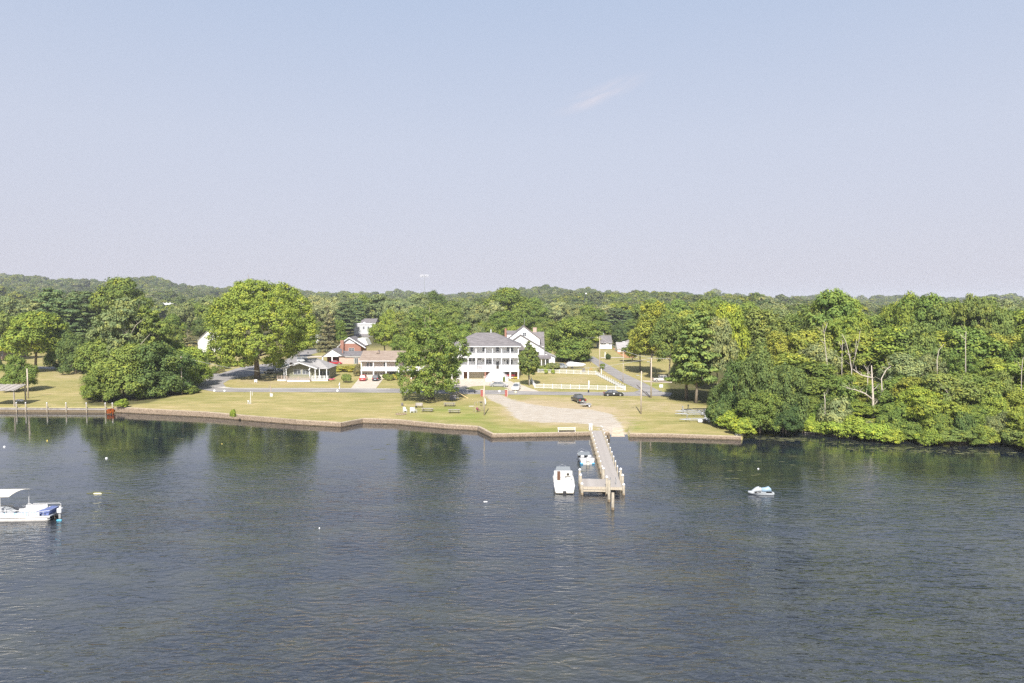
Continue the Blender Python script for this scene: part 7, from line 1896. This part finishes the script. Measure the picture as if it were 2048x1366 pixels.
p = at_z(1224.5, 966, 1.0); t = thing('dock_ladder', 'pale ladder hoops rising from the dock end', 'ladder', (p.x, p.y - 1.0, 0)); m = MB()
for x in (-.35, .35): m.tube([(x, .6, 1.0), (x, .5, 1.9), (x, -.1, 1.9), (x, -.2, -.4)], .035, 5)
for k in range(4): m.tube([(-.35, -.17, -.1 + k * .35), (.35, -.17, -.1 + k * .35)], .025, 4)
m.build('rails', M_GREYM, t)
t = thing('dock_locker', 'tall white locker at the landward end of the dock', 'locker', G(1181, 860)); m = MB(); m.box(-.32, .32, -.3, .3, 0, 1.15); m.build('cabinet', M_WHITE2, t); m = MB(); m.box(-.28, .28, -.315, -.302, .08, 1.08); m.build('door', M_GEL, t); m = MB(); m.box(-.36, .36, -.34, .34, 1.152, 1.2); m.build('lid', M_WHITE2, t)
for (a, b, lab) in ((1202, 860, 'short white-capped post at the landward dock corner'), (1205.5, 862, 'second short white-capped post just behind the landward dock corner')):
    t = thing('capped_post', lab, 'post', G(a, b)); pile(t, (0, 0, 0), .7, .1)
t = thing('mooring_buoy', 'small dark fender tied at the side platform corner', 'fender', at_z(1160.5, 972, .2)); m = MB(); m.lathe([(.05, -.3), (.13, -.2), (.13, .2), (.05, .3)], 8); m.build('body', M_BLACK, t)
# bollard posts by the ramp
t = thing('ramp_post', 'dark timber post at the dock side of the boat ramp', 'post', at_z(1218, 877, 0)); m = MB(); m.lathe([(.16, -2), (.16, 1.0)], 8); m.build('shaft', M_WDK, t)
# concrete ramp slab
pa = [at_z(1222, 876, -.12), at_z(1251, 876, -.12), G(1243, 856) + Vector((0, 0, .05)), G(1226, 856) + Vector((0, 0, .05))]
m = MB(); m.add([v for v in pa] + [v - Vector((0, 0, .3)) for v in pa], [(0, 1, 2, 3), (7, 6, 5, 4), (0, 4, 5, 1), (1, 5, 6, 2), (2, 6, 7, 3), (3, 7, 4, 0)]); o = m.build('boat_ramp', mat('ramp_concrete', (.44, .34, .25), .9, col2=(.56, .46, .36), scale=1.5)); o['kind'] = 'structure'; o['label'] = 'worn concrete boat ramp sloping into the water beside the dock'

# ------------------------------------------------------------------ picnic lawn
def picnic(label, px, pb, rz, L=2.6, low=False):
    t = thing('picnic_table', label, 'picnic table', G(px, pb), rz)
    for i in range(4):
        m = MB(); m.box(-L / 2, L / 2, -.38 + i * .195, -.20 + i * .195, .72, .765); m.build('top_board', M_DECK, t)
    for s in (-1, 1):
        m = MB(); m.box(-L / 2, L / 2, s * .75 - .14, s * .75 + .14, .42, .465); m.build('bench', M_DECK, t)
    for x in (-L * .36, L * .36):
        m = MB()
        for s in (-1, 1): m.tube([(x, s * .75, 0), (x, s * .18, .72)], .05, 4)
        m.box(x - .03, x + .03, -.8, .8, .35, .42); m.build('leg_frame', M_WDK, t)
picnic('picnic table nearest the two white chairs, turned slightly', 855, 823.5, -.12)
picnic('picnic table nearest the seawall below the maple', 908.5, 826, -.02)
picnic('picnic table at the edge of the maple shade', 899, 812.5, -.02)
t = thing('play_bench', 'weathered wooden bench swing under the maple shade edge', 'bench', G(838, 815)); m = MB()
m.box(-.8, .8, -.3, .2, .45, .52); m.build('seat', M_DECK, t); m = MB(); m.box(-.8, .8, .2, .26, .5, 1.05); m.build('backrest', M_DECK, t)
for s in (-.7, .7):
    m = MB(); m.tube([(s, -.25, 0), (s, -.25, .7)], .05, 4); m.tube([(s, .2, 0), (s, .25, 1.0)], .05, 4); m.build('leg', M_WDK, t)
t = thing('park_bench', 'long low white-framed bench on the grass near the dock', 'bench', G(1133.5, 864), .02)
m = MB(); m.box(-1.6, 1.6, -.2, .25, .42, .48); m.build('seat', M_BEIGE, t); m = MB(); m.box(-1.7, 1.7, .26, .32, .62, .82); m.build('backrest', M_BEIGE, t)
for s in (-1.5, 1.5):
    m = MB(); m.tube([(s * 1.05, -.2, 0), (s, .3, .8)], .06, 4); m.tube([(s, .3, 0), (s, -.2, .45)], .05, 4); m.build('leg', M_WHITE2, t)
m = MB(); m.box(-1.45, 1.45, -.1, .1, .05, .3); m.build('lower_shelf', M_DARK, t)
def adirondack(label, px, pb, rz, mt):
    t = thing('lawn_chair', label, 'lawn chair', G(px, pb), rz, None)
    m = MB(); m.rbox((0, 0, .36), (.56, .5, .05), 0, -.15); m.build('seat', mt, t)
    for k in range(5):
        m = MB(); m.rbox((-.24 + k * .12, .34, .70 + (.05 if k in (1, 2, 3) else 0)), (.1, .03, .78), 0, -.35); m.build('back_slat', mt, t)
    for s in (-.31, .31):
        m = MB(); m.box(s - .06, s + .06, -.3, .38, .56, .6); m.build('armrest', mt, t)
        m = MB(); m.box(s - .03, s + .03, -.27, -.2, 0, .56); m.build('leg', mt, t); m = MB(); m.box(s - .03, s + .03, .25, .32, 0, .56); m.build('leg', mt, t)
adirondack('white slatted lawn chair farther from the picnic tables', 810, 824.5, PI - 2.6, M_WHITE2)
adirondack('white slatted lawn chair next to the grey one', 823.5, 825.5, PI - 2.8, M_WHITE2)
adirondack('grey slatted lawn chair beside the white ones', 830, 825, PI - 2.3, M_SID2)
t = thing('fire_pit', 'low ring of pinkish stones before the white lawn chairs', 'fire pit', G(802, 828.5))
for k in range(12):
    a = k * PI / 6; rock('stone', (1.0 * math.cos(a), 1.0 * math.sin(a), .1), (.5, .35, .25), k + 40, M_STONE, parent=t)
t = thing('chimenea', 'small dark kettle on the lawn behind the white chairs', 'kettle', G(804.5, 812)); m = MB(); m.lathe([(.18, 0), (.28, .3), (.25, .6), (.08, .75)], 8); m.build('body', M_RGREY, t)
t = thing('dark_bucket', 'small dark bucket beside the wooden bench swing', 'bucket', G(832, 815.5)); m = MB(); m.lathe([(.16, 0), (.2, .4)], 8); m.build('body', M_BLACK, t)
# playground under the maple
t = thing('play_slide', 'wooden play tower with a yellow slide beside the maple', 'slide', G(921, 796), 0)
m = MB(); 
for x in (-1.9, -.6):
    for y in (-.5, .6): m.tube([(x, y, 0), (x, y, 2.3)], .06, 4)
m.build('posts', M_PILE, t); m = MB(); m.box(-1.9, -.6, -.5, .6, 1.2, 1.3); m.build('deck', M_WOOD, t)
m = MB(); m.prism([(-.6, 1.5), (1.7, .1), (1.9, .1), (1.9, 0), (1.65, 0), (-.6, 1.38)], 'y', -.25, .3); m.build('slide', mat('tan_slide', (.66, .50, .24), .5), t)
t = thing('teeter', 'dark tilted plywood board under the maple crown', 'board', G(906, 799)); m = MB(); m.rbox((0, 0, .5), (1.6, .06, 1.2), .2, -.4); m.build('board', M_RGREY, t)
# swings and barbecue by the pole
t = thing('swing_set', 'thin framed swing by the weathered pole', 'swing', G(957.5, 824), .5)
m = MB(); m.tube([(-1.0, -.6, 0), (-1, 0, 2.2), (-1, .6, 0)], .05, 5); m.tube([(1.0, -.6, 0), (1, 0, 2.2), (1, .6, 0)], .05, 5); m.tube([(-1, 0, 2.2), (1, 0, 2.2)], .05, 5); m.build('frame', M_PILE, t)
m = MB(); m.box(-.3, .3, -.2, .2, .35, .5); m.build('seat', mat('maroon', (.22, .06, .09), .6), t)
m = MB(); m.tube([(-.28, 0, .5), (-.28, 0, 2.2)], .02, 4); m.tube([(.28, 0, .5), (.28, 0, 2.2)], .02, 4); m.build('chain', M_GREYM, t)
t = thing('barbecue', 'dark kettle barbecue under the swing', 'barbecue', G(954.5, 824.5)); m = MB(); m.lathe([(.1, .5), (.28, .65), (.3, .85), (.2, 1.0), (.05, 1.05)], 10); m.build('bowl', mat('maroon', (.22, .06, .09), .6), t); m = MB(); m.tube([(0, 0, 0), (0, 0, .5)], .05, 5); m.build('stand', M_BLACK, t)
t = thing('pedestal_grill', 'black pedestal grill left of the white cloth on the pole', 'grill', G(962, 813)); t['label'] = 'black pedestal grill standing close behind the weathered pole'; m = MB(); m.tube([(0, 0, 0), (0, 0, .9)], .04, 5); m.build('stand', M_BLACK, t); m = MB(); m.box(-.3, .3, -.2, .2, .9, 1.15); m.build('firebox', M_BLACK, t)
t = thing('white_cloth', 'long white cloth bundle hung on the weathered pole', 'cloth', G(970, 811) + Vector((0, 0, 0))); m = MB(); m.tube([(0, 0, .1), (.05, 0, .6), (-.03, 0, 1.3), (-.1, 0, 1.75)], [.16, .24, .22, .1], 8); m.build('cloth', M_WHITE2, t, True)
t = thing('white_board', 'white plank lying on the grass near the swing', 'board', G(943, 813)); m = MB(); m.box(-.55, .55, -.1, .1, .05, .12); m.build('plank', M_WHITE2, t)
t = thing('white_bench', 'thin pale bench frame in the maple shade', 'bench', G(912, 799)); m = MB(); m.box(-.7, .7, -.15, .15, .4, .45); m.build('seat', M_WHITE2, t)
for s in (-.6, .6): 
    m = MB(); m.box(s - .04, s + .04, -.12, .12, 0, .399); m.build('leg', M_GREYM, t)
t = thing('stump_seat', 'pale cut log on the shaded grass below the maple trunk', 'log', G(846, 798)); m = MB(); m.tube([(-.5, 0, .15), (.5, 0, .15)], .14, 7); m.build('log', M_DEAD, t)
# plant bed and dark mulch
# buoys and floats on the water
def buoy(px, py, lab, col, r=.16, cap=None, sx=1.0, shape='ball'):
    t = thing('buoy' if shape == 'ball' else 'float', lab, 'buoy' if shape == 'ball' else 'float', at_z(px, py, 0)); m = MB(); r *= .75
    if shape == 'ball': m.lathe([(.02, -r), (r * .8, -r * .6), (r, 0), (r * .8, r * .6), (.03, r)], 10)
    else: m.tube([(-r * 2 * sx, 0, .02), (-r * 1.4 * sx, 0, .03), (r * 1.4 * sx, .05, .03), (r * 2 * sx, .06, .02)], [r * .3, r * .7, r * .7, r * .3], 8)
    m.build('body', col, t, True)
    if cap: c = MB(); c.lathe([(.05, r * .8), (.05, r * 2)], 6); c.build('stem', cap, t)
M_YB = mat('yellow_float', (.60, .48, .12), .6)
buoy(9, 894, 'pale round buoy closest to the picture edge above the pontoon boat', M_WHITE2, .28)
buoy(94.5, 882, 'small yellowish marker buoy off the wooden bulkhead', M_YB, .18, M_YB)
buoy(213, 917, 'white buoy floating off the holly thicket', M_WHITE2, .28)
buoy(195, 988, 'cream float lying in weed between the pontoon boat and the buoys', mat('cream', (.72, .68, .45), .6), .22, None, 1.6, 'bar')
buoy(118, 1041, 'light blue float beside the pontoon boat stern', mat('blue_float', (.12, .50, .72), .4), .15, None, 1.3, 'bar')
buoy(444, 888, 'tiny yellow buoy in the oak reflection', M_YB, .14)
buoy(971, 1004, 'white slanted float on the open water before the cruiser', M_WHITE2, .13, None, 1.3, 'bar')
buoy(639, 1056.5, 'tiny white float alone on the open water', M_WHITE2, .12)
buoy(1516.5, 938, 'white buoy behind the jet ski', M_WHITE2, .2)
buoy(1546, 985, 'tiny white float just beyond the jet ski stern', M_WHITE2, .11)
# floating weed: mats and flecks nobody could count
def weeds():
    rng = np.random.default_rng(31); mb = MB(); rnd = random.Random(31)
    def patch(cx, cy, sx, sy, n, s0=.08, s1=.3):
        for _ in range(n):
            x = cx + rnd.gauss(0, sx); y = cy + rnd.gauss(0, sy); s = rnd.uniform(s0, s1); k = 6; st = rnd.uniform(1.2, 3)
            mb.add([(x + s * st * math.cos(2 * PI * i / k) * rnd.uniform(.6, 1.1), y + s * .6 * math.sin(2 * PI * i / k) * rnd.uniform(.6, 1.1), .012 + rnd.random() * .006) for i in range(k)], [tuple(range(k))])
    for (a, b, sx, sy, n) in ((1560, 877, 2.5, .5, 60), (1585, 880, 2, .6, 50), (1690, 887, 4, .7, 40), (1780, 897, 6, .5, 60), (1850, 902, 6, .5, 60), (1950, 906, 6, .6, 60), (195, 986, .8, .3, 22), (200, 900, 3, 1.5, 15), (255, 925, 3, .4, 12), (480, 880, 8, 3, 30), (1520, 930, 12, 6, 40), (1300, 930, 8, 5, 25), (870, 900, 8, 4, 40), (750, 950, 20, 8, 25)):
        p = at_z(a, b, 0); patch(p.x, p.y, sx, sy, n)
    for _ in range(110):
        a = rnd.uniform(0, 2048); b = rnd.uniform(1080, 1366); p = at_z(a, b, 0); patch(p.x, p.y, .35, .15, rnd.randint(1, 3), .012, .045)
    o = mb.build('floating_weed', m_weed); o['kind'] = 'stuff'; o['label'] = 'yellow-green floating weed mats and flecks on the water'
weeds()

# ------------------------------------------------------------------ summer haze: one closed box of thin air
def haze():
    mb = MB(); mb.box(-6500, 6500, -450, 5400, -6.0, 95)
    m = bpy.data.materials.new('haze'); m.use_nodes = True; nt = m.node_tree; nt.nodes.clear()
    out = nt.nodes.new('ShaderNodeOutputMaterial'); v = nt.nodes.new('ShaderNodeVolumePrincipled')
    v.inputs['Color'].default_value = (0.86, 0.91, 1.0, 1); v.inputs['Density'].default_value = HAZE_D; v.inputs['Anisotropy'].default_value = 0.0
    nt.links.new(v.outputs[0], out.inputs['Volume'])
    o = mb.build('haze', m); o['kind'] = 'stuff'; o['label'] = 'thin pale summer haze filling the air'
HAZE_D = 0.00015
haze()

# ------------------------------------------------------------------ labels that single out each tree
def finish_labels():
    zones = [(-999, 60, 'above the brick bungalow'), (60, 215, 'behind the wide maple'), (215, 330, 'behind the honey locust'), (330, 440, 'above the white gable'), (440, 610, 'behind the huge oak'), (610, 700, 'behind the brown spruce'), (700, 760, 'around the siding house'), (760, 860, 'behind the lawn maple'), (860, 935, 'between maple and porch house'), (935, 1010, 'behind the hip roof'), (1010, 1080, 'behind the gabled house'), (1080, 1170, 'behind the parked boat'), (1170, 1275, 'behind the distant cottages'), (1275, 1400, 'behind the street corner wood'), (1400, 1620, 'above the dark cherries'), (1620, 1800, 'at the skyline dip'), (1800, 9999, 'at the wood edge skyline')]
    wz = {0: 'overhanging water', 1: 'low on the bank', 2: 'in lower wood', 3: 'halfway up', 4: 'high up', 5: 'on the skyline'}
    wx = [(0, 1560, 'near the cherries'), (1560, 1650, 'past the cherries'), (1650, 1720, 'by the thin snags'), (1720, 1790, 'by the forked trunk'), (1790, 1870, 'beyond the forked trunk'), (1870, 1940, 'around the leaning branches'), (1940, 2010, 'near the birch'), (2010, 2060, 'at the picture edge'), (2060, 9999, 'past the picture edge')]
    buckets = {}
    for r in TREES:
        root, kind, tint, W, H, place, px, loc = r
        if place and place.startswith('wood'):
            pl = wz[int(place[4:])] + ' ' + next(c for a, b, c in wx if a <= px < b)
        else: pl = next(c for a, b, c in zones if a <= px < b)
        base = '%s %s %s' % (TW[tint], KLAB[kind], pl)
        buckets.setdefault(base, []).append(r)
    size = ['shorter', 'taller']
    for base, rs in buckets.items():
        rs.sort(key=lambda r: r[7][1])
        if len(rs) == 1: rs[0][0]['label'] = base; continue
        n = len(rs)
        for i, r in enumerate(rs):
            w = {0: 'nearest', n - 1: 'furthest'}.get(i, ['', 'second nearest', 'third nearest', 'fourth nearest', 'fifth nearest', 'sixth nearest', 'seventh nearest'][min(i, 6)])
            r[0]['label'] = w + ' ' + base
    for r in TREES: r[0]['group'] = 'trees of the wood on the shore' if (r[5] or '').startswith('wood') else 'trees behind the waterfront houses'
finish_labels()
